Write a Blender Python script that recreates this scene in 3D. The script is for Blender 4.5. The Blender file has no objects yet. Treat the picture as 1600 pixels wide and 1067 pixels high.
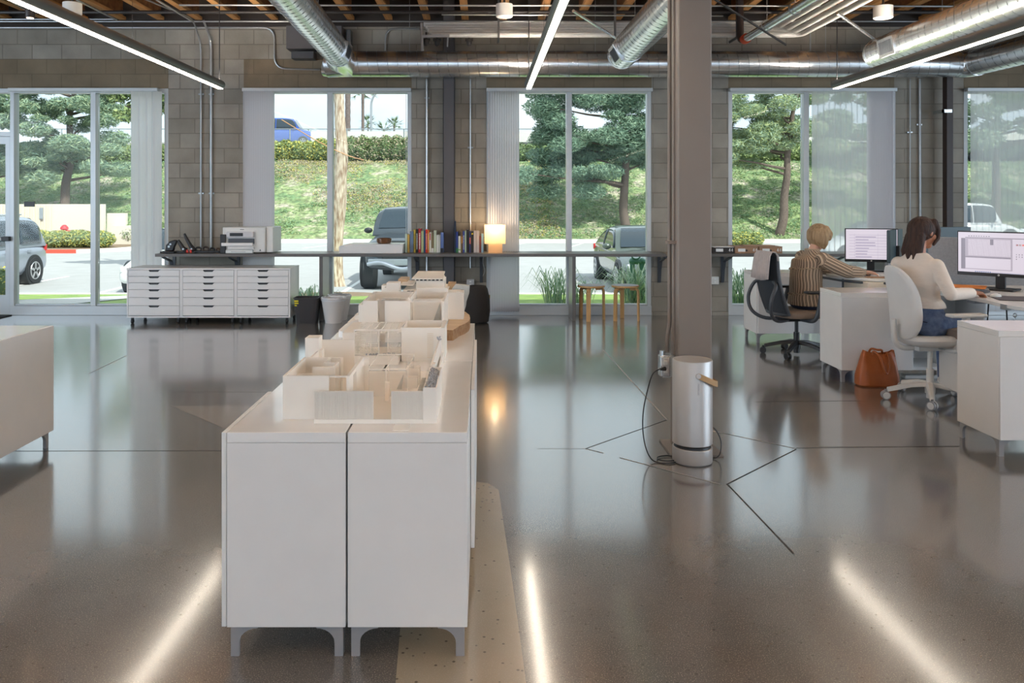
import bpy, bmesh, math, random
from math import sin, cos, pi, radians as R
from mathutils import Vector as V, Matrix as M4, noise as NZ
random.seed(7)
S = bpy.context.scene
COL = S.collection
# ------------------------------------------------------------------ camera
F = 1280.0
cd = bpy.data.cameras.new('camera'); cam = bpy.data.objects.new('camera', cd); COL.objects.link(cam)
cam.location = (0, 0, 1.5); cam.rotation_euler = (R(90), 0, 0)
cd.sensor_width = 36; cd.lens = 36 * F / 1600
cd.shift_x = 45 / 1600; cd.shift_y = -219.5 / 1600; cd.clip_end = 600; cd.clip_start = .05
S.camera = cam
S.view_settings.view_transform = 'Standard'; S.view_settings.look = 'None'
S.view_settings.gamma = 1; S.view_settings.use_curve_mapping = False
S.view_settings.exposure = EXPO = 0.82
try:
    S.cycles.use_denoising = True; S.cycles.max_bounces = 8; S.cycles.diffuse_bounces = 4
    S.cycles.transparent_max_bounces = 24; S.cycles.caustics_reflective = False; S.cycles.sample_clamp_indirect = 6
except Exception: pass
# ------------------------------------------------------------------ sky
w = bpy.data.worlds.new('sky'); S.world = w; w.use_nodes = True
nt = w.node_tree; nt.nodes.clear()
def N(t, typ, **kw):
    n = t.nodes.new(typ)
    for k, v in kw.items(): setattr(n, k, v)
    return n
o_ = N(nt, 'ShaderNodeOutputWorld'); bg = N(nt, 'ShaderNodeBackground'); tc = N(nt, 'ShaderNodeTexCoord')
mp = N(nt, 'ShaderNodeMapping'); mp.inputs['Scale'].default_value = (1.5, 1.5, 6)
nz = N(nt, 'ShaderNodeTexNoise'); nz.inputs['Scale'].default_value = 2.2; nz.inputs['Detail'].default_value = 7
cr = N(nt, 'ShaderNodeValToRGB'); cr.color_ramp.elements[0].position = .42; cr.color_ramp.elements[1].position = .68
cr.color_ramp.elements[0].color = (.72, .84, .97, 1); cr.color_ramp.elements[1].color = (.93, .96, 1, 1)
nt.links.new(tc.outputs['Generated'], mp.inputs[0]); nt.links.new(mp.outputs[0], nz.inputs[0])
nt.links.new(nz.outputs[0], cr.inputs[0]); nt.links.new(cr.outputs[0], bg.inputs[0]); nt.links.new(bg.outputs[0], o_.inputs[0])
bg.inputs[1].default_value = .84
# ------------------------------------------------------------------ sun, daylight of the windows behind the camera, added side fill
sd = bpy.data.lights.new('sun', 'SUN'); sd.energy = 3.2; sd.angle = R(1.0); sd.color = (1, .95, .86)
so = bpy.data.objects.new('sun', sd); COL.objects.link(so)
so.rotation_euler = V((-.45, .62, -.80)).to_track_quat('-Z', 'Y').to_euler()
def area(name, loc, rot, sx, sy, e, c):
    d = bpy.data.lights.new(name, 'AREA'); d.shape = 'RECTANGLE'; d.size = sx; d.size_y = sy; d.energy = e; d.color = c
    o = bpy.data.objects.new(name, d); COL.objects.link(o); o.location = loc; o.rotation_euler = rot; return o
area('rear_window_daylight', (0, -6.6, 1.9), (R(90), 0, 0), 17, 2.9, 165, (.60, .79, 1))
area('right_side_fill', (11.3, 2.5, 1.9), (R(90), 0, R(90)), 9, 2.6, 300, (.70, .85, 1))  # unseen fill lamp added to brighten the room from the right
area('left_side_fill', (-9.3, 2.5, 1.9), (R(90), 0, R(-90)), 9, 2.6, 290, (.70, .85, 1))  # matching fill added on the left, the wall there has no window
# ------------------------------------------------------------------ materials
MT = {}
def lin(c):
    return tuple(((x / 255) / 12.92 if x / 255 <= .04045 else ((x / 255 + .055) / 1.055) ** 2.4) for x in c) + (1,)
def mat(name, c=(200, 200, 200), rough=.5, metal=0, var=0, vs=8, bump=0, bs=60, coat=0, spec=.5, emit=0, ec=None, alpha=1, sss=0, sub=None, c2=None, stretch=(1, 1, 1), trans=0, ior=1.5):
    m = bpy.data.materials.new(name); m.use_nodes = True; t = m.node_tree; b = t.nodes['Principled BSDF']
    col = lin(c); b.inputs['Base Color'].default_value = col; b.inputs['Roughness'].default_value = rough
    b.inputs['Metallic'].default_value = metal; b.inputs['Coat Weight'].default_value = coat; b.inputs['Specular IOR Level'].default_value = spec
    b.inputs['Alpha'].default_value = alpha; b.inputs['Transmission Weight'].default_value = trans; b.inputs['IOR'].default_value = ior
    if emit:
        b.inputs['Emission Color'].default_value = lin(ec or c); b.inputs['Emission Strength'].default_value = emit
    tc = N(t, 'ShaderNodeTexCoord'); mp = N(t, 'ShaderNodeMapping'); mp.inputs['Scale'].default_value = stretch
    t.links.new(tc.outputs['Object'], mp.inputs[0])
    n1 = N(t, 'ShaderNodeTexNoise'); n1.inputs['Scale'].default_value = vs; n1.inputs['Detail'].default_value = 5
    t.links.new(mp.outputs[0], n1.inputs[0])
    rp = N(t, 'ShaderNodeValToRGB'); rp.color_ramp.elements[0].position = .3; rp.color_ramp.elements[1].position = .7
    v = var if (var or c2) else .02
    if c2: rp.color_ramp.elements[0].color = col; rp.color_ramp.elements[1].color = lin(c2)
    else:
        rp.color_ramp.elements[0].color = tuple(x * (1 - v) for x in col[:3]) + (1,)
        rp.color_ramp.elements[1].color = tuple(min(1, x * (1 + v)) for x in col[:3]) + (1,)
    t.links.new(n1.outputs[0], rp.inputs[0]); t.links.new(rp.outputs[0], b.inputs['Base Color'])
    if bump:
        n2 = N(t, 'ShaderNodeTexNoise'); n2.inputs['Scale'].default_value = bs; n2.inputs['Detail'].default_value = 4
        bp = N(t, 'ShaderNodeBump'); bp.inputs['Strength'].default_value = bump; bp.inputs['Distance'].default_value = .01
        t.links.new(mp.outputs[0], n2.inputs[0]); t.links.new(n2.outputs[0], bp.inputs['Height']); t.links.new(bp.outputs[0], b.inputs['Normal'])
    MT[name] = m; return m
def math2(t, op, a, b=None, clampv=False):
    n = N(t, 'ShaderNodeMath', operation=op, use_clamp=clampv)
    for i, x in enumerate((a, b)):
        if x is None: continue
        if isinstance(x, (int, float)): n.inputs[i].default_value = x
        else: t.links.new(x, n.inputs[i])
    return n.outputs[0]
mat('white_lacquer', (238, 236, 234), .32, var=.015, coat=.1)
mat('white_gloss_top', (240, 238, 235), .18, coat=.4)
mat('leg_grey', (158, 158, 160), .4, metal=.15)
mat('aluminium_white', (205, 210, 212), .35, metal=.15)
mat('galvanised', (232, 237, 240), .26, metal=.95, var=.12, vs=5)
mat('galv_dark', (120, 124, 126), .35, metal=1)
mat('conduit_steel', (176, 180, 182), .35, metal=.85, var=.08)
mat('steel_column', (134, 124, 116), .5, var=.04, vs=3)
mat('steel_dark', (92, 90, 92), .5, var=.04)
mat('steel_brown', (52, 40, 36), .5)
mat('tan_paint', (128, 116, 106), .5)
mat('pipe_black', (46, 40, 38), .45)
mat('pvc_white', (226, 226, 222), .4)
mat('lamp_body', (92, 94, 92), .45)
mat('lamp_slot', (255, 240, 220), .5, emit=14, ec=(255, 240, 220)); mat('ceiling_fill', (255, 244, 230), .5, emit=110, ec=(255, 240, 222))  # underside strip of the lamps, then an added glow for the ceiling
mat('joist_wood', (198, 148, 92), .7, var=.25, vs=3, bump=.2, stretch=(6, .6, 6))
mat('joist_web', (150, 104, 64), .8, c2=(112, 74, 46), vs=14)
mat('deck_wood', (98, 76, 58), .9, c2=(124, 94, 68), vs=4)
mat('dark_board', (62, 56, 52), .8)
mat('rubber', (30, 30, 31), .7)
mat('black_plastic', (34, 34, 36), .42)
mat('dark_grey_plastic', (74, 78, 84), .42)
mat('mesh_fabric', (58, 62, 68), .8, bump=.3, bs=400)
mat('counter_top', (104, 100, 96), .28)
mat('brushed_alu', (200, 198, 196), .42, metal=.45)
mat('brushed_top', (226, 206, 190), .4, metal=.3)
mat('leather_tan', (196, 160, 116), .55)
mat('leather_cognac', (170, 90, 36), .42, var=.12, vs=9, bump=.15, bs=120)
mat('leather_dark', (120, 60, 24), .5)
mat('light_fabric', (228, 227, 225), .9, bump=.3, bs=500)
mat('chair_white', (226, 226, 224), .4)
mat('panel_fabric', (150, 152, 156), .9, var=.08, vs=60)
mat('desk_white', (232, 230, 226), .25)
mat('towel', (196, 186, 182), .95, var=.06, vs=40, bump=.4, bs=200)
mat('model_white', (246, 240, 231), .6, var=.012)
mat('model_cream', (238, 224, 204), .6)
mat('model_grey', (176, 178, 182), .6, var=.3, vs=300)
mat('terrain_grey', (192, 194, 190), .7, var=.1, vs=30)
mat('slab_wood', (216, 188, 152), .5, c2=(196, 162, 122), vs=4, stretch=(1, 9, 9))
mat('bark_edge', (132, 92, 60), .8, c2=(170, 136, 100), vs=40)
mat('stool_wood', (206, 164, 108), .45, var=.08, vs=6, stretch=(8, 8, 1))
mat('stool_seat', (176, 178, 184), .45)
mat('blind_solid', (214, 212, 214), .7)
mat('basket_black', (44, 40, 38), .8, bump=.5, bs=150)
mat('paper', (240, 240, 238), .8)
mat('paper_orange', (240, 142, 52), .6)
mat('cardboard', (170, 134, 104), .8)
mat('skin', (226, 176, 150), .5, var=.05, vs=14)
mat('skin_tan', (176, 118, 88), .5, var=.05, vs=14)
mat('knit_cream', (226, 214, 202), .9, bump=.45, bs=18, stretch=(1, 1, 2))
mat('denim', (74, 94, 130), .85, c2=(106, 126, 160), vs=26, bump=.25, bs=300)
mat('denim_dark', (40, 48, 74), .85, var=.2, vs=30)
mat('brass', (196, 152, 84), .3, metal=.8)
mat('yellow_label', (232, 214, 40), .6)
mat('red_plastic', (226, 52, 34), .4)
mat('orange_red', (214, 78, 36), .5)
# thin glass
m = bpy.data.materials.new('window_glass'); m.use_nodes = True; t = m.node_tree; t.nodes.clear(); MT['glass'] = m
oo = N(t, 'ShaderNodeOutputMaterial'); mx = N(t, 'ShaderNodeMixShader'); tr = N(t, 'ShaderNodeBsdfTransparent'); gl = N(t, 'ShaderNodeBsdfGlossy')
tr.inputs[0].default_value = (.93, .97, .96, 1); gl.inputs['Roughness'].default_value = .02; fr = N(t, 'ShaderNodeFresnel'); fr.inputs[0].default_value = 1.18
t.links.new(fr.outputs[0], mx.inputs[0]); t.links.new(tr.outputs[0], mx.inputs[1]); t.links.new(gl.outputs[0], mx.inputs[2]); t.links.new(mx.outputs[0], oo.inputs[0])
def sheer(name, c, a, tl=.6):
    m = bpy.data.materials.new(name); m.use_nodes = True; t = m.node_tree; t.nodes.clear(); MT[name] = m
    oo = N(t, 'ShaderNodeOutputMaterial'); mx = N(t, 'ShaderNodeMixShader'); tr = N(t, 'ShaderNodeBsdfTransparent'); mx.inputs[0].default_value = a
    m2 = N(t, 'ShaderNodeMixShader'); m2.inputs[0].default_value = tl; df = N(t, 'ShaderNodeBsdfDiffuse'); ts = N(t, 'ShaderNodeBsdfTranslucent')
    df.inputs[0].default_value = lin(c); ts.inputs[0].default_value = lin(c)
    t.links.new(df.outputs[0], m2.inputs[1]); t.links.new(ts.outputs[0], m2.inputs[2])
    t.links.new(tr.outputs[0], mx.inputs[1]); t.links.new(m2.outputs[0], mx.inputs[2]); t.links.new(mx.outputs[0], oo.inputs[0])
sheer('blind_sheer', (240, 240, 244), .68, .62); sheer('blind_cloth', (242, 240, 242), .97, .55); sheer('acrylic', (236, 240, 242), .10, .2)
sheer('lampshade', (255, 232, 196), .97, .6)
# concrete block
def cmu(name, c, c2, mort, bw=.388, bh=.1948, ms=.007):
    m = bpy.data.materials.new(name); m.use_nodes = True; t = m.node_tree; b = t.nodes['Principled BSDF']; b.inputs['Roughness'].default_value = .85; MT[name] = m
    tc = N(t, 'ShaderNodeTexCoord'); sp = N(t, 'ShaderNodeSeparateXYZ'); cb = N(t, 'ShaderNodeCombineXYZ')
    t.links.new(tc.outputs['Object'], sp.inputs[0]); t.links.new(math2(t, 'ADD', sp.outputs[0], 20.08), cb.inputs[0]); t.links.new(math2(t, 'ADD', sp.outputs[2], -((1.5 + (314 - 92.5) / 1280 * 10.75) % .1948) + .1948), cb.inputs[1])
    br = N(t, 'ShaderNodeTexBrick'); br.inputs['Scale'].default_value = 1; br.inputs['Brick Width'].default_value = bw; br.inputs['Row Height'].default_value = bh
    br.inputs['Mortar Size'].default_value = ms; br.inputs['Mortar Smooth'].default_value = .4; br.inputs['Bias'].default_value = 0
    br.inputs['Color1'].default_value = lin(c); br.inputs['Color2'].default_value = lin(c2); br.inputs['Mortar'].default_value = lin(mort)
    t.links.new(cb.outputs[0], br.inputs[0])
    n1 = N(t, 'ShaderNodeTexNoise'); n1.inputs['Scale'].default_value = 3; n1.inputs['Detail'].default_value = 8; t.links.new(tc.outputs['Object'], n1.inputs[0])
    r1 = N(t, 'ShaderNodeMapRange'); r1.inputs[1].default_value = .3; r1.inputs[2].default_value = .7; r1.inputs[3].default_value = .82; r1.inputs[4].default_value = 1.14
    t.links.new(n1.outputs[0], r1.inputs[0])
    mul = N(t, 'ShaderNodeMix', data_type='RGBA', blend_type='MULTIPLY'); mul.inputs[0].default_value = 1
    t.links.new(br.outputs[0], mul.inputs[6]); t.links.new(r1.outputs[0], mul.inputs[7]); t.links.new(mul.outputs[2], b.inputs['Base Color'])
    n2 = N(t, 'ShaderNodeTexNoise'); n2.inputs['Scale'].default_value = 90; n2.inputs['Detail'].default_value = 4; t.links.new(tc.outputs['Object'], n2.inputs[0])
    h = math2(t, 'ADD', math2(t, 'MULTIPLY', br.outputs[1], -1.2), math2(t, 'MULTIPLY', n2.outputs[0], .35))
    bp = N(t, 'ShaderNodeBump'); bp.inputs['Strength'].default_value = .5; bp.inputs['Distance'].default_value = .012
    t.links.new(h, bp.inputs['Height']); t.links.new(bp.outputs[0], b.inputs['Normal'])
cmu('block_grey', (163, 157, 146), (148, 142, 130), (132, 126, 116))
cmu('block_lintel', (138, 124, 102), (130, 116, 95), (120, 107, 88), bw=.388, bh=.1948, ms=.005)
# polished concrete
def concrete(name, c, c2, spk, rough, dark):
    m = bpy.data.materials.new(name); m.use_nodes = True; t = m.node_tree; b = t.nodes['Principled BSDF']; MT[name] = m
    tc = N(t, 'ShaderNodeTexCoord'); O = tc.outputs['Object']
    n1 = N(t, 'ShaderNodeTexNoise'); n1.inputs['Scale'].default_value = .9; n1.inputs['Detail'].default_value = 8; n1.inputs['Roughness'].default_value = .6; t.links.new(O, n1.inputs[0])
    rp = N(t, 'ShaderNodeValToRGB'); rp.color_ramp.elements[0].position = .35; rp.color_ramp.elements[1].position = .68
    rp.color_ramp.elements[0].color = lin(c); rp.color_ramp.elements[1].color = lin(c2); t.links.new(n1.outputs[0], rp.inputs[0])
    v = N(t, 'ShaderNodeTexNoise'); v.inputs['Scale'].default_value = 230; v.inputs['Detail'].default_value = 3; t.links.new(O, v.inputs[0])
    r2 = N(t, 'ShaderNodeMapRange'); r2.inputs[1].default_value = .56; r2.inputs[2].default_value = .66; t.links.new(v.outputs[0], r2.inputs[0])
    v2 = N(t, 'ShaderNodeTexVoronoi'); v2.inputs['Scale'].default_value = 26; t.links.new(O, v2.inputs[0])
    r3 = N(t, 'ShaderNodeMapRange'); r3.inputs[1].default_value = .10; r3.inputs[2].default_value = .17; r3.inputs[3].default_value = 1; r3.inputs[4].default_value = 0; t.links.new(v2.outputs[0], r3.inputs[0])
    a1 = N(t, 'ShaderNodeMix', data_type='RGBA'); t.links.new(math2(t, 'MULTIPLY', r2.outputs[0], spk), a1.inputs[0]); t.links.new(rp.outputs[0], a1.inputs[6]); a1.inputs[7].default_value = lin((196, 182, 166))
    a2 = N(t, 'ShaderNodeMix', data_type='RGBA'); t.links.new(math2(t, 'MULTIPLY', r3.outputs[0], dark), a2.inputs[0]); t.links.new(a1.outputs[2], a2.inputs[6]); a2.inputs[7].default_value = lin((60, 54, 50))
    t.links.new(a2.outputs[2], b.inputs['Base Color'])
    r4 = N(t, 'ShaderNodeMapRange'); r4.inputs[3].default_value = rough * .8; r4.inputs[4].default_value = rough * 1.3; t.links.new(n1.outputs[0], r4.inputs[0]); t.links.new(r4.outputs[0], b.inputs['Roughness'])
    b.inputs['IOR'].default_value = 1.5; b.inputs['Coat Weight'].default_value = 1; b.inputs['Coat Roughness'].default_value = .115; b.inputs['Coat IOR'].default_value = 1.68
    bp = N(t, 'ShaderNodeBump'); bp.inputs['Strength'].default_value = .05; bp.inputs['Distance'].default_value = .02
    n5 = N(t, 'ShaderNodeTexNoise'); n5.inputs['Scale'].default_value = 2.5; t.links.new(O, n5.inputs[0])
    t.links.new(n5.outputs[0], bp.inputs['Height']); t.links.new(bp.outputs[0], b.inputs['Normal'])
concrete('floor_concrete', (98, 94, 90), (120, 115, 110), .55, .20, .40)
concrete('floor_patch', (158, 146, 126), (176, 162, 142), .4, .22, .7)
concrete('floor_pale', (144, 134, 124), (158, 148, 138), .3, .2, .2)
concrete('floor_dark', (102, 94, 88), (118, 110, 102), .2, .2, .2)
mat('joint_dark', (52, 46, 42), .6); mat('joint_pale', (164, 156, 148), .4)
def stripes():
    m = bpy.data.materials.new('striped_cotton'); m.use_nodes = True; t = m.node_tree; b = t.nodes['Principled BSDF']; b.inputs['Roughness'].default_value = .9; MT['striped_cotton'] = m
    at = N(t, 'ShaderNodeAttribute'); at.attribute_name = 'stripe'
    fr = math2(t, 'FRACT', math2(t, 'MULTIPLY', at.outputs['Fac'], 1.0))
    rp = N(t, 'ShaderNodeValToRGB'); rp.color_ramp.interpolation = 'CONSTANT'; e = rp.color_ramp.elements
    e[0].position = 0; e[0].color = lin((214, 192, 166)); e[1].position = .36; e[1].color = lin((104, 88, 76))
    for p, c in ((.52, (176, 156, 134)), (.62, (104, 88, 76)), (.78, (176, 156, 134)), (.88, (104, 88, 76))):
        q = e.new(p); q.color = lin(c)
    t.links.new(fr, rp.inputs[0]); t.links.new(rp.outputs[0], b.inputs['Base Color'])
stripes()
# ------------------------------------------------------------------ mesh builder
def wm(o):
    b = M4.LocRotScale(o.location, o.rotation_euler, o.scale)
    return wm(o.parent) @ o.matrix_parent_inverse @ b if o.parent else b
class MB:
    def __init__(s): s.v = []; s.f = []; s.mi = []
    def add(s, vs, fs, mi=0, xf=None):
        k = len(s.v); s.v += [tuple(xf @ V(v)) if xf else tuple(v) for v in vs]
        s.f += [tuple(i + k for i in f) for f in fs]; s.mi += [mi] * len(fs)
    jit = 0
    def box(s, x0, x1, y0, y1, z0, z1, mi=0, xf=None):
        if x0 > x1: x0, x1 = x1, x0
        if y0 > y1: y0, y1 = y1, y0
        if z0 > z1: z0, z1 = z1, z0
        if s.jit: x0, x1, y0, y1, z1 = x0 + random.random() * s.jit, x1 - random.random() * s.jit, y0 + random.random() * s.jit, y1 - random.random() * s.jit, z1 - random.random() * s.jit
        s.add([(x0, y0, z0), (x1, y0, z0), (x1, y1, z0), (x0, y1, z0), (x0, y0, z1), (x1, y0, z1), (x1, y1, z1), (x0, y1, z1)],
              [(0, 3, 2, 1), (4, 5, 6, 7), (0, 1, 5, 4), (1, 2, 6, 5), (2, 3, 7, 6), (3, 0, 4, 7)], mi, xf); return s
    def bar(s, p0, p1, wx, wz, mi=0, up=(0, 0, 1)):
        p0 = V(p0); p1 = V(p1); d = p1 - p0; L = d.length; d.normalize(); u = V(up)
        if abs(d.dot(u)) > .99: u = V((0, 1, 0))
        a = d.cross(u).normalized(); c = a.cross(d)
        m = M4((( a.x, d.x, c.x, p0.x), (a.y, d.y, c.y, p0.y), (a.z, d.z, c.z, p0.z), (0, 0, 0, 1)))
        return s.box(-wx / 2, wx / 2, 0, L, -wz / 2, wz / 2, mi, m)
    def tube(s, pts, r, n=10, mi=0, cap=True, closed=False):
        pts = [V(p) for p in pts]; rs = r if isinstance(r, (list, tuple)) else [r] * len(pts)
        k = len(pts); rings = []; prev = None
        for i, p in enumerate(pts):
            a = pts[(i - 1) % k] if (i or closed) else p; b = pts[(i + 1) % k] if (i < k - 1 or closed) else p
            d = (b - a).normalized()
            if prev is None:
                u = V((0, 0, 1)) if abs(d.z) < .9 else V((1, 0, 0)); u = (u - d * u.dot(d)).normalized()
            else: u = (prev - d * prev.dot(d)).normalized()
            prev = u; w_ = d.cross(u)
            rings.append([p + (u * cos(2 * pi * j / n) + w_ * sin(2 * pi * j / n)) * rs[i] for j in range(n)])
        vs = [q for rg in rings for q in rg]; fs = []
        for i in range(k if closed else k - 1):
            for j in range(n):
                a = i * n + j; b = i * n + (j + 1) % n; c = ((i + 1) % k) * n + (j + 1) % n; d = ((i + 1) % k) * n + j
                fs.append((a, d, c, b))
        if cap and not closed: fs += [tuple(range(n)), tuple(reversed(range((k - 1) * n, k * n)))]
        s.add(vs, fs, mi); return s
    def cyl(s, p0, p1, r, r2=None, n=20, mi=0): return s.tube([p0, p1], [r, r if r2 is None else r2], n, mi)
    def lathe(s, prof, c=(0, 0, 0), n=28, mi=0, xf=None, sx=1, sy=1):
        vs = []; fs = []
        for r, z in prof: vs += [(c[0] + r * sx * cos(2 * pi * j / n), c[1] + r * sy * sin(2 * pi * j / n), c[2] + z) for j in range(n)]
        for i in range(len(prof) - 1):
            for j in range(n): fs.append((i * n + j, i * n + (j + 1) % n, (i + 1) * n + (j + 1) % n, (i + 1) * n + j))
        if prof[0][0] > 1e-5: fs.append(tuple(reversed(range(n))))
        if prof[-1][0] > 1e-5: fs.append(tuple(range((len(prof) - 1) * n, len(prof) * n)))
        s.add(vs, fs, mi, xf); return s
    def prism(s, poly, z0, z1, ax='z', mi=0, xf=None):
        n = len(poly); g = {'z': lambda a, b, c: (a, b, c), 'x': lambda a, b, c: (c, a, b), 'y': lambda a, b, c: (a, c, b)}[ax]
        s.add([g(a, b, z0) for a, b in poly] + [g(a, b, z1) for a, b in poly],
              [tuple(reversed(range(n))), tuple(range(n, 2 * n))] + [(i, (i + 1) % n, n + (i + 1) % n, n + i) for i in range(n)], mi, xf); return s
    def ball(s, c, r, n=14, sc=(1, 1, 1), mi=0, rot=None):
        vs = []; fs = []; k = n // 2
        for i in range(k + 1):
            th = pi * i / k
            for j in range(n):
                q = V((sin(th) * cos(2 * pi * j / n) * sc[0], sin(th) * sin(2 * pi * j / n) * sc[1], cos(th) * sc[2])) * r
                if rot: q = rot @ q
                vs.append(V(c) + q)
        for i in range(k):
            for j in range(n): fs.append((i * n + j, (i + 1) * n + j, (i + 1) * n + (j + 1) % n, i * n + (j + 1) % n))
        s.add(vs, fs, mi); return s
    def loft(s, rings, mi=0, cap=True):
        n = len(rings[0]); vs = [q for r_ in rings for q in r_]; fs = []
        for i in range(len(rings) - 1):
            for j in range(n): fs.append((i * n + j, i * n + (j + 1) % n, (i + 1) * n + (j + 1) % n, (i + 1) * n + j))
        if cap: fs += [tuple(reversed(range(n))), tuple(range((len(rings) - 1) * n, len(rings) * n))]
        s.add(vs, fs, mi); return s
    def limb(s, pr, n=14):
        for (p, r) in pr: s.ball(p, r, n)
        for (a, ra), (b, rb) in zip(pr, pr[1:]): s.tube([a, b], [ra, rb], n)
        return s
    def quad(s, a, b, c, d, mi=0): s.add([a, b, c, d], [(0, 1, 2, 3)], mi); return s
    def build(s, name, mats, parent=None, bevel=0, smooth=True, seg=2, remesh=0, subd=0, sm=0, fix=True):
        me = bpy.data.meshes.new(name); me.from_pydata(s.v, [], s.f)
        if not isinstance(mats, (list, tuple)): mats = [mats]
        for m in mats: me.materials.append(MT[m] if isinstance(m, str) else m)
        me.polygons.foreach_set('material_index', s.mi)
        if fix:
            bm = bmesh.new(); bm.from_mesh(me); bmesh.ops.recalc_face_normals(bm, faces=bm.faces); bm.to_mesh(me); bm.free()
        me.polygons.foreach_set('use_smooth', [smooth] * len(me.polygons)); me.update()
        if smooth:
            try: me.set_sharp_from_angle(angle=R(38))
            except Exception: pass
        o = bpy.data.objects.new(name, me); COL.objects.link(o)
        if parent: o.parent = parent; o.matrix_parent_inverse = wm(parent).inverted()
        if bevel:
            b = o.modifiers.new('bevel', 'BEVEL'); b.width = bevel; b.segments = seg; b.limit_method = 'ANGLE'; b.angle_limit = R(40)
        if remesh:
            r_ = o.modifiers.new('remesh', 'REMESH'); r_.mode = 'VOXEL'; r_.voxel_size = remesh; r_.use_smooth_shade = True
        if sm:
            q = o.modifiers.new('smooth', 'SMOOTH'); q.iterations = sm; q.factor = .5
        if subd:
            q = o.modifiers.new('sub', 'SUBSURF'); q.levels = subd; q.render_levels = subd
        return o
def tag(o, label, cat, group=None, kind=None):
    if label: o['label'] = label
    if cat: o['category'] = cat
    if group: o['group'] = group
    if kind: o['kind'] = kind
    return o
def thing(name, label, cat, loc=(0, 0, 0), group=None):
    o = bpy.data.objects.new(name, None); COL.objects.link(o); o.location = loc; o.empty_display_size = .1
    return tag(o, label, cat, group)
def struct(mb, name, mats, parent=None, **k):
    o = mb.build(name, mats, parent, **k); o['kind'] = 'structure'; return o
def dup(o, label=None, parent=None, group=None):
    kids = [c for c in bpy.data.objects if c.parent == o]
    c = o.copy(); COL.objects.link(c)
    if parent: c.parent = parent
    if label: c['label'] = label
    if group: c['group'] = group
    for k in kids: dup(k, None, c)
    return c
def fx(px, Y): return (px - 755) / F * Y
def fz(py, Y): return 1.5 - (py - 314) / F * Y
def gp(px, py, z=0):
    Y = (1.5 - z) * F / (py - 314); return (fx(px, Y), Y)
def arc(p0, c, p1, n=6):
    p0, c, p1 = V(p0), V(c), V(p1)
    return [p0 * (1 - t) ** 2 + c * 2 * t * (1 - t) + p1 * t * t for t in [i / n for i in range(n + 1)]]
def bend(pts, r=.08, n=5):
    pts = [V(p) for p in pts]; out = [pts[0]]
    for a, b, c in zip(pts, pts[1:], pts[2:]):
        r1 = min(r, (a - b).length / 2.01, (c - b).length / 2.01)
        out += arc(b + (a - b).normalized() * r1, b, b + (c - b).normalized() * r1, n)
    return out + [pts[-1]]
# ================================================================== ROOM
YW = 10.75
WX0, WX1, Y0 = -9.5, 11.5, -6.8
fl = MB(); fl.box(WX0, WX1, Y0, YW + .12, -.12, 0)
def fpoly(pts, z, mi):
    g = [gp(*p) for p in pts]; fl.add([(x, y, z) for x, y in g], [tuple(range(len(g)))], mi)
def fline(p, q, wd=.006, mi=4, z=.0012):
    a = V(gp(*p)); b = V(gp(*q)); d = (b - a).normalized(); n_ = V((-d.y, d.x)) * wd / 2
    fl.add([(a.x + n_.x, a.y + n_.y, z), (b.x + n_.x, b.y + n_.y, z), (b.x - n_.x, b.y - n_.y, z), (a.x - n_.x, a.y - n_.y, z)], [(0, 1, 2, 3)], mi)
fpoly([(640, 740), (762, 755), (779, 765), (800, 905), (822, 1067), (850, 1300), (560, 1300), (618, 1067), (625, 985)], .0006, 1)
fpoly([(268, 634), (404, 634), (480, 634), (420, 700), (352, 670)], .0006, 2)
fpoly([(257, 613), (480, 613), (480, 634), (268, 634)], .0006, 3)
fpoly([(268, 612), (300, 596), (420, 584), (480, 584), (480, 613)], .0005, 3)
fline((0, 705), (346, 704)); fline((138, 584), (197, 556), .008, 5)
fline((943, 547), (1042, 656), .012, 5); fline((1042, 656), (915, 701)); fline((839, 701), (915, 701), .004); fline((915, 701), (943, 708), .01, 5)
fline((968, 715), (1126, 757), .01, 5); fline((1112, 673), (1244, 701), .008, 5); fline((1244, 702), (1135, 757), .008); fline((1137, 757), (1240, 865), .008)
fline((1244, 700), (1500, 697)); fline((1180, 628), (1345, 626), .006); fline((1280, 698), (1498, 698), .004)
struct(fl, 'floor', ['floor_concrete', 'floor_patch', 'floor_pale', 'floor_dark', 'joint_dark', 'joint_pale'], fix=False, smooth=False)
ZH = fz(138, YW); ZL = fz(92.5, YW); ZT = fz(42, YW)
def wx(px): return fx(px, YW)
wins = [(wx(-190), wx(263)), (wx(381), wx(643)), (wx(760), wx(1018)), (wx(1138), wx(1397)), (wx(1506), wx(1764))]
edges = [WX0] + [e for w_ in wins for e in w_] + [WX1]
wl = MB()
for i in range(0, len(edges), 2): wl.box(edges[i], edges[i + 1], YW, YW + .2, -.1, ZH)
for i in range(0, len(edges), 2): wl.box(edges[i], edges[i + 1], YW, YW + .2, ZH, ZL)
wl.box(WX0, WX1, YW, YW + .2, ZL, ZT)
for a, b in wins: wl.box(a, b, YW - .004, YW + .2, ZH, ZL, 1)
struct(wl, 'wall_back', ['block_grey', 'block_lintel'], smooth=False)
q = MB(); q.box(WX0, WX1, YW - .02, YW + .25, ZT, 4.45); struct(q, 'trim_1', 'dark_board', smooth=False)
mat('wall_paint', (206, 204, 200), .8)
q = MB(); q.box(WX0 - .2, WX0, Y0, YW + .2, -.1, 4.6); struct(q, 'wall_left', 'wall_paint', smooth=False)
q = MB(); q.box(WX1, WX1 + .2, Y0, YW + .2, -.1, 4.6); struct(q, 'wall_right', 'wall_paint', smooth=False)
q = MB(); q.box(WX0 - .2, WX1 + .2, Y0 - .2, Y0, -.1, 4.6); struct(q, 'wall_rear', 'wall_paint', smooth=False)
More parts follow.
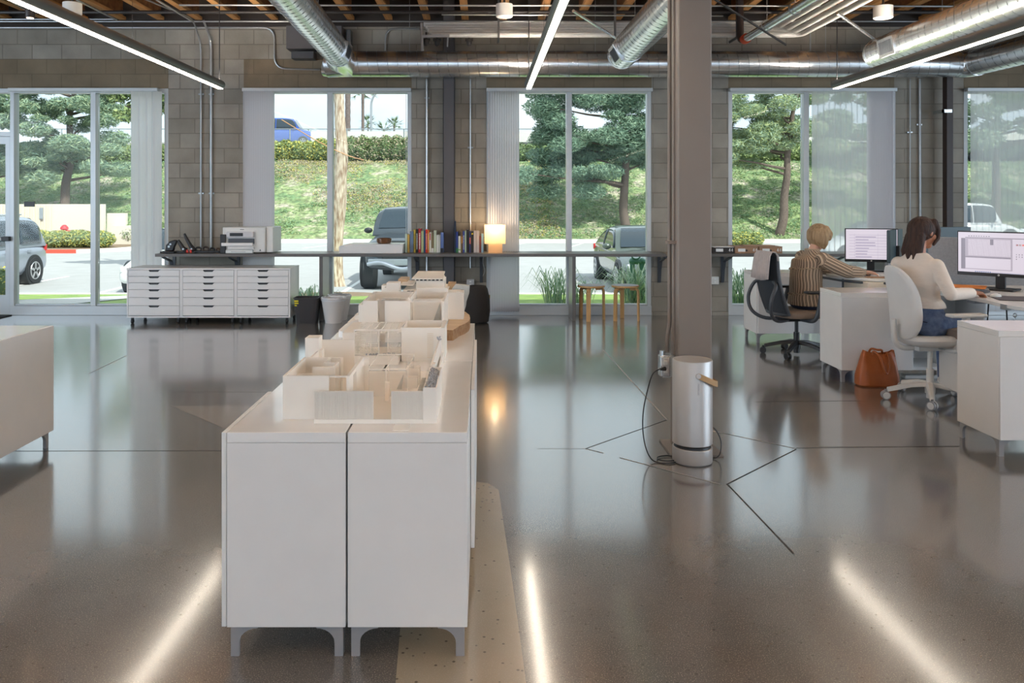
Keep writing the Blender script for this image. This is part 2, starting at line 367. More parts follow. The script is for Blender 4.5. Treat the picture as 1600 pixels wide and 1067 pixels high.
q = MB(); q.box(WX0 - .2, WX1 + .2, Y0 - .2, YW + .35, 4.3, 4.7); struct(q, 'ceiling', 'deck_wood', smooth=False)
# roof joists
jo = None; x = -9.2; n_ = 0
while x < 11.2:
    q = MB(); q.box(-.045, .045, Y0 + .05, YW - .03, 3.87, 3.91); q.box(-.045, .045, Y0 + .05, YW - .03, 4.22, 4.29); q.box(-.008, .008, Y0 + .06, YW - .04, 3.91, 4.22, 1)
    if jo is None:
        jo = q.build('ceiling_joist', ['joist_wood', 'joist_web'], smooth=False); tag(jo, 'pale timber roof joist running from the block wall towards the viewer', 'joist', 'timber roof joists'); o = jo
    else: o = jo.copy(); COL.objects.link(o)
    o.location.x = x; x += .498
# blocking row near the wall, lit brown boards between the joists
q = MB(); q.box(WX0, WX1, 9.55, 9.60, 3.95, 4.29); struct(q, 'trim_2', 'joist_web', smooth=False)
# ------------------------------------------------------------------ windows
MB.jit = .0008
def window(idx, a, b, mull, sill=True, z0=.0):
    e = thing('window_%d' % idx, None, None, ((a + b) / 2, YW + .05, 0)); e['kind'] = 'structure'
    z1 = ZH; fy0, fy1 = YW + .005, YW + .13; t_ = .055
    q = MB(); q.box(a, a + t_, fy0, fy1, 0, z1); q.box(b - t_, b, fy0, fy1, 0, z1); q.box(a, b, fy0, fy1, z1 - .06, z1)
    q.box(a, b, fy0 - .01, fy1, 0, .125); q.box(a, b, fy0 + .02, fy1 - .02, .125, .145)
    for m_ in mull: q.box(m_ - .035, m_ + .035, fy0, fy1, 0, z1)
    struct(q, 'window_frame', 'aluminium_white', e, bevel=.004)
    xs = [a] + list(mull) + [b]
    for l, r_ in zip(xs, xs[1:]):
        p = MB(); p.box(l + .04, r_ - .04, YW + .075, YW + .083, .13, z1 - .05); struct(p, 'window_pane', 'glass', e, smooth=False)
    return e
window(1, wx(15), wins[0][1], [wx(145)])
window(2, *wins[1], [wx(515)]); window(3, *wins[2], [wx(889.5)]); window(4, *wins[3], [wx(1260.5)]); window(5, *wins[4], [wx(1640)])
# door at the far left with a glass transom
d_ = thing('door_1', None, None, (wx(-40), YW + .05, 0)); d_['kind'] = 'structure'
xa, xb = wx(-95), wx(18); ZD = fz(213, YW)
q = MB(); fy0, fy1 = YW + .03, YW + .08
q.box(xa, xa + .1, fy0, fy1, .01, ZD); q.box(xb - .10, xb - .005, fy0, fy1, .01, ZD); q.box(xa, xb, fy0, fy1, ZD - .10, ZD); q.box(xa, xb, fy0, fy1, .01, .26)
struct(q, 'door_frame', 'aluminium_white', d_, bevel=.003)
q = MB(); q.box(xa + .06, xb - .06, YW + .05, YW + .058, .2, ZD - .06); struct(q, 'door_pane', 'glass', d_, smooth=False)
q = MB(); q.cyl((xa + .05, YW - .03, 1.0), (xb - .04, YW - .03, 1.0), .018); h_ = struct(q, 'door_handle', 'brushed_alu', d_)
q = MB(); q.box(xb - .11, xb - .01, YW - .05, YW + .03, .975, 1.035); struct(q, 'latch', 'black_plastic', h_, bevel=.005)
q = MB(); q.box(xa - .12, xb, YW + .01, YW + .12, ZD, ZD + .06); q.box(xa - .12, xb, YW + .01, YW + .12, ZH - .06, ZH); q.box(xa - .14, xa - .005, YW + .01, YW + .12, 0, ZH)
q.box(wins[0][0], xa - .14, YW + .01, YW + .12, 0, .12); struct(q, 'trim_3', 'aluminium_white', bevel=.003)
q = MB(); q.box(xa, xb, YW + .05, YW + .058, ZD + .05, ZH - .05); q.box(wins[0][0], xa - .1, YW + .05, YW + .058, .1, ZH - .02); struct(q, 'window_6', 'glass', smooth=False)
MB.jit = 0
q = MB(); q.box(wx(-110), wx(20), YW - .75, YW - .02, .0, .012); o = q.build('door_mat', 'rubber'); tag(o, 'flat dark mat on the floor in front of the glass entrance door', 'mat')
q = MB(); q.box(wx(33.5), wx(50), YW + .06, YW + .07, fz(323, YW), fz(315, YW)); o = q.build('door_sign', 'black_plastic'); tag(o, 'small black sign plate stuck on the glass beside the entrance door', 'sign')
# ------------------------------------------------------------------ vertical blinds
def blinds(label, a, b, spec, z0=.06, sheerp=None):
    e = thing('vertical_blind', label, 'blinds', ((a + b) / 2, YW - .06, 0))
    q = MB(); q.box(a, b, YW - .09, YW - .035, ZH - .05, ZH - .005); q.build('headrail', 'aluminium_white', e, bevel=.004)
    for (x0, x1, n, ang, mt, wd) in spec:
        q = MB()
        for k in range(n):
            xx = x0 + (x1 - x0) * (k + .5) / n; c, s_ = cos(ang) * wd / 2, sin(ang) * wd / 2
            for j in range(4):
                t0, t1 = j / 4 * 2 - 1, (j + 1) / 4 * 2 - 1; b0 = .008 * (1 - t0 * t0); b1 = .008 * (1 - t1 * t1)
                q.quad((xx + c * t0, YW - .065 + s_ * t0 - b0, z0), (xx + c * t1, YW - .065 + s_ * t1 - b1, z0), (xx + c * t1, YW - .065 + s_ * t1 - b1, ZH - .05), (xx + c * t0, YW - .065 + s_ * t0 - b0, ZH - .05))
        q.build('slats', mt, e, fix=False)
    q = MB(); q.cyl((b - .06, YW - .11, .95), (b - .06, YW - .11, ZH - .05), .003, n=6); q.build('pull_wand', 'aluminium_white', e)
blinds('white vertical blind drawn flat beside the left-hand window, nearest the entrance door', wx(18), wx(250), [(wx(209), wx(255), 4, .1, 'blind_cloth', .11)])
blinds('white vertical blind stacked against the left jamb, behind the printer', *wins[1], [(wx(384), wx(429), 13, 1.25, 'blind_cloth', .11)])
blinds('white vertical blind stacked behind the glowing table lamp', *wins[2], [(wx(763), wx(811), 13, 1.25, 'blind_cloth', .11)])
blinds('sheer vertical blind half drawn behind the person in the striped blouse', *wins[3], [(wx(1266), wx(1362), 11, .12, 'blind_sheer', .092), (wx(1352), wx(1394), 16, .75, 'blind_cloth', .11)])
blinds('sheer vertical blind drawn right across the window behind the large monitor', *wins[4], [(wins[4][0] + .05, wins[4][1] - .05, 26, .12, 'blind_sheer', .092)])
# ------------------------------------------------------------------ wall services
def conduit(label, pts, r=.0125, mt='conduit_steel', name='conduit', cat='conduit', group=None, br=.12, n=8, strap=None):
    q = MB(); q.tube(bend(pts, br), r, n); o = q.build(name, mt); tag(o, label, cat, group)
    if strap:
        s_ = MB()
        for p in strap: s_.box(p[0] - .035, p[0] + .035, p[1] + r * .2, YW - .002, p[2] - .009, p[2] + .009)
        s_.build('strap', mt, o)
    return o
yy = YW - .022
def cx(px): return fx(px, yy)
conduit('thin upright conduit, left of the pair on the pier behind the staplers', [(cx(314), yy, .86), (cx(314), yy, 3.55), (cx(312), yy - .25, 3.83), (cx(285), yy - 1.2, 3.85)], .011, strap=[(cx(314), yy, 2.9), (cx(314), yy, 1.6)])
conduit('thicker upright conduit, right of the pair on the pier behind the staplers', [(cx(330), yy, .86), (cx(330), yy, 3.6), (cx(326), yy - .2, 3.82)], .016, strap=[(cx(330), yy, 2.9), (cx(330), yy, 1.6)])
conduit('upright conduit just left of the grey steel column behind the books', [(cx(667), yy, .3), (cx(667), yy, 3.1)], .013, strap=[(cx(667), yy, 2.85)])
conduit('thin upright conduit just right of the grey steel column, ending at a socket', [(cx(735), yy, .62), (cx(735), yy, 3.1)], .008, strap=[(cx(735), yy, 2.2)])
conduit('thin upright conduit on the pier left of the dark brown post', [(cx(1422), yy, .2), (cx(1422), yy, 3.1)], .008, strap=[(cx(1422), yy, 2.4)])
conduit('thick upright conduit on the pier close left of the dark brown post', [(cx(1438), yy, .2), (cx(1437), yy, 3.1)], .016, strap=[(cx(1437), yy, 2.5)])
conduit('curved conduit looping under the grey wall box to the elbow duct', [(cx(0), yy, fz(43, yy)), (cx(429), yy, fz(43, yy)), (cx(429), yy, fz(107, yy)), (cx(500), yy, fz(109, yy))], .012, br=.16)
conduit('short conduit bending down from the white pipes to the long duct', [(cx(655), yy, fz(45, yy)), (cx(603), yy, fz(45, yy)), (cx(602), yy, fz(82, yy))], .012, br=.12)
conduit('short conduit dropping from the ceiling to the duct right of the big column', [(fx(1266, 10.4), 10.4, 4.25), (fx(1266, 10.4), 10.4, fz(86, 10.4))], .01)
def hor(label, py, Y, r, mt, a=-60, b=1660, name='conduit', cat='conduit', py2=None):
    conduit(label, [(fx(a, Y), Y, fz(py, Y)), (fx(b, Y), Y, fz(py if py2 is None else py2, Y))], r, mt, name, cat)
hor('black sprinkler pipe crossing under the joists along the block wall', 19, 9.9, .022, 'pipe_black', name='sprinkler_pipe', cat='pipe')
hor('slim silver conduit running the whole width above the white pipes', 33.5, 10.5, .010, 'conduit_steel')
hor('slim silver conduit highest under the ceiling, above the sprinkler pipe', 8, 9.6, .011, 'conduit_steel', 280, 1660, py2=10)
hor('thin galvanised conduit at the very top left, starting beyond the hanging lamp', 30, 10.0, .009, 'conduit_steel', -60, 182)
hor('thin grey wire conduit weaving below the sprinkler pipe on the right', 23, 9.3, .008, 'conduit_steel', 690, 1130, py2=25)
def diag(label, p, q, mt='conduit_steel', r=.012, name='conduit', cat='conduit', group=None, Y=(9.8, 8.0)):
    conduit(label, [(fx(p[0], Y[0]), Y[0], fz(p[1], Y[0])), (fx(q[0], Y[1]), Y[1], fz(q[1], Y[1]))], r, mt, name, cat, group)
diag('silver conduit slanting between the joists above the left linear lamp', (182, 31), (120, 0), Y=(10, 8.9))
diag('silver conduit slanting from the ceiling above the vertical pair of conduits', (300, 33), (245, 0), Y=(10, 9.0))
diag('pale conduit slanting under the joists at the far top left corner', (38, 14), (0, -8), Y=(9.5, 8.6))
conduit('flat silver brace running from the middle lamp down to the short duct', [(fx(896, 8.2), 8.2, fz(17, 8.2)), (fx(966, 9.6), 9.6, fz(62, 9.6))], .016, 'galvanised', 'duct_brace', 'brace')
conduit('shiny strut slanting from the ceiling down to the right-hand duct', [(fx(1308, 8.6), 8.6, fz(20, 8.6)), (fx(1368, 9.4), 9.4, fz(62, 9.4))], .018, 'galvanised', 'duct_brace', 'brace')
conduit('black threaded strut crossing in front of the white pipes right of the column', [(fx(1112, 7.8), 7.8, fz(-4, 7.8)), (fx(1228, 8.4), 8.4, fz(70, 8.4))], .012, 'pipe_black', 'strut', 'strut')
# columns
q = MB(); xc0, xc1 = cx(693), cx(711); q.box(xc0, xc1, YW - .16, YW - .15, 0, 4.2); q.box(xc0, xc1, YW - .01, YW, 0, 4.2); q.box((xc0 + xc1) / 2 - .005, (xc0 + xc1) / 2 + .005, YW - .15, YW - .01, 0, 4.2)
q.box(xc0, xc0 + .01, YW - .16, YW, 0, 4.2); q.box(xc1 - .01, xc1, YW - .16, YW, 0, 4.2)
o = struct(q, 'steel_column', 'steel_dark', bevel=.002); tag(o, 'grey steel column standing on the block pier between the two groups of books', 'column')
q = MB(); q.box(fx(1476, 10.6), fx(1486, 10.6), 10.55, 10.65, 0, 4.2); o = struct(q, 'steel_post', 'steel_brown', bevel=.004); tag(o, 'slim dark brown steel post in front of the right-hand block pier', 'post')
q = MB(); q.box(fx(1472, 10.54), fx(1487, 10.54), 10.53, 10.55, fz(176, 10.54), fz(171, 10.54)); q.box(fx(1472, 10.54), fx(1475, 10.54), 10.53, YW, fz(176, 10.54), fz(171, 10.54)); q.build('pipe_clamp', 'galvanised', o)
q = MB(); q.box(1.155, 1.358, 4.86, 5.06, 0, 4.2)
o = struct(q, 'steel_column', 'steel_column', bevel=.012, seg=3); tag(o, 'tall square taupe steel column in the middle, behind the air purifier', 'column')
q = MB(); q.box(1.10, 1.41, 4.80, 5.12, 0, .012); struct(q, 'base_plate', 'steel_column', o, bevel=.002)
yc = 4.97
for k, (px, r_, lab) in enumerate(((1046.2, .0125, 'leftmost of three tan conduits strapped to the taupe column'), (1053.2, .012, 'middle one of three tan conduits strapped to the taupe column'), (1059, .009, 'tan conduit tight against the corner of the taupe column'))):
    xx = fx(px, yc - .03 * k); yk = yc - .03 * k
    if k == 0: pts = [(xx, yk, 4.0), (xx, yk, .75), (xx - .015, yk, .68), (xx - .015, yk, .585)]
    elif k == 1: pts = [(xx, yk, 4.0), (xx, yk, .70), (xx + .012, yk, .60), (xx - .0, yk, .55)]
    else: pts = [(xx + .002, yk, 4.0), (xx + .002, yk, .5)]
    conduit(lab, pts, r_, 'tan_paint', br=.03, n=10)
q = MB(); q.box(fx(1043, 4.9), fx(1060, 4.9), 4.90, 4.96, fz(381, 4.93), fz(376, 4.93)); o = q.build('conduit_strap', 'tan_paint', bevel=.002); tag(o, 'tan strap holding the conduits against the taupe column at worktop height', 'strap')
# outlet box on the column
e = thing('outlet_box', 'galvanised double outlet box low on the taupe column, with a black plug', 'socket', (1.06, 4.93, .46))
q = MB(); q.box(1.075, 1.15, 4.91, 4.98, .44, .575); q.box(1.06, 1.12, 4.90, 4.97, .45, .57); q.build('back_box', 'galvanised', e, bevel=.004)
q = MB(); q.box(1.068, 1.112, 4.893, 4.90, .455, .565, 0); q.build('cover_plate', 'brushed_alu', e, bevel=.003)
for z_ in (.485, .535):
    q = MB(); q.box(1.078, 1.102, 4.888, 4.894, z_ - .013, z_ + .013); q.build('socket_face', 'pvc_white', e, bevel=.003)
q = MB(); q.cyl((1.078, 4.93, .57), (1.078, 4.93, .60), .017); q.build('connector', 'galvanised', e)
# wall sockets
for px, py, lab in ((735, 442, 'steel socket box at the foot of the thin conduit beside the black basket'), (1116.5, 438, 'white socket on the pier just right of the big column')):
    X_ = cx(px); Z_ = fz(py, yy); q = MB(); q.box(X_ - .05, X_ + .05, YW - .05, YW - .001, Z_ - .05, Z_ + .05); o = q.build('wall_socket', 'brushed_alu' if px < 800 else 'pvc_white', bevel=.004); tag(o, lab, 'socket')
    p = MB(); p.box(X_ - .012, X_ + .012, YW - .056, YW - .05, Z_ + .01, Z_ + .03); p.box(X_ - .012, X_ + .012, YW - .056, YW - .05, Z_ - .03, Z_ - .01); p.build('socket_face', 'paper', o)
# ------------------------------------------------------------------ ducts
RD = .165
def duct(label, pts, r=RD, endcap=False, pitch=.125, ax=None, parent=None, grille=None, hang=()):
    pts = [V(p) for p in pts]; q = MB(); q.tube(pts, r, 36)
    # raised spiral seam
    sp = []; tot = 0
    for a, b in zip(pts, pts[1:]):
        L = (b - a).length; d = (b - a).normalized(); u = (V((0, 0, 1)) - d * d.z).normalized(); w_ = d.cross(u); n = max(4, int(L / pitch * 14)); 
        for i in range(n + 1):
            s_ = L * i / n; th = 2 * pi * (tot + s_) / pitch; sp.append(a + d * s_ + (u * cos(th) + w_ * sin(th)) * (r + .001))
        tot += L
    e = thing('spiral_duct', label, 'duct', pts[0]); q.build('duct_shell', 'galvanised', e); q = MB(); q.tube(sp, .0035, 5, cap=False); q.build('spiral_seam', 'galv_dark', e)
    if endcap:
        d = (pts[1] - pts[0]).normalized(); c = MB(); c.tube([pts[0] - d * .035, pts[0] - d * .03, pts[0], pts[0] + d * .02], [r * .93, r * 1.0, r * 1.015, r * 1.015], 36); c.build('end_cap', 'galvanised', e)
        for s_ in (.45,):
            c = MB(); c.tube([pts[0] + d * s_, pts[0] + d * (s_ + .03)], r + .006, 36); c.build('collar', 'galvanised', e)
    if grille:
        s_, ang = grille; d = (pts[1] - pts[0]).normalized(); u = (V((0, 0, 1)) - d * d.z).normalized(); w_ = d.cross(u); nn = u * cos(ang) + w_ * sin(ang); tt = d.cross(nn)
        c0 = pts[0] + d * s_ + nn * (r * .86); g = MB()
        g.bar(c0 - d * .17, c0 + d * .17, .20, .07, 0, nn); g.build('grille_frame', 'galvanised', e, bevel=.003)
        g = MB(); g.bar(c0 - d * .13 + nn * .036, c0 + d * .13 + nn * .036, .13, .004, 0, nn); g.build('grille_core', 'dark_grey_plastic', e)
        g = MB()
        for k in range(9): g.bar(c0 - d * (.12 - k * .03) + nn * .039 - tt * .06, c0 - d * (.12 - k * .03) + nn * .039 + tt * .06, .006, .006, 0, nn)
        g.build('grille_slats', 'galv_dark', e)
    for hp in hang:
        g = MB(); h = V(hp); g.cyl(h, (h.x, h.y, 4.25), .003, n=6); g.build('hanger_rod', 'conduit_steel', e)
    return e
yd = 10.36; zd = fz(100, yd)
xl = fx(505, yd) + .05; xr = fx(1498, yd)
duct('long spiral duct running level along the top of the block wall', [(xl, yd, zd), (xr, yd, zd)], hang=[(fx(640, yd), yd, zd + RD), (fx(930, yd), yd, zd + RD), (fx(1290, yd), yd, zd + RD)])
ex, ez = fx(527, 10.0), fz(82, 10.0)
dirx = -.027
duct('spiral duct on the left coming forward from the wall elbow', [(ex + .02, 9.98, ez - .02), (ex - dirx * -1 * 0 + (9.98 - 4) * .027 * -1 * -1, 4.0, ez + .0)], grille=(.35, -R(105)), hang=[(ex + .05, 8.6, ez + RD)])
# elbow pieces between left duct and wall duct
q = MB(); q.tube([(ex + .02, 9.95, ez - .02), (ex + .0, 10.12, ez - .05), (ex + .08, 10.3, zd), (xl + .02, yd, zd)], RD + .008, 36); q.tube([(ex - .10, yd - .02, zd - .03), (xl + .03, yd, zd)], [RD * .9, RD + .008], 30)
o = q.build('duct_elbow', 'galvanised'); tag(o, 'mitred elbow joining the left duct to the long wall duct', 'duct elbow')
duct('short spiral duct with a grille ending just left of the big column', [(fx(972, 9.4), 9.4, fz(85, 9.4)), (fx(972, 9.4), 3.5, fz(85, 9.4))], endcap=True, grille=(.42, R(118)), hang=[(fx(972, 9.4), 8.6, fz(85, 9.4) + RD)])
duct('spiral duct with a grille on the right, above the right linear lamp', [(fx(1372, 9.3), 9.3, fz(83, 9.3)), (fx(1372, 9.3), 3.5, fz(83, 9.3))], endcap=True, grille=(.52, R(100)), hang=[(fx(1372, 9.3), 8.0, fz(83, 9.3) + RD)])
duct('spiral duct turning forward from the wall duct at the far right corner', [(xr + .14, yd - .12, zd), (xr + .42, 5.0, zd)])
q = MB(); q.tube([(xr - .02, yd, zd), (xr + .04, yd, zd), (xr + .13, yd - .08, zd), (xr + .145, yd - .16, zd)], RD + .008, 36); o = q.build('duct_elbow', 'galvanised'); tag(o, 'elbow joining the long wall duct to the duct at the far right', 'duct elbow')
# grey unit box on the wall, left of ducts
e = thing('wall_unit', 'grey sheet-metal box on the wall behind the left duct', 'equipment box', (fx(490, 10.6), 10.6, fz(77, 10.6)))
q = MB(); q.box(fx(447, 10.5), fx(534, 10.5), 10.5, YW - .002, fz(76, 10.5), fz(40, 10.5)); q.build('housing', 'steel_dark', e, bevel=.006)
q = MB(); q.box(fx(455, 10.55), fx(490, 10.55), 10.55, YW - .01, fz(91, 10.55), fz(80, 10.55)); q.build('slot_vent', 'dark_grey_plastic', e, bevel=.004)
q = MB(); q.box(fx(541, 10.6), fx(548, 10.6), 10.6, YW - .002, fz(79, 10.6), fz(46, 10.6)); q.build('side_flange', 'galv_dark', e, bevel=.003)
# white pipe bundle
for k, (py, dy, kind) in enumerate(((38.5, .1, 'topmost'), (42.5, .03, 'second from the top'), (46.5, -.04, 'middle'), (50.5, -.11, 'second from the bottom'), (54.5, -.18, 'lowest'))):
    Y_ = 10.1 + dy; z_ = fz(py, Y_); xe = fx(1208 + k * 8.5, 10.1)
    pts = [(fx(662 + k * 3, Y_), Y_, z_), (xe, Y_, z_), (xe + .0, 5.0, z_ + .01)]
    q = MB(); q.tube(bend(pts, .12), .033, 14); o = q.build('white_pipe', 'pvc_white'); tag(o, kind + ' white pipe of the bundle turning forward past the column', 'pipe', 'bundle of white pipes under the ceiling')
for px in (779, 960, 1150):
    q = MB(); X_ = fx(px, 9.9); q.box(X_ - .012, X_ + .012, 9.86, 10.16, fz(61, 9.9), fz(58, 9.9)); q.box(X_ - .012, X_ + .012, 9.84, 9.87, fz(61, 9.9), 4.2)
    o = q.build('pipe_hanger', 'galv_dark'); tag(o, {779: 'dark strut hanger carrying the white pipes above the lamp-lit window', 960: 'dark strut hanger carrying the white pipes beside the short duct', 1150: 'dark strut hanger carrying the white pipes right of the big column'}[px], 'hanger')
e = thing('valve_cluster', 'dark valves and bracket hanging below the left end of the white pipes', 'valve', (fx(668, 9.9), 9.9, fz(60, 9.9)))
q = MB(); q.bar((fx(660, 9.85), 9.85, fz(57, 9.85)), (fx(702, 9.85), 9.85, fz(56, 9.85)), .03, .03); q.bar((fx(700, 9.85), 9.85, fz(56, 9.85)), (fx(699, 9.85), 9.85, fz(73, 9.85)), .015, .015); q.cyl((fx(659, 9.9), 9.9, fz(36, 9.9)), (fx(660, 9.9), 9.9, fz(79, 9.9)), .018); q.build('bracket', 'conduit_steel', e)
for px in (666, 683, 733):
    q = MB(); X_ = fx(px, 9.95); z_ = fz(66, 9.95); q.ball((X_, 9.95, z_), .035, sc=(1, 1, 1.5)); q.cyl((X_ - .05, 9.95, z_ + .03), (X_ + .05, 9.95, z_ + .03), .018); q.cyl((X_, 9.95, z_), (X_, 9.95, z_ + .12), .012); q.build('valve', 'pipe_black', e)
# steel main with orange coupling
e = thing('water_main', 'steel main pipe slanting forward with an orange grooved coupling', 'pipe', (fx(1165, 9.6), 9.6, fz(60, 9.6)))
xm, zm = fx(1166, 9.6), fz(60, 9.6)
q = MB(); q.tube([(xm, 9.6, zm), (xm + .02, 4.5, zm)], .045, 20); q.build('pipe_run', 'galvanised', e)
q = MB(); q.tube([(xm, 9.66, zm), (xm, 9.58, zm)], .058, 20); q.build('coupling', 'orange_red', e)
q = MB(); q.tube(bend([(xm, 9.64, zm), (xm - .02, 9.75, zm), (xm - .02, 9.78, 4.1)], .06), .04, 14); q.build('riser', 'steel_brown', e)
for yk in (8.9, 8.1):
    q = MB(); q.tube([(xm + .06 * cos(a_ * pi / 8), yk, zm + .06 * sin(a_ * pi / 8)) for a_ in range(16)], .006, 6, closed=True); q.cyl((xm, yk, zm + .06), (xm, yk, 4.2), .005, n=6); q.build('clevis_hanger', 'conduit_steel', e)
# cylinder downlights
def downlight(label, px, py0, py1, Y, wpx, mt='pvc_white'):
    X_ = fx(px, Y); r_ = wpx / F * Y / 2; e = thing('downlight', label, 'ceiling light', (X_, Y, fz(py1, Y)))
    q = MB(); q.lathe([(r_ * .9, 0), (r_, .006), (r_, fz(py0, Y) - fz(py1, Y))], (X_, Y, fz(py1, Y)), 28); q.build('can', mt, e)
    q = MB(); q.cyl((X_, Y, fz(py0, Y)), (X_, Y, 4.25), .012, n=8); q.build('stem', 'pipe_black', e)
    return e
downlight('white cylinder ceiling light above the left linear lamp', 113, 5, 23, 8.6, 28)
downlight('white cylinder ceiling light above the middle window, between the pipes', 788, 7, 27, 8.6, 26)
downlight('white cylinder ceiling light at the top right, above the right duct', 1380, 10, 29, 8.6, 29)
e = downlight('small brown cylinder spotlight glowing at the top left corner', 47, 12, 28, 8.6, 14, 'steel_brown')
mat('spot_glow', (255, 214, 170), .5, emit=6); q = MB(); q.cyl((fx(47, 8.6), 8.6, fz(28.6, 8.6)), (fx(47, 8.6), 8.6, fz(27.5, 8.6)), .034); q.build('bulb', 'spot_glow', e)
# ------------------------------------------------------------------ linear lamps
YE = 9.68; ZLp = 1.5 + (314 - 138.5) / F * YE
def linlamp(label, px, cord=True, y1=-5.8, ye=YE):
    X_ = fx(px, YE); e = thing('linear_lamp', label, 'pendant lamp', (X_, ye, ZLp))
    q = MB(); r_ = .052; a0 = R(-60)
    prof = [(r_ * sin(a), r_ - .006 - r_ * cos(a)) for a in [R(32) + (2 * pi - R(64)) * i / 20 for i in range(21)]]
    prof = [p for p in prof if not (abs(p[0]) < .02 and p[1] > .05)]; k_ = max(i for i, p in enumerate(prof) if p[0] > 0 and p[1] > .05) + 1
    prof = prof[:k_] + [(.0155, .0965), (.0145, .086), (-.0145, .086), (-.0155, .0965)] + prof[k_:]
    rings = [[(X_ + a, y_, ZLp + b) for a, b in prof] for y_ in (ye, ye - 2.438, ye - 2.444, ye - 4.88, ye - 4.886, y1)]
    q.loft(rings); q.build('housing', 'lamp_body', e)
    q = MB(); q.box(X_ - .0265, X_ + .0265, y1, ye - .003, ZLp - .006, ZLp + .002); q.build('light_strip', 'lamp_slot', e, smooth=False)
    q = MB(); q.box(X_ - .013, X_ + .013, y1, ye - .01, ZLp + .0862, ZLp + .089); q.build('ceiling_fill_strip', 'ceiling_fill', e, smooth=False)  # added upward glow that brightens the joists
    q = MB()
    for yk in (ye - .05, ye - 2.44, ye - 4.88): q.cyl((X_, yk, ZLp + .09), (X_, yk, 4.25), .0015 if yk < ye - 1 else .006, n=6)
    q.build('suspension_cable', 'black_plastic', e)
    q = MB(); q.box(X_ - .06, X_ + .06, ye - .1, ye, 4.02, 4.08); q.build('junction_box', 'conduit_steel', e, bevel=.004)
    return e
linlamp('long hanging tube lamp with a glowing underside at the left', 345)
linlamp('long hanging tube lamp in the middle, its glowing strip pointing at the viewer', 826)
linlamp('long hanging tube lamp at the right, above the two desks', 1305)
# ================================================================== FURNITURE
def bracket_leg(q, x, y, sx, sy, h=.10, t_=.028):
    # a leg flaring into the cabinet underside in both directions, sx/sy point inwards
    prof = [(0, 0), (t_, 0), (t_, h - .055)] + [(t_ + .06 * (1 - cos(pi / 2 * k / 6)), h - .055 + .047 * sin(pi / 2 * k / 6)) for k in range(1, 7)] + [(t_ + .06, h), (0, h)]
    q.prism([(x + sx * a, b) for a, b in prof], y, y + sy * .012, 'y'); q.prism([(y + sy * (a if a else .0122), b) for a, b in prof], x + sx * .0002, x + sx * .012, 'x')
def cabinet(label, x0, x1, y0, y1, group=None, doors=(), H=.74, legs=None, open_=None, top='white_gloss_top'):
    e = thing('storage_cabinet', label, 'cabinet', ((x0 + x1) / 2, (y0 + y1) / 2, 0), group)
    q = MB(); q.box(x0, x1, y0, y1, .10, H - .035)
    if open_:  # open compartment cut in the -Y face
        q = MB(); ox0, ox1 = open_
        q.box(x0, ox0, y0, y1, .10, H - .035); q.box(ox1, x1, y0, y1, .10, H - .035); q.box(ox0, ox1, y1 - .02, y1, .10, H - .035); q.box(ox0, ox1, y0, y1, .10, .125); q.box(ox0, ox1, y0, y1, .40, .42); q.box(ox0, ox1, y0, y1, H - .055, H - .035)
    q.build('carcass', 'white_lacquer', e, bevel=.0015)
    q = MB(); q.box(x0, x1, y0, y1, H - .034, H); q.build('top_panel', top, e, bevel=.0015)
    for (lx, ly, sx, sy) in ((x0 + .01, y0 + .01, 1, 1), (x1 - .01, y0 + .01, -1, 1), (x0 + .01, y1 - .01, 1, -1), (x1 - .01, y1 - .01, -1, -1)):
        q = MB(); bracket_leg(q, lx, ly, sx, sy); q.build('leg', 'leg_grey', e, smooth=False)
    for (side, a, b) in doors:
        q = MB()
        if side == 'L': q.box(x0 - .017, x0 - .002, a, b, .102, H - .0)
        if side == 'R': q.box(x1 + .002, x1 + .017, a, b, .102, H)
        if side == 'F': q.box(a, b, y0 - .017, y0 - .002, .102, H - .036)
        q.build('door', 'white_lacquer', e, bevel=.0015)
    return e
c0 = 2.69
cabinet('white cabinet on grey legs at the front left of the model display row', -.842, -.452, c0, c0 + 1.2, doors=[('L', c0 - .0, c0 + .58)])
cabinet('white cabinet on grey legs at the front right of the model display row', -.445, -.052, c0, c0 + 1.2, doors=[('R', c0 + .61, c0 + 1.195)])
cabinet('white cabinet second in the left half of the model display row', -.842, -.452, c0 + 1.205, c0 + 2.40)
cabinet('white cabinet second in the right half of the model display row, behind the front one', -.445, -.052, c0 + 1.205, c0 + 2.40, doors=[('R', c0 + 1.21, c0 + 1.80)])
cabinet('white cabinet at the far end of the model display row under the terraced house model', -.83, -.15, c0 + 2.41, c0 + 3.01)
cabinet('low white cabinet cut off by the left edge of the frame', -3.04, -2.638, 3.80, 5.0, doors=[('R', 4.402, 5.0), ('R', 3.8, 4.398)])
cabinet('white cabinet at the lower right corner, nearest the viewer on that side', 3.02, 4.22, 4.80, 5.22, doors=[('F', 3.02, 3.618), ('F', 3.622, 4.22)])
cabinet('white cabinet standing behind the brown leather bag', 2.96, 4.16, 6.78, 7.2, doors=[('F', 2.96, 3.545)], open_=(3.56, 4.14))
cabinet('white cabinet by the window behind the dark office chair', 2.886, 4.086, 8.65, 9.07, doors=[('F', 2.90, 3.48)])
q = MB(); q.cyl((2.93, 8.63, .66), (2.93, 8.655, .66), .014); o = q.build('cabinet_lock', 'leg_grey'); o.parent = bpy.data.objects['storage_cabinet.008']; o.matrix_parent_inverse = wm(o.parent).inverted(); 
q = MB(); q.box(-.30, -.245, c0 + .02, c0 + .10, .7402, .7412); o = q.build('caption_card', 'paper'); tag(o, 'small blank white card lying on the cabinet in front of the models', 'card')
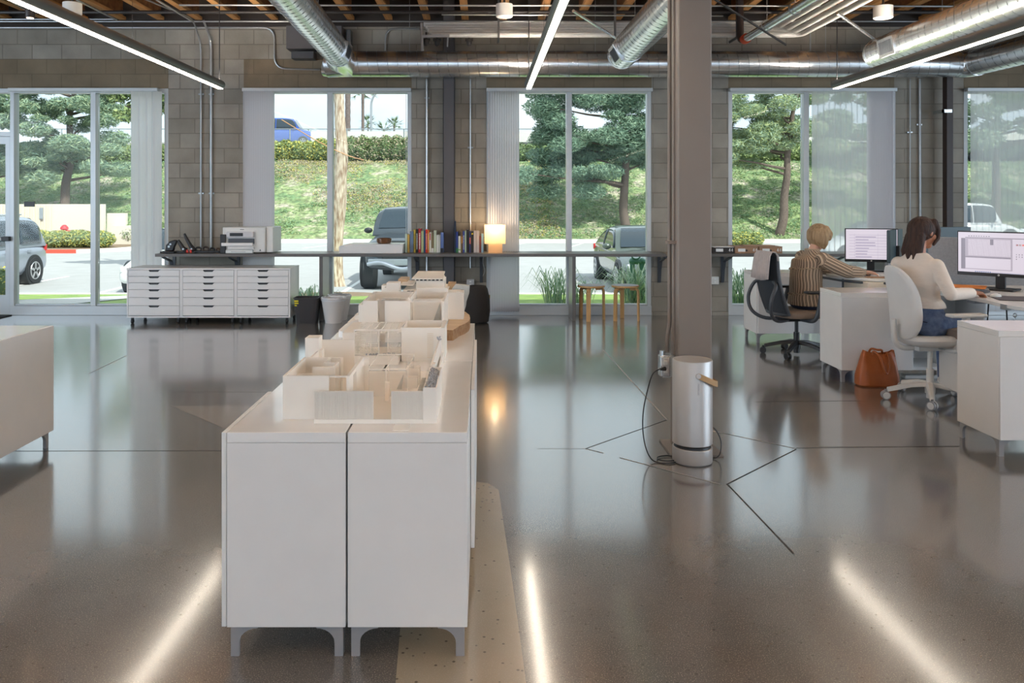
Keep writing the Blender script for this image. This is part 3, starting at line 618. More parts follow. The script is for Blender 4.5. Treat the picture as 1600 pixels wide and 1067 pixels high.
# drawer units -----------------------------------------------------------
xa = fx(198, 10.0); wu = .665
def drawer_unit():
    e = thing('drawer_unit', 'x', 'drawer cabinet', (0, 0, 0), 'white drawer units in a row')
    W_ = wu; q = MB(); q.box(0, W_, 0, .48, .075, .095); q.box(0, .018, 0, .48, .095, .66); q.box(W_ - .018, W_, 0, .48, .095, .66); q.box(0, W_, .46, .48, .095, .66); q.box(-.002, W_ + .002, -.005, .482, .66, .68)
    q.build('carcass', 'white_lacquer', e, bevel=.0015)
    hs = [.078, .078, .082, .098, .098, .123]; z = .656
    for h in hs:
        q = MB(); z0, z1 = z - h + .004, z; xm = W_ / 2; nw = .070
        q.box(.022, xm - nw, -.002, .016, z0, z1); q.box(xm + nw, W_ - .022, -.002, .016, z0, z1); q.box(xm - nw, xm + nw, -.002, .016, z0, z1 - .021)
        q.add([(xm - nw, -.002, z1), (xm - nw, -.002, z1 - .021), (xm - nw + .022, -.002, z1 - .021)], [(0, 1, 2)]); q.add([(xm + nw, -.002, z1), (xm + nw, -.002, z1 - .021), (xm + nw - .022, -.002, z1 - .021)], [(0, 2, 1)])
        d = q.build('drawer', 'white_lacquer', e, smooth=False, fix=False)
        q = MB(); q.box(xm - nw, xm + nw, .018, .03, z1 - .026, z1 + .002); q.build('grip_slot', 'black_plastic', d, smooth=False)
        z -= h
    for cx_ in (.05, W_ - .05):
        for cy_ in (.05, .43):
            q = MB(); q.cyl((cx_ - .012, cy_, .027), (cx_ + .012, cy_, .027), .027, n=20); q.box(cx_ - .014, cx_ + .014, cy_ - .012, cy_ + .012, .03, .075); q.build('caster', 'black_plastic', e)
    return e
du = drawer_unit(); du['label'] = 'leftmost white drawer unit on casters in the row of three under the counter'
du.location = (xa, 10.0, 0)
for k, lab in ((1, 'middle white drawer unit on casters in the row of three under the counter'), (2, 'rightmost white drawer unit on casters, beside the dark wastebin')):
    c = dup(du, lab); c.location = (xa + k * wu, 10.0, 0)
# counter ---------------------------------------------------------------
def counter(label, x0, x1, legs, brackets):
    e = thing('wall_counter', label, 'counter', ((x0 + x1) / 2, 10.4, 0))
    q = MB(); q.box(x0, x1, 10.2, 10.72, .805, .843); q.build('counter_top', 'counter_top', e, bevel=.003)
    for lx in legs:
        q = MB(); q.box(lx - .022, lx + .022, 10.22, 10.66, 0, .805); q.build('panel_leg', 'counter_top', e, bevel=.003)
    for bx in brackets:
        q = MB(); q.box(bx - .02, bx + .02, YW - .012, YW - .001, .43, .80); q.box(bx - .02, bx + .02, 10.35, YW - .002, .79, .804)
        pts = [(YW - .02, .44), (YW - .05, .60), (YW - .11, .72), (10.38, .785)]; 
        for (a, b), (c, d) in zip(pts, pts[1:]): q.bar((bx, a, b), (bx, c, d), .018, .04, 0, (1, 0, 0))
        q.build('bracket', 'dark_grey_plastic', e, bevel=.002)
    return e
counter('long grey counter running along the windows from the printer to the column', fx(242, 10.2), fx(1041, 10.2), [fx(501.5, 10.22), fx(897, 10.22)], [fx(270, 10.7), fx(371, 10.7), fx(652, 10.7), fx(752, 10.7), fx(1031, 10.7)])
counter('shorter grey counter right of the column, carrying the flat boxes', fx(1100, 10.2), fx(1392, 10.2), [fx(1385, 10.22)], [fx(1130, 10.7), fx(1300, 10.7)])
ZC = .844
def X1(px, Y=10.35): return fx(px, Y)
def ZZ(py, Y=10.35): return fz(py, Y)
# printer
e = thing('laser_printer', 'grey office printer with a dark touch panel standing on the counter', 'printer', (X1(388), 10.4, ZC))
px0, px1 = X1(351.5), X1(414); pf, pb = 10.22, 10.70
q = MB(); q.box(px0, px1 + .03, pf + .03, pb, ZC + .012, ZZ(355, 10.25)); q.build('housing', 'pvc_white', e, bevel=.012)
q = MB(); q.box(px1 + .035, px1 + .12, pf + .06, pb, ZC + .012, ZZ(354.5, 10.28)); q.build('side_module', 'pvc_white', e, bevel=.006)
q = MB(); q.box(px0 + .06, px0 + .40, pf - .015, pf + .05, ZZ(371.5, 10.2), ZZ(362, 10.2)); d_ = q.build('control_panel', 'blind_solid', e, bevel=.012)
q = MB(); q.box(px0 + .105, px0 + .27, pf - .019, pf - .013, ZZ(369, 10.2), ZZ(364, 10.2)); q.build('touch_screen', 'black_plastic', d_, bevel=.003)
q = MB(); q.box(px0 + .08, px0 + .40, pf + .0, pf + .032, ZZ(381, 10.2), ZZ(373, 10.2)); q.build('output_slot', 'dark_grey_plastic', e, bevel=.004)
q = MB(); q.box(px0 + .0, px0 + .39, pf - .02, pf + .04, ZZ(384.5, 10.2), ZZ(379.5, 10.2)); q.build('manual_tray', 'white_lacquer', e, bevel=.004)
q = MB(); q.box(px0 + .07, px0 + .40, pf + .0, pf + .035, ZZ(389.5, 10.2), ZZ(385, 10.2)); q.build('middle_cover', 'light_fabric', e, bevel=.004)
q = MB(); q.box(px0 + .05, px0 + .39, pf - .01, pf + .04, ZC + .003, ZZ(390.5, 10.2)); q.build('paper_drawer', 'pvc_white', e, bevel=.006)
q = MB(); q.box(px0 + .12, px0 + .30, pf - .013, pf - .008, ZC + .02, ZC + .026); q.build('drawer_grip', 'leg_grey', e)
q = MB(); q.box(px0 - .02, px0 + .045, pf + .0, pf + .04, ZC + .003, ZZ(366.5, 10.2)); q.build('black_side', 'black_plastic', e, bevel=.004)
for dx in (.03, .38):
    for yy_ in (pf + .06, pb - .04): q = MB(); q.cyl((px0 + dx, yy_, ZC - .001), (px0 + dx, yy_, ZC + .014), .012); q.build('rubber_foot', 'rubber', e)
def textobj(s, size, loc, mt, parent=None, ext=.0006, rot=(90, 0, 0), name='lettering'):
    c = bpy.data.curves.new(name, 'FONT'); c.body = s; c.size = size; c.extrude = ext; c.align_x = 'CENTER'; c.align_y = 'CENTER'; c.materials.append(MT[mt])
    o = bpy.data.objects.new(name, c); COL.objects.link(o); o.location = loc; o.rotation_euler = [R(a) for a in rot]
    if parent: o.parent = parent; o.matrix_parent_inverse = wm(parent).inverted()
    bpy.context.view_layer.update(); me = bpy.data.meshes.new_from_object(o.evaluated_get(bpy.context.evaluated_depsgraph_get())); n_ = bpy.data.objects.new(name, me); COL.objects.link(n_); n_.location = o.location; n_.rotation_euler = o.rotation_euler
    if parent: n_.parent = parent; n_.matrix_parent_inverse = o.matrix_parent_inverse
    bpy.data.objects.remove(o); return n_
q = MB(); q.box(px0 + .22, px0 + .27, pf + .028, pf + .031, ZZ(359, 10.25), ZZ(358.2, 10.25)); q.build('maker_mark', 'dark_grey_plastic', e)
q = MB(); q.prism([(px1 - .045, ZC + .03), (px1 - .02, ZC + .03), (px1 - .0325, ZC + .055)], pf + .0275, pf + .031, 'y'); q.build('triangle_mark', 'dark_grey_plastic', e)
# office punches and staplers
def punch(label, px, pyt, lean, base=(258, 290), big=1.0):
    X_ = X1(px); e = thing('stapler', label, 'stapler', (X_, 10.35, ZC))
    q = MB(); q.box(X_ - .05, X_ + .08, 10.31, 10.40, ZC, ZC + .022); q.build('base_plate', 'black_plastic', e, bevel=.006)
    q = MB(); h = ZZ(pyt) - ZC
    P = [V((X_ + .05, 10.355, ZC + .03)), V((X_ + .02 + lean * .2, 10.355, ZC + h * .35)), V((X_ + lean * .7, 10.355, ZC + h * .75)), V((X_ + lean, 10.355, ZC + h - .012))]
    q.tube(P, [.034, .028 * big, .022 * big, .013], 12); q.build('lever_arm', 'black_plastic', e)
    q = MB(); q.cyl((X_ + .03, 10.31, ZC + .05), (X_ + .03, 10.40, ZC + .05), .012); q.build('hinge_pin', 'conduit_steel', e)
    return e
e = thing('hole_punch', 'big black heavy-duty hole punch at the left end of the counter', 'hole punch', (X1(264), 10.36, ZC))
q = MB(); q.box(X1(253), X1(275), 10.28, 10.46, ZC, ZC + .022); q.build('base_plate', 'black_plastic', e, bevel=.006)
q = MB(); q.prism([(X1(258), ZC + .024), (X1(271), ZC + .024), (X1(272), ZC + .07), (X1(277), ZZ(376)), (X1(273), ZZ(374.5)), (X1(265), ZZ(377)), (X1(259.5), ZC + .10)], 10.34, 10.40, 'y'); q.build('lever_arm', 'black_plastic', e, bevel=.012)
q = MB(); q.cyl((X1(264.5), 10.33, ZC + .08), (X1(264.5), 10.41, ZC + .08), .014); q.cyl((X1(267), 10.33, ZC + .11), (X1(267), 10.41, ZC + .11), .012); q.build('hinge_pin', 'conduit_steel', e)
punch('smaller black stapler standing between the hole punch and the tall stapler', 284, 373.5, -.045)
e = punch('tallest black stapler with two red tips, left of the conduits', 297, 363.5, -.075, big=.9)
q = MB()
for px in (294.5, 300): q.box(X1(px) - .012, X1(px) + .012, 10.30, 10.312, ZC + .005, ZC + .045)
q.build('red_tip', 'red_plastic', e, bevel=.003)
for k, (px, lab, r_) in enumerate(((309.5, 'black tape dispenser directly right of the tall stapler', .034), (321, 'black tape dispenser in front of the right conduit', .036), (331, 'dark tape roll just right of the conduits', .028), (340.5, 'open tape roll second from the printer', .026), (348, 'small dark roll touching the printer', .02))):
    X_ = X1(px); e = thing('tape_dispenser', lab, 'tape dispenser', (X_, 10.36, ZC)); 
    q = MB(); q.prism([(X_ - .05, ZC), (X_ + .055, ZC), (X_ + .06, ZC + .02), (X_ + .02, ZC + .028), (X_ - .05, ZC + .03)], 10.33, 10.39, 'y'); q.build('body', 'black_plastic', e, bevel=.005)
    q = MB(); q.tube([(X_ + r_ * cos(a * pi / 10), 10.36, ZC + .012 + r_ + r_ * .72 * sin(a * pi / 10)) for a in range(20)], .011, 8, closed=True); q.build('tape_roll', 'black_plastic' if k % 2 == 0 else 'steel_brown', e)
# flat white box with amber dish
q = MB(); q.prism([(X1(532), ZC), (X1(630), ZC), (X1(631), ZZ(381, 10.3)), (X1(548), ZZ(381, 10.3)), (X1(532), ZZ(384.5, 10.3))], 10.24, 10.64, 'y'); o = q.build('presentation_box', 'white_lacquer', bevel=.004)
tag(o, 'long low white box on the counter in front of the parked pickup', 'box')
e = thing('glass_dish', 'small dark amber glass dish on top of the long white box', 'dish', (X1(598), 10.42, ZZ(381, 10.3)))
zz0 = ZZ(381, 10.3); mat('amber_glass', (120, 84, 58), .15, trans=.3); mat('amber', (240, 190, 96), .3, emit=.4)
q = MB(); q.lathe([(.0, .002), (.07, .0), (.092, .012), (.098, .06), (.092, .068), (.085, .062), (.08, .02), (.0, .012)], (X1(599), 10.42, zz0), 32); q.build('bowl', 'amber_glass', e)
q = MB(); q.cyl((X1(598), 10.42, zz0 + .013), (X1(598), 10.42, zz0 + .05), .03); q.build('candle', 'amber', e)
# books
BK = [('pale green', 105, 130, 205, (196, 214, 196), 'the leftmost book'), ('ochre', 132, 160, 210, (206, 168, 84), 'second from the left'), ('slate blue', 164, 208, 172, (112, 132, 158), 'thick'), ('yellow', 212, 236, 150, (206, 178, 66), 'tall'),
      ('black', 239, 267, 145, (36, 34, 34), 'with white spine lettering'), ('dark red', 269, 303, 138, (176, 44, 44), 'thick with white spine lettering'), ('light olive', 304, 338, 165, (178, 186, 138), 'with a plain spine'), ('dark blue', 340, 358, 160, (34, 74, 122), 'between olive and red'),
      ('bright red', 360, 383, 150, (214, 44, 30), 'right of the dark blue one'), ('orange', 385, 402, 155, (226, 124, 42), 'slim'), ('cream', 404, 432, 185, (226, 218, 202), 'with red spine print'), ('olive brown', 434, 462, 185, (130, 112, 76), 'with a white foot'),
      ('pale sage', 464, 495, 160, (206, 212, 186), 'tall, right of the olive brown one'), ('ivory', 497, 528, 215, (226, 224, 212), 'plain, lower than its neighbours'), ('off-white', 530, 545, 220, (214, 212, 204), 'slim, beside the blue one'), ('periwinkle blue', 548, 584, 185, (104, 126, 182), 'with a dark foot, rightmost of the left group'),
      ('navy oversize', 720, 738, 45, (30, 44, 66), 'tallest of all, against the steel column'), ('blue', 740, 767, 175, (44, 66, 140), 'with a brown head and green foot'), ('cream', 769, 799, 230, (222, 220, 206), 'with a green band near its foot'), ('brown', 801, 824, 150, (120, 92, 62), 'with an orange middle'),
      ('royal blue', 826, 848, 170, (50, 70, 150), 'in the middle of the right group'), ('pale green', 850, 870, 165, (176, 196, 168), 'slim, right of the royal blue one'), ('black', 872, 901, 150, (34, 30, 30), 'second tallest of the right group'), ('dark blue', 904, 927, 168, (52, 60, 104), 'with a pink and orange corner'),
      ('charcoal', 929, 960, 168, (40, 38, 32), 'with a round yellow dot'), ('light grey', 962, 994, 165, (198, 192, 190), 'left one of the grey pair'), ('light grey', 996, 1030, 165, (200, 194, 192), 'right one of the grey pair'), ('maroon', 1032, 1055, 230, (132, 72, 62), 'short, beside the pale blue one'), ('pale blue', 1057, 1085, 200, (136, 180, 206), 'rightmost, next to the lamp')]
bi = 0
for (cn, a, b, tp, c, how) in BK:
    Yb = 10.42; x0, x1 = fx(620 + a / 8, Yb), fx(620 + b / 8, Yb) - .0015; zt = fz(340 + tp / 8, Yb) ; zt = max(zt, ZC + .19); left = a < 600
    dep = random.uniform(.16, .22); e = thing('book', '%s book %s, %s group on the counter' % (cn, how, 'left' if left else 'right'), 'book', ((x0 + x1) / 2, Yb, ZC), 'books standing on the counter')
    if 'group' in how: e['label'] = '%s book %s' % (cn, how) + ('' if 'on the counter' in how else ' on the counter')
    q = MB(); t_ = .003; nm = 'book_' + str(bi); mat(nm, c, .5)
    q.box(x0, x0 + t_, Yb, Yb + dep, ZC, zt); q.box(x1 - t_, x1, Yb, Yb + dep, ZC, zt); q.box(x0, x1, Yb - .003, Yb + .001, ZC, zt); q.build('cover', nm, e, bevel=.0012)
    q = MB(); q.box(x0 + t_, x1 - t_, Yb + .002, Yb + dep - .004, ZC + .003, zt - .004); q.build('pages', 'paper', e)
    ac = {4: (230, 228, 220), 5: (240, 232, 220), 8: (240, 200, 190), 10: (190, 40, 50), 11: (232, 226, 214), 15: (32, 34, 44), 17: (40, 110, 70), 18: (110, 190, 60), 19: (206, 140, 60), 23: (220, 120, 110), 24: (226, 206, 40), 3: (60, 50, 30), 20: (220, 224, 236), 9: (240, 214, 120)}.get(bi)
    if ac:
        mat('ink_%d' % bi, ac, .5); q = MB(); w_ = x1 - x0; h_ = zt - ZC; xm = (x0 + x1) / 2
        if bi in (4, 5, 8, 20, 9, 3):
            k = .14
            while k < .82:
                s_ = random.uniform(.015, .035); q.box(xm - w_ * .24, xm + w_ * .24, Yb - .004, Yb - .003, ZC + h_ * k, ZC + h_ * (k + s_)); k += s_ + .015
            q.build('spine_print', 'ink_%d' % bi, e)
        elif bi == 24: q.cyl((xm, Yb - .0045, zt - .035), (xm, Yb - .003, zt - .035), .010); q.build('yellow_dot', 'ink_24', e)
        elif bi in (11, 15, 17): q.box(x0, x1, Yb - .0042, Yb - .003, ZC, ZC + h_ * .22); q.build('spine_foot', 'ink_%d' % bi, e)
        elif bi == 18: q.box(x0, x1, Yb - .0042, Yb - .003, ZC + h_ * .14, ZC + h_ * .2); q.build('spine_band', 'ink_18', e)
        elif bi == 10: q.box(xm - w_ * .2, xm + w_ * .2, Yb - .0042, Yb - .003, ZC + h_ * .62, ZC + h_ * .95); q.build('spine_print', 'ink_10', e)
        else: q.box(x0 + w_ * .25, x1, Yb - .0042, Yb - .003, ZC + h_ * .4, ZC + h_ * .7); q.build('spine_print', 'ink_%d' % bi, e)
    bi += 1
# lamp
e = thing('table_lamp', 'glowing box-shaped paper table lamp at the right end of the books', 'lamp', (X1(776), 10.42, ZC))
la, lb = X1(757, 10.32), X1(790, 10.32); lz0, lz1 = ZZ(381, 10.32), ZZ(351.5, 10.32)
q = MB(); y0_, y1_ = 10.30, 10.56
for (a, b, c, d) in (((la, y0_), (lb, y0_), 0, 0), ((la, y1_), (lb + .0, y1_), 0, 0), ((la, y0_), (la, y1_), 0, 0), ((lb, y0_), (lb, y1_), 0, 0)): q.quad((a[0], a[1], lz0), (b[0], b[1], lz0), (b[0], b[1], lz1), (a[0], a[1], lz1))
q.build('lamp_shade', 'lampshade', e, fix=False, smooth=False)
q = MB(); q.box(X1(763, 10.36), X1(785, 10.36), 10.35, 10.51, ZC, lz0 + .01); q.build('lamp_base', 'lampshade', e, bevel=.002)
q = MB(); q.ball(((la + lb) / 2, 10.43, (lz0 + lz1) / 2), .035); mat('bulb', (255, 226, 180), .5, emit=3.5, ec=(255, 220, 170)); q.build('bulb', 'bulb', e)
q = MB(); q.tube(bend([(X1(757), 10.5, ZC + .006), (X1(757), 10.73, ZC + .0), (X1(754, 10.7), 10.735, .7), (X1(758, 10.7), 10.735, .58), (X1(750, 10.7), 10.73, .44)], .04), .0035, 6); q.build('power_cord', 'pvc_white', e)
pl = bpy.data.lights.new('table_lamp_light', 'POINT'); pl.energy = 4; pl.color = (1, .74, .46); pl.shadow_soft_size = .05; po = bpy.data.objects.new('table_lamp_light', pl); COL.objects.link(po); po.location = ((la + lb) / 2, 10.43, lz1 + .0)
# bins
def bin_(label, px, r0, r1, h, Y, mt, square=False, lid=None):
    X_ = fx(px, Y); e = thing('wastebin', label, 'wastebin', (X_, Y, 0))
    q = MB(); n = 32
    rg = []
    for (r_, z) in ((r0, 0), (r0 * 1.02, .01), (r1, h - .012), (r1 + .008, h - .01), (r1 + .008, h), (r1 - .004, h), (r1 - .006, h - .02), (r0 - .006, .012), (.001, .012)):
        if square: rg.append([(X_ + max(-1, min(1, 1.32 * cos(2 * pi * j / n))) * r_, Y + max(-1, min(1, 1.32 * sin(2 * pi * j / n))) * r_ * .8, z) for j in range(n)])
        else: rg.append([(X_ + cos(2 * pi * j / n) * r_, Y + sin(2 * pi * j / n) * r_, z) for j in range(n)])
    q.loft(rg); q.build('bucket', mt, e)
    return e, X_
mat('bin_black', (58, 56, 58), .55); mat('bin_white', (222, 220, 218), .5); mat('liner', (232, 234, 236), .4)
e, X_ = bin_('black wastebin with a yellow sticker beside the drawer units', 480.5, .115, .148, .315, 10.12, 'bin_black', True)
q = MB()
for k, w_ in enumerate((.05, .05, .04)): q.box(X_ - .135, X_ - .135 + w_, 10.12 - .1265 + .008 * k, 10.12 - .118 + .008 * k, .27 - k * .028, .287 - k * .028)
q.build('yellow_sticker', 'yellow_label', e)
for (px, Y, lab) in ((521, 10.12, 'white round wastebin with a bag liner, nearer of the two white bins'), (530, 10.38, 'second white round wastebin, mostly hidden behind the first white one')):
    e, X_ = bin_(lab, px, .10, .148, .30, Y, 'bin_white')
    q = MB(); rg = []
    for (r_, z) in ((.150, .27), (.158, .302), (.148, .315), (.135, .300)): rg.append([(X_ + cos(2 * pi * j / 30) * (r_ + .004 * sin(j * 5.1)), Y + sin(2 * pi * j / 30) * (r_ + .004 * sin(j * 5.1)), z + .004 * sin(j * 3.3)) for j in range(30)])
    q.loft(rg, cap=False); q.build('bin_liner', 'liner', e)
# dark basket
e = thing('woven_basket', 'dark bulging woven basket standing under the table lamp', 'basket', (fx(746, 10.1), 10.1, 0))
q = MB(); q.lathe([(.13, 0), (.155, .02), (.172, .15), (.168, .30), (.14, .42), (.12, .455), (.02, .46)], (fx(744, 10.1), 10.1, 0), 32); q.build('basket_body', 'basket_black', e)
q = MB(); q.tube([(fx(765, 10.1), 10.1 + .02 * cos(a * pi / 6), .32 + .02 * sin(a * pi / 6)) for a in range(12)], .005, 6, closed=True); q.build('ring_handle', 'brass', e)
# stools
def stool():
    e = thing('stool', 'x', 'stool', (0, 0, 0), 'bentwood stools under the counter')
    q = MB(); q.lathe([(.0, .415), (.165, .415), (.172, .42), (.172, .436), (.168, .440), (0, .440)], (0, 0, 0), 40); s_ = q.build('seat', 'stool_wood', e)
    q = MB(); q.cyl((0, 0, .4395), (0, 0, .4425), .164, n=40); q.build('seat_lining', 'stool_seat', s_)
    for k in range(3):
        a = R(k * 120 + 12); dx, dy = cos(a), sin(a)
        q = MB(); pts = bend([(dx * .06, dy * .06, .404), (dx * .165, dy * .165, .404), (dx * .170, dy * .170, 0)], .055, 6)
        for p, n_ in zip(pts, pts[1:]): q.bar(p, n_, .052, .021, 0, (dx, dy, .001))
        q.build('leg', 'stool_wood', e, bevel=.002)
    return e
st = stool(); st['label'] = 'left of the two pale wooden stools under the counter'; st.location = (fx(923.5, 10.32), 10.32, 0)
c = dup(st, 'right of the two pale wooden stools, nearer the pier'); c.location = (fx(977, 10.32), 10.32, 0); c.rotation_euler.z = R(-38)
# second leg behind each stool is part of the turned frame; flat boxes on the right counter
mat('binder_black', (40, 36, 36), .6); mat('binder_tan', (160, 124, 96), .7)
def filebox(label, a, b, mt, zs=.085):
    x0, x1 = X1(a, 10.3), X1(b, 10.3); e = thing('file_box', label, 'file box', ((x0 + x1) / 2, 10.42, ZC)); zt = ZC + zs
    q = MB(); q.box(x0, x1, 10.28, 10.56, ZC, zt - .006); q.build('box_body', mt, e, bevel=.002)
    q = MB(); q.box(x0 - .002, x1 + .002, 10.276, 10.565, zt - .006, zt); q.build('box_lid', mt, e, bevel=.002)
    q = MB(); q.box(x0 + .04, x0 + .13, 10.277, 10.281, ZC + .02, ZC + .058); q.build('label_card', 'paper', e)
    if mt != 'binder_black': q = MB(); q.cyl(((x0 + x1) / 2, 10.275, ZC + .035), ((x0 + x1) / 2, 10.281, ZC + .035), .012); q.build('finger_hole', 'black_plastic', e)
    q = MB(); xx = x1 - .055
    for dx in (0, .032):
        q.bar((xx + dx, 10.2785, ZC + .022), (xx + dx, 10.2785, ZC + .06), .009, .003); q.bar((xx + dx - .016, 10.2785, ZC + .03), (xx + dx, 10.2785, ZC + .058), .008, .003)
    q.build('white_mark', 'paper', e)
filebox('black flat file box on the right-hand counter beside the column', 1113, 1146.5, 'binder_black', .07)
filebox('tan file box in the middle of the three on the right-hand counter', 1147.5, 1184, 'binder_tan')
filebox('tan file box at the right end, partly behind the hanging towel', 1185.5, 1221.5, 'binder_tan')
q = MB(); q.box(X1(1113, 10.4), X1(1150, 10.4), 10.32, 10.52, ZC + .071, ZC + .079); o = q.build('paper_pad', 'paper'); tag(o, 'thin stack of white paper on the black file box', 'paper')
q = MB(); q.box(X1(1160, 10.4), X1(1208, 10.4), 10.33, 10.53, ZC + .086, ZC + .095); o = q.build('folder', 'cardboard'); tag(o, 'flat brown folder lying across the two tan file boxes', 'folder')
# ------------------------------------------------------------------ air purifier
e = thing('air_purifier', 'silver cylindrical air purifier with a tan strap handle in front of the column', 'air purifier', (1.205, 4.72, 0))
PX, PY, PR = 1.205, 4.72, .113
q = MB(); q.lathe([(PR - .012, 0), (PR - .004, .004), (PR, .012), (PR, .088), (PR - .003, .091)], (PX, PY, 0), 64); q.build('base_ring', 'brushed_alu', e)
q = MB(); q.lathe([(PR - .008, .091), (PR - .010, .094), (PR - .010, .108), (PR - .008, .111)], (PX, PY, 0), 64); q.build('air_gap', 'black_plastic', e)
q = MB(); q.lathe([(PR - .003, .111), (PR, .114), (PR, .585), (PR - .002, .589), (PR - .006, .590), (PR - .008, .588)], (PX, PY, 0), 64); q.build('shell', 'brushed_alu', e)
q = MB(); q.lathe([(PR - .008, .586), (.03, .580), (.026, .578), (.026, .56), (0, .56)], (PX, PY, 0), 64); t_ = q.build('top_plate', 'brushed_top', e)
q = MB(); q.cyl((PX, PY, .579), (PX, PY, .5815), .024, n=32); q.build('display_lens', 'black_plastic', t_)
def ring_pt(a, r_, z): return V((PX + cos(a) * r_, PY + sin(a) * r_, z))
a0, a1 = R(-88), R(92)
for k, ar in enumerate((a0, a1)):
    q = MB(); q.cyl(ring_pt(ar, PR - .002, .515), ring_pt(ar, PR + .010, .515), .014, n=24); q.build('strap_button', 'brushed_alu', e)
q = MB(); rings = []
nrm = 22
for i in range(nrm + 1):
    t1 = i / nrm; ang = a0 + (a1 - a0) * t1; rr = PR + .004 + .022 * sin(pi * t1); z = .515 - .065 * sin(pi * t1) ** 1.2
    p = ring_pt(ang, rr, z); n_ = V((cos(ang), sin(ang), 0)); hw = .017
    rings.append([p + V((0, 0, -hw)), p + V((0, 0, hw)), p + n_ * .003 + V((0, 0, hw)), p + n_ * .003 + V((0, 0, -hw))])
q.loft(rings); q.build('strap_handle', 'leather_tan', e, bevel=.001)
textobj('MOLEKULE', .013, (PX + .005, PY - PR - .0006, .44), 'leg_grey', e, rot=(90, 90, 0), ext=.0004)
pts = [(1.085, 4.885, .50), (1.04, 4.86, .50), (1.0, 4.84, .475), (.965, 4.80, .40), (.935, 4.78, .28), (.93, 4.77, .16), (.945, 4.74, .06), (.98, 4.70, .008), (1.06, 4.67, .006), (1.13, 4.72, .006), (1.10, 4.80, .006), (1.03, 4.79, .007), (1.01, 4.73, .008), (1.07, 4.69, .012), (1.15, 4.745, .010)]
def smoothp(pts, n=6):
    P = [V(p) for p in pts]; P = [P[0] * 2 - P[1]] + P + [P[-1] * 2 - P[-2]]; out = []
    for a, b, c, d in zip(P, P[1:], P[2:], P[3:]):
        for i in range(n):
            t = i / n; out.append(.5 * ((2 * b) + (c - a) * t + (2 * a - 5 * b + 4 * c - d) * t * t + (3 * b - a - 3 * c + d) * t ** 3))
    return out + [P[-2]]
q = MB(); q.tube(smoothp(pts), .0035, 8); q.tube([(1.085, 4.885, .50), (1.055, 4.87, .50)], [.013, .008], 12); q.build('power_cord', 'black_plastic', e)
q = MB(); q.tube(smoothp([(1.30, 4.80, .012), (1.34, 4.76, .006), (1.375, 4.76, .03), (1.385, 4.77, .10), (1.36, 4.78, .16), (1.335, 4.79, .18), (1.33, 4.85, .17)]), .0035, 8); q.build('cord_loop', 'black_plastic', e)
# ================================================================== ARCHITECTURAL MODELS
def rounded(poly, r=.08, n=5):
    P = [V((a, b, 0)) for a, b in poly]; out = []
    for i in range(len(P)):
        a, b, c = P[i - 1], P[i], P[(i + 1) % len(P)]; r1 = min(r, (a - b).length / 2.1, (c - b).length / 2.1)
        out += [(v.x, v.y) for v in arc(b + (a - b).normalized() * r1, b, b + (c - b).normalized() * r1, n)]
    return out

Z0 = .7405
MB.jit = .0009
def mbox(q, p0, p1, Y_0, Y_1, pyt=None, z0=Z0, zt=None, Yr=None, mi=0):
    Yr = Yr or Y_0; q.box(fx(p0, Yr), fx(p1, Yr), Y_0, Y_1, z0, fz(pyt, Yr) if pyt is not None else zt, mi)
# model A, courtyard house at the front
A = thing('architectural_model', 'front cream architectural model with ribbed fences and an open courtyard', 'architectural model', (-.43, 3.2, Z0))
AX0, AX1 = fx(441.7, 2.85), fx(683, 2.81)
q = MB(); q.box(fx(490, 2.795), fx(661, 2.795), 2.795, 3.30, Z0, Z0 + .014); q.box(AX0 + .01, -.19, 3.0, 3.62, Z0, Z0 + .008); q.build('base_board', 'model_white', A, smooth=False)
HT = .892; q = MB(); tk = .009
q.box(AX0, fx(514, 2.85), 2.85, 2.85 + tk, Z0, HT); q.box(AX0, AX0 + tk, 2.85, 3.19, Z0, HT); q.box(AX0, -.545, 3.19 - tk, 3.19, Z0, HT)
q.box(-.63, -.545, 3.02, 3.02 + tk, Z0, HT - .004); q.box(-.69, -.63, 3.03, 3.035, Z0, HT - .03); q.box(-.553, -.545, 3.02, 3.10, Z0, HT); q.box(-.553, -.545, 3.14, 3.19, Z0, HT)
q.box(-.60, -.59, 3.08, 3.19, Z0, HT); q.box(-.60, -.555, 3.08, 3.088, Z0, HT); q.box(fx(514, 2.85), fx(541, 2.85), 2.85, 2.857, HT - .006, HT)
q.box(fx(541, 2.85), fx(541, 2.85) + .012, 2.85, 3.20, HT - .014, HT); q.box(fx(541, 2.85), fx(541, 2.85) + .012, 2.85, 2.93, Z0, HT); q.box(fx(541, 2.85), fx(541, 2.85) + .012, 3.0, 3.20, Z0, HT)
q.box(fx(541, 2.85) + .0, fx(541, 2.85) + .03, 3.2, 3.208, Z0, HT - .002)
q.build('room_walls', 'model_white', A, smooth=False)
q = MB(); q.box(AX0 + .02, AX0 + .09, 2.87, 2.95, Z0 + .008, Z0 + .05); q.box(-.64, -.6, 2.90, 3.0, Z0 + .008, Z0 + .035); q.build('inner_blocks', 'model_cream', A, smooth=False)
for (a, b, mid) in ((490.5, 583.5, 553), (611.5, 661, 640)):
    q = MB(); xa_, xb_ = fx(a, 2.80), fx(b, 2.80); n = int((xb_ - xa_) / .0048)
    for k in range(n): xx = xa_ + (xb_ - xa_) * k / n; q.box(xx, xx + .0042, 2.7975, 2.802, Z0 + .014, fz(611, 2.80))
    q.box(xa_, xb_, 2.8015, 2.806, Z0 + .014, fz(611, 2.80)); q.build('ribbed_fence', 'model_white', A, smooth=False)
pa, pb = fx(661, 2.80), fx(682.5, 2.80); zt = .863
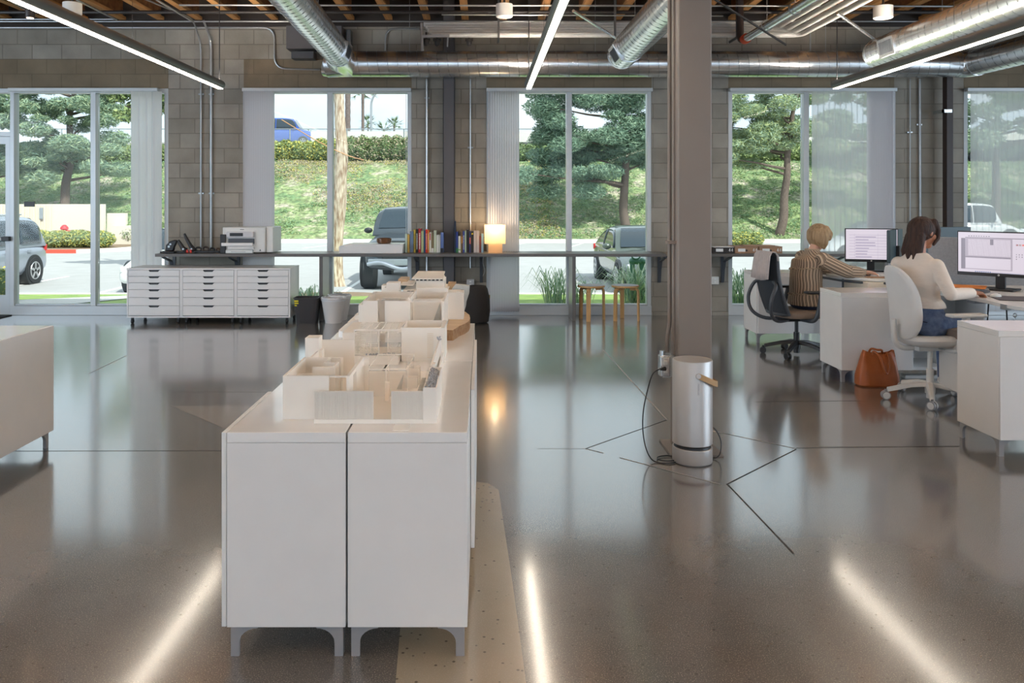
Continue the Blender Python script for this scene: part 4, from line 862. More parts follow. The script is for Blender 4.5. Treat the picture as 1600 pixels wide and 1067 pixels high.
q = MB(); q.box(pa, pb, 2.795, 2.801, Z0, zt); q.box(pa, pb, 3.14, 3.146, Z0, zt); q.box(pa, pa + .005, 2.8, 3.14, Z0, zt); q.box(pb - .005, pb, 2.8, 3.14, Z0, zt); q.box(pa, pb, 2.8, 3.14, Z0, zt - .02); q.build('planter_wall', 'model_white', A, smooth=False)
q = MB()
for k in range(260):
    xx, y_ = random.uniform(pa + .006, pb - .006), random.uniform(2.81, 3.13); r_ = random.uniform(.002, .005); q.ball((xx, y_, zt - .018 + random.uniform(.0, .02)), r_, 6)
o = q.build('planting', 'model_grey', A); o['kind'] = 'stuff'
q = MB(); mbox(q, 476.5, 498, 3.45, 3.53, 528); mbox(q, 498, 503, 3.45, 3.5, 547); mbox(q, 500, 554, 3.52, 3.53, 531); q.box(fx(500, 3.52), fx(500, 3.52) + .01, 3.2, 3.52, Z0, .87); q.build('tower_and_wall', 'model_white', A, smooth=False)
q = MB(); q.box(-.205, -.197, 3.16, 3.86, Z0, .865); q.box(-.197, -.185, 3.16, 3.2, Z0, .87); q.box(-.19, -.183, 3.2, 3.80, Z0, .80); q.build('boundary_wall', 'model_white', A, smooth=False)
q = MB()
for (px, Y_) in ((575, 3.12), (603, 3.12), (637, 3.12), (607, 3.36), (575, 3.42), (637, 3.42)): X_ = fx(px, Y_); q.box(X_ - .0025, X_ + .0025, Y_ - .0025, Y_ + .0025, Z0, .862)
for Y_ in (3.12, 3.42): q.box(fx(575, 3.12), fx(637, 3.12), Y_ - .002, Y_ + .002, .857, .862)
for px in (575, 603, 637): q.box(fx(px, 3.12) - .002, fx(px, 3.12) + .002, 3.12, 3.42, .857, .862)
q.build('pavilion_frame', 'model_white', A, smooth=False)
q = MB(); q.box(fx(601, 3.05), fx(608, 3.05), 3.05, 3.07, Z0, .825); q.build('white_post', 'model_white', A, smooth=False)
q = MB(); q.box(fx(575, 3.12), fx(637, 3.12), 3.125, 3.127, Z0, .857); q.build('acrylic_pane', 'acrylic', A, smooth=False); q = MB(); q.box(fx(625, 3.12), fx(640, 3.12), 3.34, 3.342, .80, .865); q.build('acrylic_pane', 'acrylic', A, smooth=False)
q = MB(); mbox(q, 632, 652, 3.26, 3.30, 590); mbox(q, 634, 655, 3.33, 3.40, 576); mbox(q, 628, 660, 3.2, 3.4, zt=Z0 + .012, Yr=3.3); q.build('kiosk_block', 'model_white', A, smooth=False)
q = MB(); q.add([(fx(655, 3.3), 3.2, Z0 + .015), (fx(664, 3.3), 3.2, Z0 + .015), (fx(664, 3.3), 3.45, Z0 + .015), (fx(655, 3.3), 3.45, Z0 + .015)], [(0, 1, 2, 3)]); q.add([(fx(622, 3.3), 3.24, Z0 + .0145), (fx(630, 3.3), 3.24, Z0 + .0145), (fx(630, 3.3), 3.32, Z0 + .06)], [(0, 1, 2)]); q.build('grey_card', 'terrain_grey', A, fix=False, smooth=False)
# model B, lattice house
B = thing('architectural_model', 'cream architectural model with lattice screens behind the courtyard model', 'architectural model', (-.4, 4.0, Z0))
q = MB(); ya = 3.88; zt = .893; bx0, bx1, bx2, bx3 = fx(554, ya), fx(625, ya), fx(627, ya), fx(695, ya)
q.box(bx2, bx3, ya, ya + .008, Z0, .90); q.box(bx2, bx2 + .008, ya, 4.12, Z0, .90); q.box(bx3 - .02, bx3, ya, 4.12, Z0, .90); q.box(bx2, bx3, 4.112, 4.12, Z0, .90); q.box(bx2 + .02, bx3 - .02, ya + .1, ya + .106, Z0, .85); q.build('hall_walls', 'model_white', B, smooth=False)
q = MB(); q.box(bx2 + .01, bx3 - .02, ya + .01, 4.11, .80, .806); q.build('hall_floor', 'model_cream', B, smooth=False)
def lattice(q, x0, x1, y, z0, z1, nx, nz, t_=.0026):
    for k in range(nx + 1): xx = x0 + (x1 - x0) * k / nx; q.box(xx - t_ / 2, xx + t_ / 2, y, y + .003, z0, z1)
    for k in range(nz + 1): z = z0 + (z1 - z0) * k / nz; q.box(x0, x1, y, y + .003, z - t_ / 2, z + t_ / 2)
q = MB(); lattice(q, bx0, fx(578, ya), ya, .775, .886, 9, 14); lattice(q, fx(580, ya), fx(591, ya), ya, .775, .886, 5, 14); lattice(q, fx(607, ya), bx1, ya, .775, .886, 8, 14); q.build('lattice_screen', 'model_white', B, smooth=False); q = MB(); lattice(q, fx(552, ya), bx1, ya + .22, .80, .886, 24, 9); q.build('lattice_screen', 'model_white', B, smooth=False)
q = MB(); q.box(fx(668, ya), fx(677, ya), ya - .0005, ya + .0005, .755, .876); q.build('window_recess', 'model_cream', B, smooth=False)
q = MB(); lattice(q, fx(667.5, ya), fx(677.5, ya), ya - .004, .755, .876, 4, 14, .0034); q.build('lattice_window', 'model_white', B, smooth=False)
q = MB()
for (a, b) in ((bx0 - .004, bx0 + .002), (fx(578.5, ya), fx(580, ya)), (fx(591, ya), fx(593, ya)), (fx(605, ya), fx(607, ya))): q.box(a, b, ya - .002, ya + .006, Z0, .893)
q.box(bx0, bx1, ya - .002, ya + .006, .886, .893); q.box(bx0, bx1, ya + .22, ya + .23, .886, .893)
for px in (562, 573, 584, 595, 606, 618): q.box(fx(px, ya), fx(px, ya) + .004, ya, ya + .22, .888, .893)
q.build('pergola_frame', 'model_white', B, smooth=False)
q = MB(); q.box(fx(533, ya), bx0, ya + .03, 4.25, Z0, .872); q.build('side_wing', 'model_white', B, smooth=False, bevel=.001)
q = MB(); q.box(bx0, bx1, 3.80, 3.81, Z0, Z0 + .042); q.box(bx0, bx1, 3.81, 4.1, Z0, Z0 + .03); q.build('terrace', 'model_white', B, smooth=False)
q = MB()
for k in range(60): q.ball((random.uniform(bx0 + .06, bx1 - .01), random.uniform(3.815, 3.84), Z0 + .036 + random.uniform(0, .012)), random.uniform(.003, .006), 6)
for k in range(14): q.ball((fx(686, 3.7) + random.uniform(-.008, .008), 3.7 + random.uniform(-.02, .02), .872 + random.uniform(0, .012)), random.uniform(.003, .005), 6)
o = q.build('planting', 'model_grey', B); o['kind'] = 'stuff'
# model C
C = thing('architectural_model', 'cream architectural model of tall open rooms behind the lattice house', 'architectural model', (-.4, 4.6, Z0))
yq = 4.40; zt = .964; q = MB()
mbox(q, 567, 589, yq, yq + .01, zt=zt); mbox(q, 589, 602, yq + .06, yq + .07, zt=zt); q.box(fx(589, yq) - .004, fx(589, yq) + .004, yq, yq + .07, Z0, zt); mbox(q, 601, 640, yq, yq + .01, zt=zt); q.box(fx(638, yq), fx(641, yq), yq, 4.85, Z0, zt + .015); q.box(fx(567, yq), fx(567, yq) + .01, yq, 4.85, Z0, zt)
q.box(fx(690, yq), fx(694.5, yq), yq, 4.86, Z0, .962); q.box(fx(641, yq), fx(694, yq), 4.55, 4.56, Z0, .957); q.box(fx(567, yq), fx(641, yq), 4.85, 4.86, Z0, zt); q.box(fx(590, yq), fx(638, yq), yq + .15, yq + .16, Z0, zt); q.box(fx(640, yq), fx(694, yq), 4.85, 4.86, Z0, .985)
q.build('tall_walls', 'model_white', C, smooth=False)
q = MB(); q.box(fx(641, yq), fx(690, yq), yq, yq + .006, zt - .008, zt - .001); q.box(fx(641, yq), fx(690, yq), yq, yq + .006, .835, .842); q.box(fx(567, yq), fx(641, yq), yq - .1, yq, .80, .806); q.build('rails', 'model_white', C, smooth=False)
q = MB(); q.box(fx(595, yq), fx(622, yq), yq + .03, yq + .13, zt - .004, zt - .001); q.add([(fx(676, 4.5), 4.53, .83), (fx(687, 4.5), 4.53, .83), (fx(687, 4.5), 4.53, .94)], [(0, 1, 2)]); q.build('grey_card', 'terrain_grey', C, fix=False, smooth=False)
q = MB(); q.box(fx(560, 4.5), fx(567, 4.5), 4.5, 4.95, Z0, .93); q.build('side_wing', 'model_white', C, smooth=False)
# timber slab
q = MB(); P = [(-.205, 4.46), (-.165, 4.455), (-.150, 4.52), (-.135, 4.60), (-.105, 4.68), (-.085, 4.78), (-.078, 4.90), (-.085, 5.05), (-.115, 5.2), (-.17, 5.28), (-.20, 5.28)]
Dm = thing('timber_slab', 'honey wooden contour slab with a bark edge under the far models', 'wooden slab', (-.15, 4.8, Z0)); q.prism(P, Z0, .798); 
for i_, f_ in enumerate(q.f): q.mi[i_] = 0 if i_ < 2 else 1
q.build('slab_body', ['slab_wood', 'bark_edge'], Dm, smooth=False)
q = MB(); q.prism(rounded([(-.81, 4.55), (-.81, 4.86), (-.77, 5.0), (-.70, 5.06), (-.62, 5.08), (-.62, 4.55)], .05), Z0, Z0 + .035); q.build('terrain_base', 'paper', C)
# model D terraced house
D = thing('architectural_model', 'farthest cream model, a terraced house with strip windows and flat roofs', 'architectural model', (-.4, 5.2, Z0))
yt = 5.15; q = MB(); mbox(q, 603.5, 623.5, yt - .1, yt + .02, 442); mbox(q, 600, 604, yt, yt + .1, 449); q.build('stair_tower', 'model_white', D, smooth=False)
q = MB(); mbox(q, 623, 706, yt, yt + .01, 470, ); mbox(q, 634, 693, yt + .0, yt + .30, 457.5); q.build('lower_storey', 'model_white', D, smooth=False)
q = MB(); zs = fz(453.5, yt); zs2 = fz(449.5, yt); mbox(q, 630, 700, yt - .03, yt + .34, z0=zs, zt=zs + .006); mbox(q, 625, 650, yt, yt + .3, z0=fz(462, yt), zt=fz(461, yt)); mbox(q, 624, 645, yt, yt + .3, z0=fz(446, yt), zt=fz(445, yt)); q.build('roof_slab', 'model_white', D, smooth=False)
q = MB()
for k in range(9): mbox(q, 636 + k * 6.4, 640.5 + k * 6.4, yt + .004, yt + .008, z0=fz(456.3, yt), zt=fz(453.8, yt))
for k in range(7): mbox(q, 650 + k * 6.3, 654 + k * 6.3, yt + .028, yt + .034, z0=fz(439.3, yt), zt=fz(437.2, yt))
q.build('strip_windows', 'steel_brown', D, smooth=False)
q = MB(); mbox(q, 650, 694, yt + .03, yt + .32, z0=zs + .006, zt=fz(439.5, yt)); mbox(q, 648, 692, yt + .035, yt + .3, z0=fz(439.5, yt), zt=fz(436.5, yt)); q.build('upper_storey', 'model_white', D, smooth=False)
zr = fz(436.5, yt); q = MB(); q.add([(fx(643, yt), yt + .0, zr), (fx(691, yt), yt + .0, zr), (fx(691, yt), yt + .38, zr + .012), (fx(646, yt), yt + .38, zr + .012), (fx(643, yt), yt, zr + .005), (fx(691, yt), yt, zr + .005), (fx(691, yt), yt + .38, zr + .02), (fx(646, yt), yt + .38, zr + .02)], [(0, 3, 2, 1), (4, 5, 6, 7), (0, 1, 5, 4), (1, 2, 6, 5), (2, 3, 7, 6), (3, 0, 4, 7)]); q.build('upper_roof', 'model_white', D, smooth=False)
q = MB(); mbox(q, 622, 636, yt + .2, yt + .4, z0=fz(447, yt), zt=fz(441, yt), Yr=yt + .2); q.build('wooden_block', 'slab_wood', D, smooth=False); q = MB(); mbox(q, 700, 712, yt + .2, yt + .3, z0=Z0, zt=fz(447, yt), Yr=yt + .2); q.build('wooden_block', 'slab_wood', D, smooth=False)
q = MB(); q.box(-.83, -.56, 5.0, 5.6, Z0, Z0 + .02); q.box(-.80, -.6, 5.1, 5.6, Z0 + .02, Z0 + .05); q.build('terrain_base', 'model_white', D, smooth=False)
q = MB(); q.box(fx(596, 5.2), fx(604, 5.2), 5.2, 5.3, Z0, fz(446, 5.2)); q.box(fx(660, 5.15), -.17, 5.16, 5.5, Z0, .84); q.build('plinth', 'model_white', D, smooth=False)
# model E small block on slab
E_ = thing('architectural_model', 'small boxy cream model standing on the wooden slab at the right', 'architectural model', (-.16, 4.9, .8))
q = MB(); mbox(q, 697, 724.5, 4.86, 5.02, 457, z0=.798); mbox(q, 697, 700, 4.86, 4.9, 453, z0=.798); mbox(q, 709, 722, 5.0, 5.03, 453, z0=.798); mbox(q, 713, 718, 4.88, 4.9, 455, z0=.798); q.build('block_walls', 'model_white', E_, smooth=False)
q = MB(); P = [(fx(706, 5.06), fz(452, 5.06)), (fx(712, 5.06), fz(444, 5.06)), (fx(734, 5.06), fz(446, 5.06)), (fx(733, 5.06), fz(458, 5.06)), (fx(729, 5.06), fz(470, 5.06)), (fx(728, 5.06), fz(478, 5.06)), (fx(724, 5.06), .7985), (fx(706, 5.06), .7985)]
q.prism(P, 5.04, 5.10, 'y'); q.build('terrain_block', 'terrain_grey', E_, smooth=False)
MB.jit = 0
# ================================================================== DESKS
def plate(q, poly, z0, z1): q.prism(poly, z0, z1)
ZD2 = .775
e = thing('desk', 'white sit-stand desk in front of the person in the cream sweater', 'desk', (4.4, 6.3, 0))
q = MB(); plate(q, rounded([(3.66, 5.62), (3.70, 6.10), (3.60, 6.75), (3.82, 7.15), (4.6, 7.05), (5.3, 6.3), (5.3, 5.3), (4.0, 5.3)], .12), ZD2 - .028, ZD2); q.build('desk_top', 'desk_white', e, bevel=.004)
for (lx, ly) in ((3.86, 6.95), (4.62, 5.7)):
    q = MB(); q.box(lx - .04, lx + .04, ly - .03, ly + .03, .35, ZD2 - .03); q.box(lx - .03, lx + .03, ly - .025, ly + .025, .03, .4); q.box(lx - .3, lx + .3, ly - .04, ly + .04, 0, .03); q.build('lifting_leg', 'chair_white', e, bevel=.004)
q = MB(); q.box(3.9, 4.9, 6.5, 6.6, ZD2 - .09, ZD2 - .03); q.build('cable_tray', 'leg_grey', e)
q = MB()
for (a, b, c) in (((4.05, 6.35, .74), (4.12, 6.4, .45), (4.35, 6.5, .60)), ((4.25, 6.2, .74), (4.22, 6.3, .35), (4.4, 6.4, .2)), ((3.95, 6.4, .74), (4.0, 6.5, .4), (4.1, 6.55, .3))): q.tube(smoothp([a, b, c]), .006, 6)
q.build('hanging_cables', 'black_plastic', e)
q = MB(); q.box(3.66, 3.70, 5.74, 5.80, ZD2 - .04, ZD2 - .002); q.tube([(3.70 + .012 * cos(a * pi / 6), 5.70, ZD2 - .07 + .012 * sin(a * pi / 6)) for a in range(12)], .004, 6, closed=True); q.cyl((3.70, 5.70, ZD2 - .08), (3.70, 5.70, ZD2 - .15), .004, n=6); q.build('clamp_hook', 'conduit_steel', e)
e = thing('desk', 'white sit-stand desk in front of the person in the striped blouse', 'desk', (4.0, 8.0, 0))
q = MB(); plate(q, rounded([(3.42, 8.18), (3.50, 7.80), (3.72, 7.60), (4.9, 7.55), (5.3, 8.1), (4.9, 8.6), (3.6, 8.58)], .10), ZD2 - .028, ZD2); q.build('desk_top', 'desk_white', e, bevel=.004)
q = MB(); q.tube(smoothp([(3.40, 8.2, ZD2 - .04), (3.48, 7.80, ZD2 - .04), (3.74, 7.60, ZD2 - .04), (4.0, 7.58, ZD2 - .04)]), .012, 8); q.build('edge_rail', 'dark_grey_plastic', e)
for (lx, ly) in ((3.75, 8.45), (4.6, 8.2)):
    q = MB(); q.box(lx - .04, lx + .04, ly - .03, ly + .03, .35, ZD2 - .03); q.box(lx - .03, lx + .03, ly - .025, ly + .025, .03, .4); q.box(lx - .05, lx + .3, ly - .04, ly + .04, 0, .03); q.build('lifting_leg', 'dark_grey_plastic', e, bevel=.004)
q = MB(); q.box(fx(1354, 7.62), fx(1400, 7.62), 7.60, 8.1, .42, ZD2 - .03); o = q.build('storage_pedestal', 'model_cream', bevel=.004); tag(o, 'cream pedestal hanging under the desk of the person in stripes', 'pedestal')
# partitions
q = MB(); q.bar((fx(1460, 7.2), 7.3, .93), (fx(1500, 7.2) + .5, 7.0, .93), .03, .46); o = q.build('desk_partition', 'panel_fabric', bevel=.008); tag(o, 'grey fabric desk partition behind the person in the cream sweater', 'partition')
o.location.z = .02
def monitor(label, cx_, cy_, zc, W_, H_, yaw, scr, stand_z, smat='screen'):
    e = thing('computer_monitor', label, 'monitor', (0, 0, 0))
    q = MB(); q.box(-W_ / 2, W_ / 2, -.012, .02, -H_ / 2, H_ / 2); q.box(-W_ * .3, W_ * .3, .02, .05, -H_ * .3, H_ * .3); q.build('housing', 'black_plastic', e, bevel=.004)
    q = MB(); q.box(-W_ / 2 + .009, W_ / 2 - .009, -.0135, -.012, -H_ / 2 + .028, H_ / 2 - .009); s_ = q.build('screen', scr, e, smooth=False)
    q = MB(); q.cyl((0, -.0145, -H_ / 2 + .013), (0, -.012, -H_ / 2 + .013), .0075, n=24); l_ = q.build('maker_badge', 'paper', e)
    textobj('hp', .010, (0, -.0152, -H_ / 2 + .0135), 'black_plastic', l_, ext=.0002)
    h = zc - stand_z
    q = MB(); q.box(-.035, .035, .02, .05, -h + .01, 0); q.build('stand_neck', 'black_plastic', e, bevel=.004)
    q = MB(); q.box(-.12, .12, -.07, .13, -h + .001, -h + .014); q.build('stand_foot', 'black_plastic', e, bevel=.006)
    e.location = (cx_, cy_, zc); e.rotation_euler.z = yaw
    return e, s_
mat('scr_bg', (34, 32, 36), .3, emit=.52, ec=(228, 218, 230)); mat('scr_grey', (34, 32, 36), .3, emit=.5, ec=(150, 142, 154)); mat('scr_mid', (34, 32, 36), .3, emit=.5, ec=(192, 182, 194)); mat('scr_line', (34, 32, 36), .3, emit=.5, ec=(176, 166, 190)); mat('scr_dark', (60, 60, 72), .4, emit=.05); mat('scr_blue', (40, 90, 150), .4, emit=.2)
def scr_items(parent, items, W_, H_):
    for nm, mt, rects in items:
        q = MB()
        for k, (u0, u1, v0, v1) in enumerate(rects):
            y = -.0137 - .0002 * (k % 3) ; q.quad((-W_ / 2 + u0 * W_, y, -H_ / 2 + v0 * H_), (-W_ / 2 + u1 * W_, y, -H_ / 2 + v0 * H_), (-W_ / 2 + u1 * W_, y, -H_ / 2 + v1 * H_), (-W_ / 2 + u0 * W_, y, -H_ / 2 + v1 * H_))
        o = q.build(nm, mt, fix=False, smooth=False); o.parent = parent
# big monitor: left end (3.98,6.85), normal (-.76,-.65)
import colorsys
Lx, Ly = 3.985, 6.88; dx_, dy_ = .64, -.77; Wm, Hm = .62, .365
yaw = math.atan2(dy_, dx_)
e, s_ = monitor('large monitor showing a drawing program on the nearer desk', Lx + dx_ * Wm / 2, Ly + dy_ * Wm / 2, 1.068, Wm, Hm, yaw, 'scr_bg', ZD2 + .001)
items = [('toolbar_strip', 'scr_grey', [(.05, .10, .14, .84)]), ('drawing_view', 'scr_mid', [(.10, .66, .14, .84)]), ('drawing_sheet', 'scr_bg', [(.135, .64, .45, .82), (.105, .64, .16, .40)]), ('section_line', 'scr_grey', [(.10, .64, .405, .43), (.10, .80, .845, .862), (.4, .44, .70, .83), (.64, .647, .45, .84)]),
         ('side_panel', 'scr_bg', [(.68, .96, .14, .84)]), ('tool_dots', 'scr_dark', [(.70 + .032 * i, .709 + .032 * i, v, v + .018) for i in range(8) for v in (.50, .45)] + [(.70, .709, .40, .418)] + [(.14 + i * .03, .155 + i * .03, .885, .897) for i in range(9)]), ('task_bar', 'scr_blue', [(.22 + .025 * i, .236 + .025 * i, .082, .10) for i in range(8)] + [(.42, .98, .082, .088)])]
scr_items(s_, items, Wm, Hm)
for k, c in enumerate(((150, 60, 40), (150, 130, 110), (230, 80, 40), (150, 180, 200), (60, 180, 190), (200, 170, 120), (120, 130, 90))):
    mat('sw_%d' % k, (34, 32, 36), .3, emit=.6, ec=c); scr_items(s_, [('colour_swatch', 'sw_%d' % k, [(.70 + k * .034, .725 + k * .034, .70, .735)])], Wm, Hm)
Wm, Hm = .53, .345; yaw = -.30
Y1_ = 8.45; e, s_ = monitor('monitor showing a pale spreadsheet on the farther desk', fx(1320, 8.5) + .25 * cos(yaw), 8.5 + .25 * sin(yaw), 1.045, .50, .345, yaw, 'scr_bg', ZD2 + .001)
scr_items(s_, [('table_lines', 'scr_line', [(.08, .92, .12 + k * .085, .128 + k * .085) for k in range(9)] + [(.18, .183, .1, .85), (.62, .623, .1, .85)]), ('table_text', 'scr_line', [(.2, .2 + random.uniform(.2, .4), .14 + k * .085, .165 + k * .085) for k in range(8)])], .50, .345)
mat('monitor_back', (66, 84, 92), .4)
e = thing('computer_monitor', 'second monitor turned away, edge-on beside the spreadsheet monitor', 'monitor', (0, 0, 0)); q = MB(); q.box(-.25, .25, -.012, .02, -.165, .165); q.build('housing', 'monitor_back', e, bevel=.005); q = MB(); q.box(-.24, .24, .021, .023, -.155, .155); q.build('screen', 'black_plastic', e)
q = MB(); q.box(-.03, .03, -.045, -.012, -.268, 0); q.build('stand_neck', 'black_plastic', e, bevel=.003); q = MB(); q.box(-.12, .12, -.12, .08, -.268, -.256); q.build('stand_foot', 'black_plastic', e, bevel=.004)
e.location = (fx(1399, 8.35), 8.35, 1.045); e.rotation_euler.z = R(50)
c = dup(e, 'third monitor seen from behind, above the grey partition and next to the brown post'); c.location = (fx(1482, 7.7), 7.75, 1.09); c.rotation_euler.z = R(6)
# desk things
def flat(name, label, cat, poly, z, h, mt): q = MB(); q.prism(poly, z, z + h); o = q.build(name, mt, bevel=min(.001, h / 3)); tag(o, label, cat); return o
def rp(cx_, cy_, w_, d_, a): return [(cx_ + cos(a) * u * w_ / 2 - sin(a) * v * d_ / 2, cy_ + sin(a) * u * w_ / 2 + cos(a) * v * d_ / 2) for u, v in ((-1, -1), (1, -1), (1, 1), (-1, 1))]
flat('paper_stack', 'stack of papers and folders under the orange folder', 'papers', rp(3.98, 6.78, .34, .26, -.5), ZD2 + .001, .014, 'panel_fabric')
flat('folder', 'bright orange folder lying on the nearer desk behind the hand', 'folder', rp(3.97, 6.78, .33, .26, -.6), ZD2 + .016, .006, 'paper_orange')
flat('desk_pad', 'dark grey desk pad under the monitor on the nearer desk', 'desk pad', rp(4.12, 6.02, .66, .30, -.28), ZD2 + .001, .004, 'steel_brown')
flat('sketch_paper', 'loose sheets with pink print at the right edge of the nearer desk', 'paper', rp(4.02, 5.75, .28, .21, .2), ZD2 + .001, .002, 'paper')
mat('pink_print', (190, 128, 128), .7); flat('photo_print', 'pinkish printed photo lying on the loose sheets', 'print', rp(4.02, 5.78, .16, .09, .3), ZD2 + .0035, .001, 'pink_print')
flat('paper_sheet', 'white sheet lying in front of the orange folder', 'paper', rp(3.80, 6.62, .24, .16, -.3), ZD2 + .001, .002, 'paper')
flat('brown_folder', 'tan folder on the desk edge by the hand of the person in stripes', 'folder', rp(3.78, 7.74, .30, .12, .05), ZD2 + .001, .006, 'cardboard')
flat('paper_pile', 'pile of white papers under the spreadsheet monitor', 'papers', rp(3.62, 8.42, .22, .16, .2), ZD2 + .001, .025, 'paper')
flat('paper_sheet', 'white sheet beside the hand on the farther desk', 'paper', rp(4.02, 7.95, .26, .2, .2), ZD2 + .001, .002, 'paper')
def kb(label, cx_, cy_, a, w_=.40):
    e = thing('keyboard', label, 'keyboard', (cx_, cy_, ZD2)); q = MB(); q.prism(rp(cx_, cy_, w_, .125, a), ZD2 + .003, ZD2 + .016); q.build('key_deck', 'black_plastic', e, bevel=.003)
    q = MB()
    for i in range(14):
        for j in range(5):
            u = (i - 6.5) * .027; v = (j - 2) * .022; X_ = cx_ + cos(a) * u - sin(a) * v; Y_ = cy_ + sin(a) * u + cos(a) * v; q.prism(rp(X_, Y_, .021, .017, a), ZD2 + .016, ZD2 + .020)
    q.build('keys', 'dark_grey_plastic', e, smooth=False)
kb('black keyboard under the left hand of the person in the cream sweater', 3.84, 6.60, R(128)); kb('black keyboard on the farther desk beside the monitor foot', 3.78, 8.16, R(75), .38)
def mouse(label, x, y, a, mt='pvc_white'):
    e = thing('computer_mouse', label, 'mouse', (x, y, ZD2)); q = MB(); q.ball((x, y, ZD2 + .008), .03, 16, (1.6, 1.0, .75), rot=M4.Rotation(a, 3, 'Z')); q.build('mouse_shell', mt, e)
    q = MB(); q.cyl((x + cos(a) * .022, y + sin(a) * .022, ZD2 + .026), (x + cos(a) * .035, y + sin(a) * .035, ZD2 + .025), .004); q.build('scroll_wheel', 'dark_grey_plastic', e)
mouse('white computer mouse under the right hand on the nearer desk', 3.86, 6.17, .3); mouse('pale computer mouse under the hand on the farther desk', 3.77, 7.89, .2)
e = thing('cup', 'small tumbler of iced drink standing left of the spreadsheet monitor foot', 'cup', (fx(1333, 8.3), 8.3, ZD2)); q = MB(); X_ = fx(1333, 8.3); q.lathe([(.028, 0), (.036, .09), (.034, .09), (.026, .004), (0, .004)], (X_, 8.3, ZD2), 24); q.build('glass', 'acrylic', e); q = MB(); q.cyl((X_, 8.3, ZD2 + .006), (X_, 8.3, ZD2 + .06), .026, .030); q.build('drink', 'leather_tan', e)
q = MB(); q.box(fx(1497, 5.9), fx(1560, 5.9), 5.78, 6.15, .12, .50); e = thing('seat_pedestal', 'taupe cushioned pedestal under the nearer desk behind the front cabinet', 'pedestal', (3.6, 5.9, 0)); q.build('body', 'chair_white', e, bevel=.004)
q = MB(); q.box(fx(1497, 5.9) - .01, fx(1560, 5.9) + .01, 5.77, 6.16, .50, .56); mat('taupe_fabric', (120, 106, 96), .9); q.build('cushion', 'taupe_fabric', e, bevel=.015)
for px in (1503, 1552):
    q = MB(); q.cyl((fx(px, 5.9) - .012, 5.9, .03), (fx(px, 5.9) + .012, 5.9, .03), .03); q.box(fx(px, 5.9) - .012, fx(px, 5.9) + .012, 5.89, 5.91, .03, .12); q.build('caster', 'black_plastic', e)
# ================================================================== CHAIRS (local: forward = +X)
def star_base(e, r_, mt, cm, wheel=.028, rot=0, hub=.13):
    q = MB()
    q.lathe([(.035, .055), (.04, .12), (.032, .14), (.0, .14)], (0, 0, 0), 20)
    for k in range(5):
        a = R(72 * k) + rot; p = [(.02, .125), (.14, .115), (.24, .09), (r_ - .01, .075)]
        rings = []
        for (d, z), wd in zip(p, (.034, .026, .022, .018)):
            c, s_ = cos(a), sin(a); hh = .016
            rings.append([(d * c - s_ * wd, d * s_ + c * wd, z - hh), (d * c + s_ * wd, d * s_ - c * wd, z - hh), (d * c + s_ * wd * .6, d * s_ - c * wd * .6, z + hh), (d * c - s_ * wd * .6, d * s_ + c * wd * .6, z + hh)])
        q.loft(rings)
    q.build('star_base', mt, e, bevel=.004)
    for k in range(5):
        a = R(72 * k) + rot; c, s_ = cos(a) * r_, sin(a) * r_; ta = a + 1.1 + k; tx, ty = -sin(ta), cos(ta)
        q = MB()
        for sgn in (-1, 1): q.cyl((c + tx * .006 * sgn, s_ + ty * .006 * sgn, wheel), (c + tx * .022 * sgn, s_ + ty * .022 * sgn, wheel), wheel, n=22)
        q.cyl((c, s_, wheel), (c, s_, .075), .009); w_ = q.build('caster', cm, e)
        q = MB(); q.tube([(c - tx * .0235, s_ - ty * .0235, wheel), (c + tx * .0235, s_ + ty * .0235, wheel)], wheel * .78, 20); q.build('hub_cap', 'chair_white' if cm == 'leg_grey' else cm, w_)
def cushion_loft(q, pts, n=28):
    pass
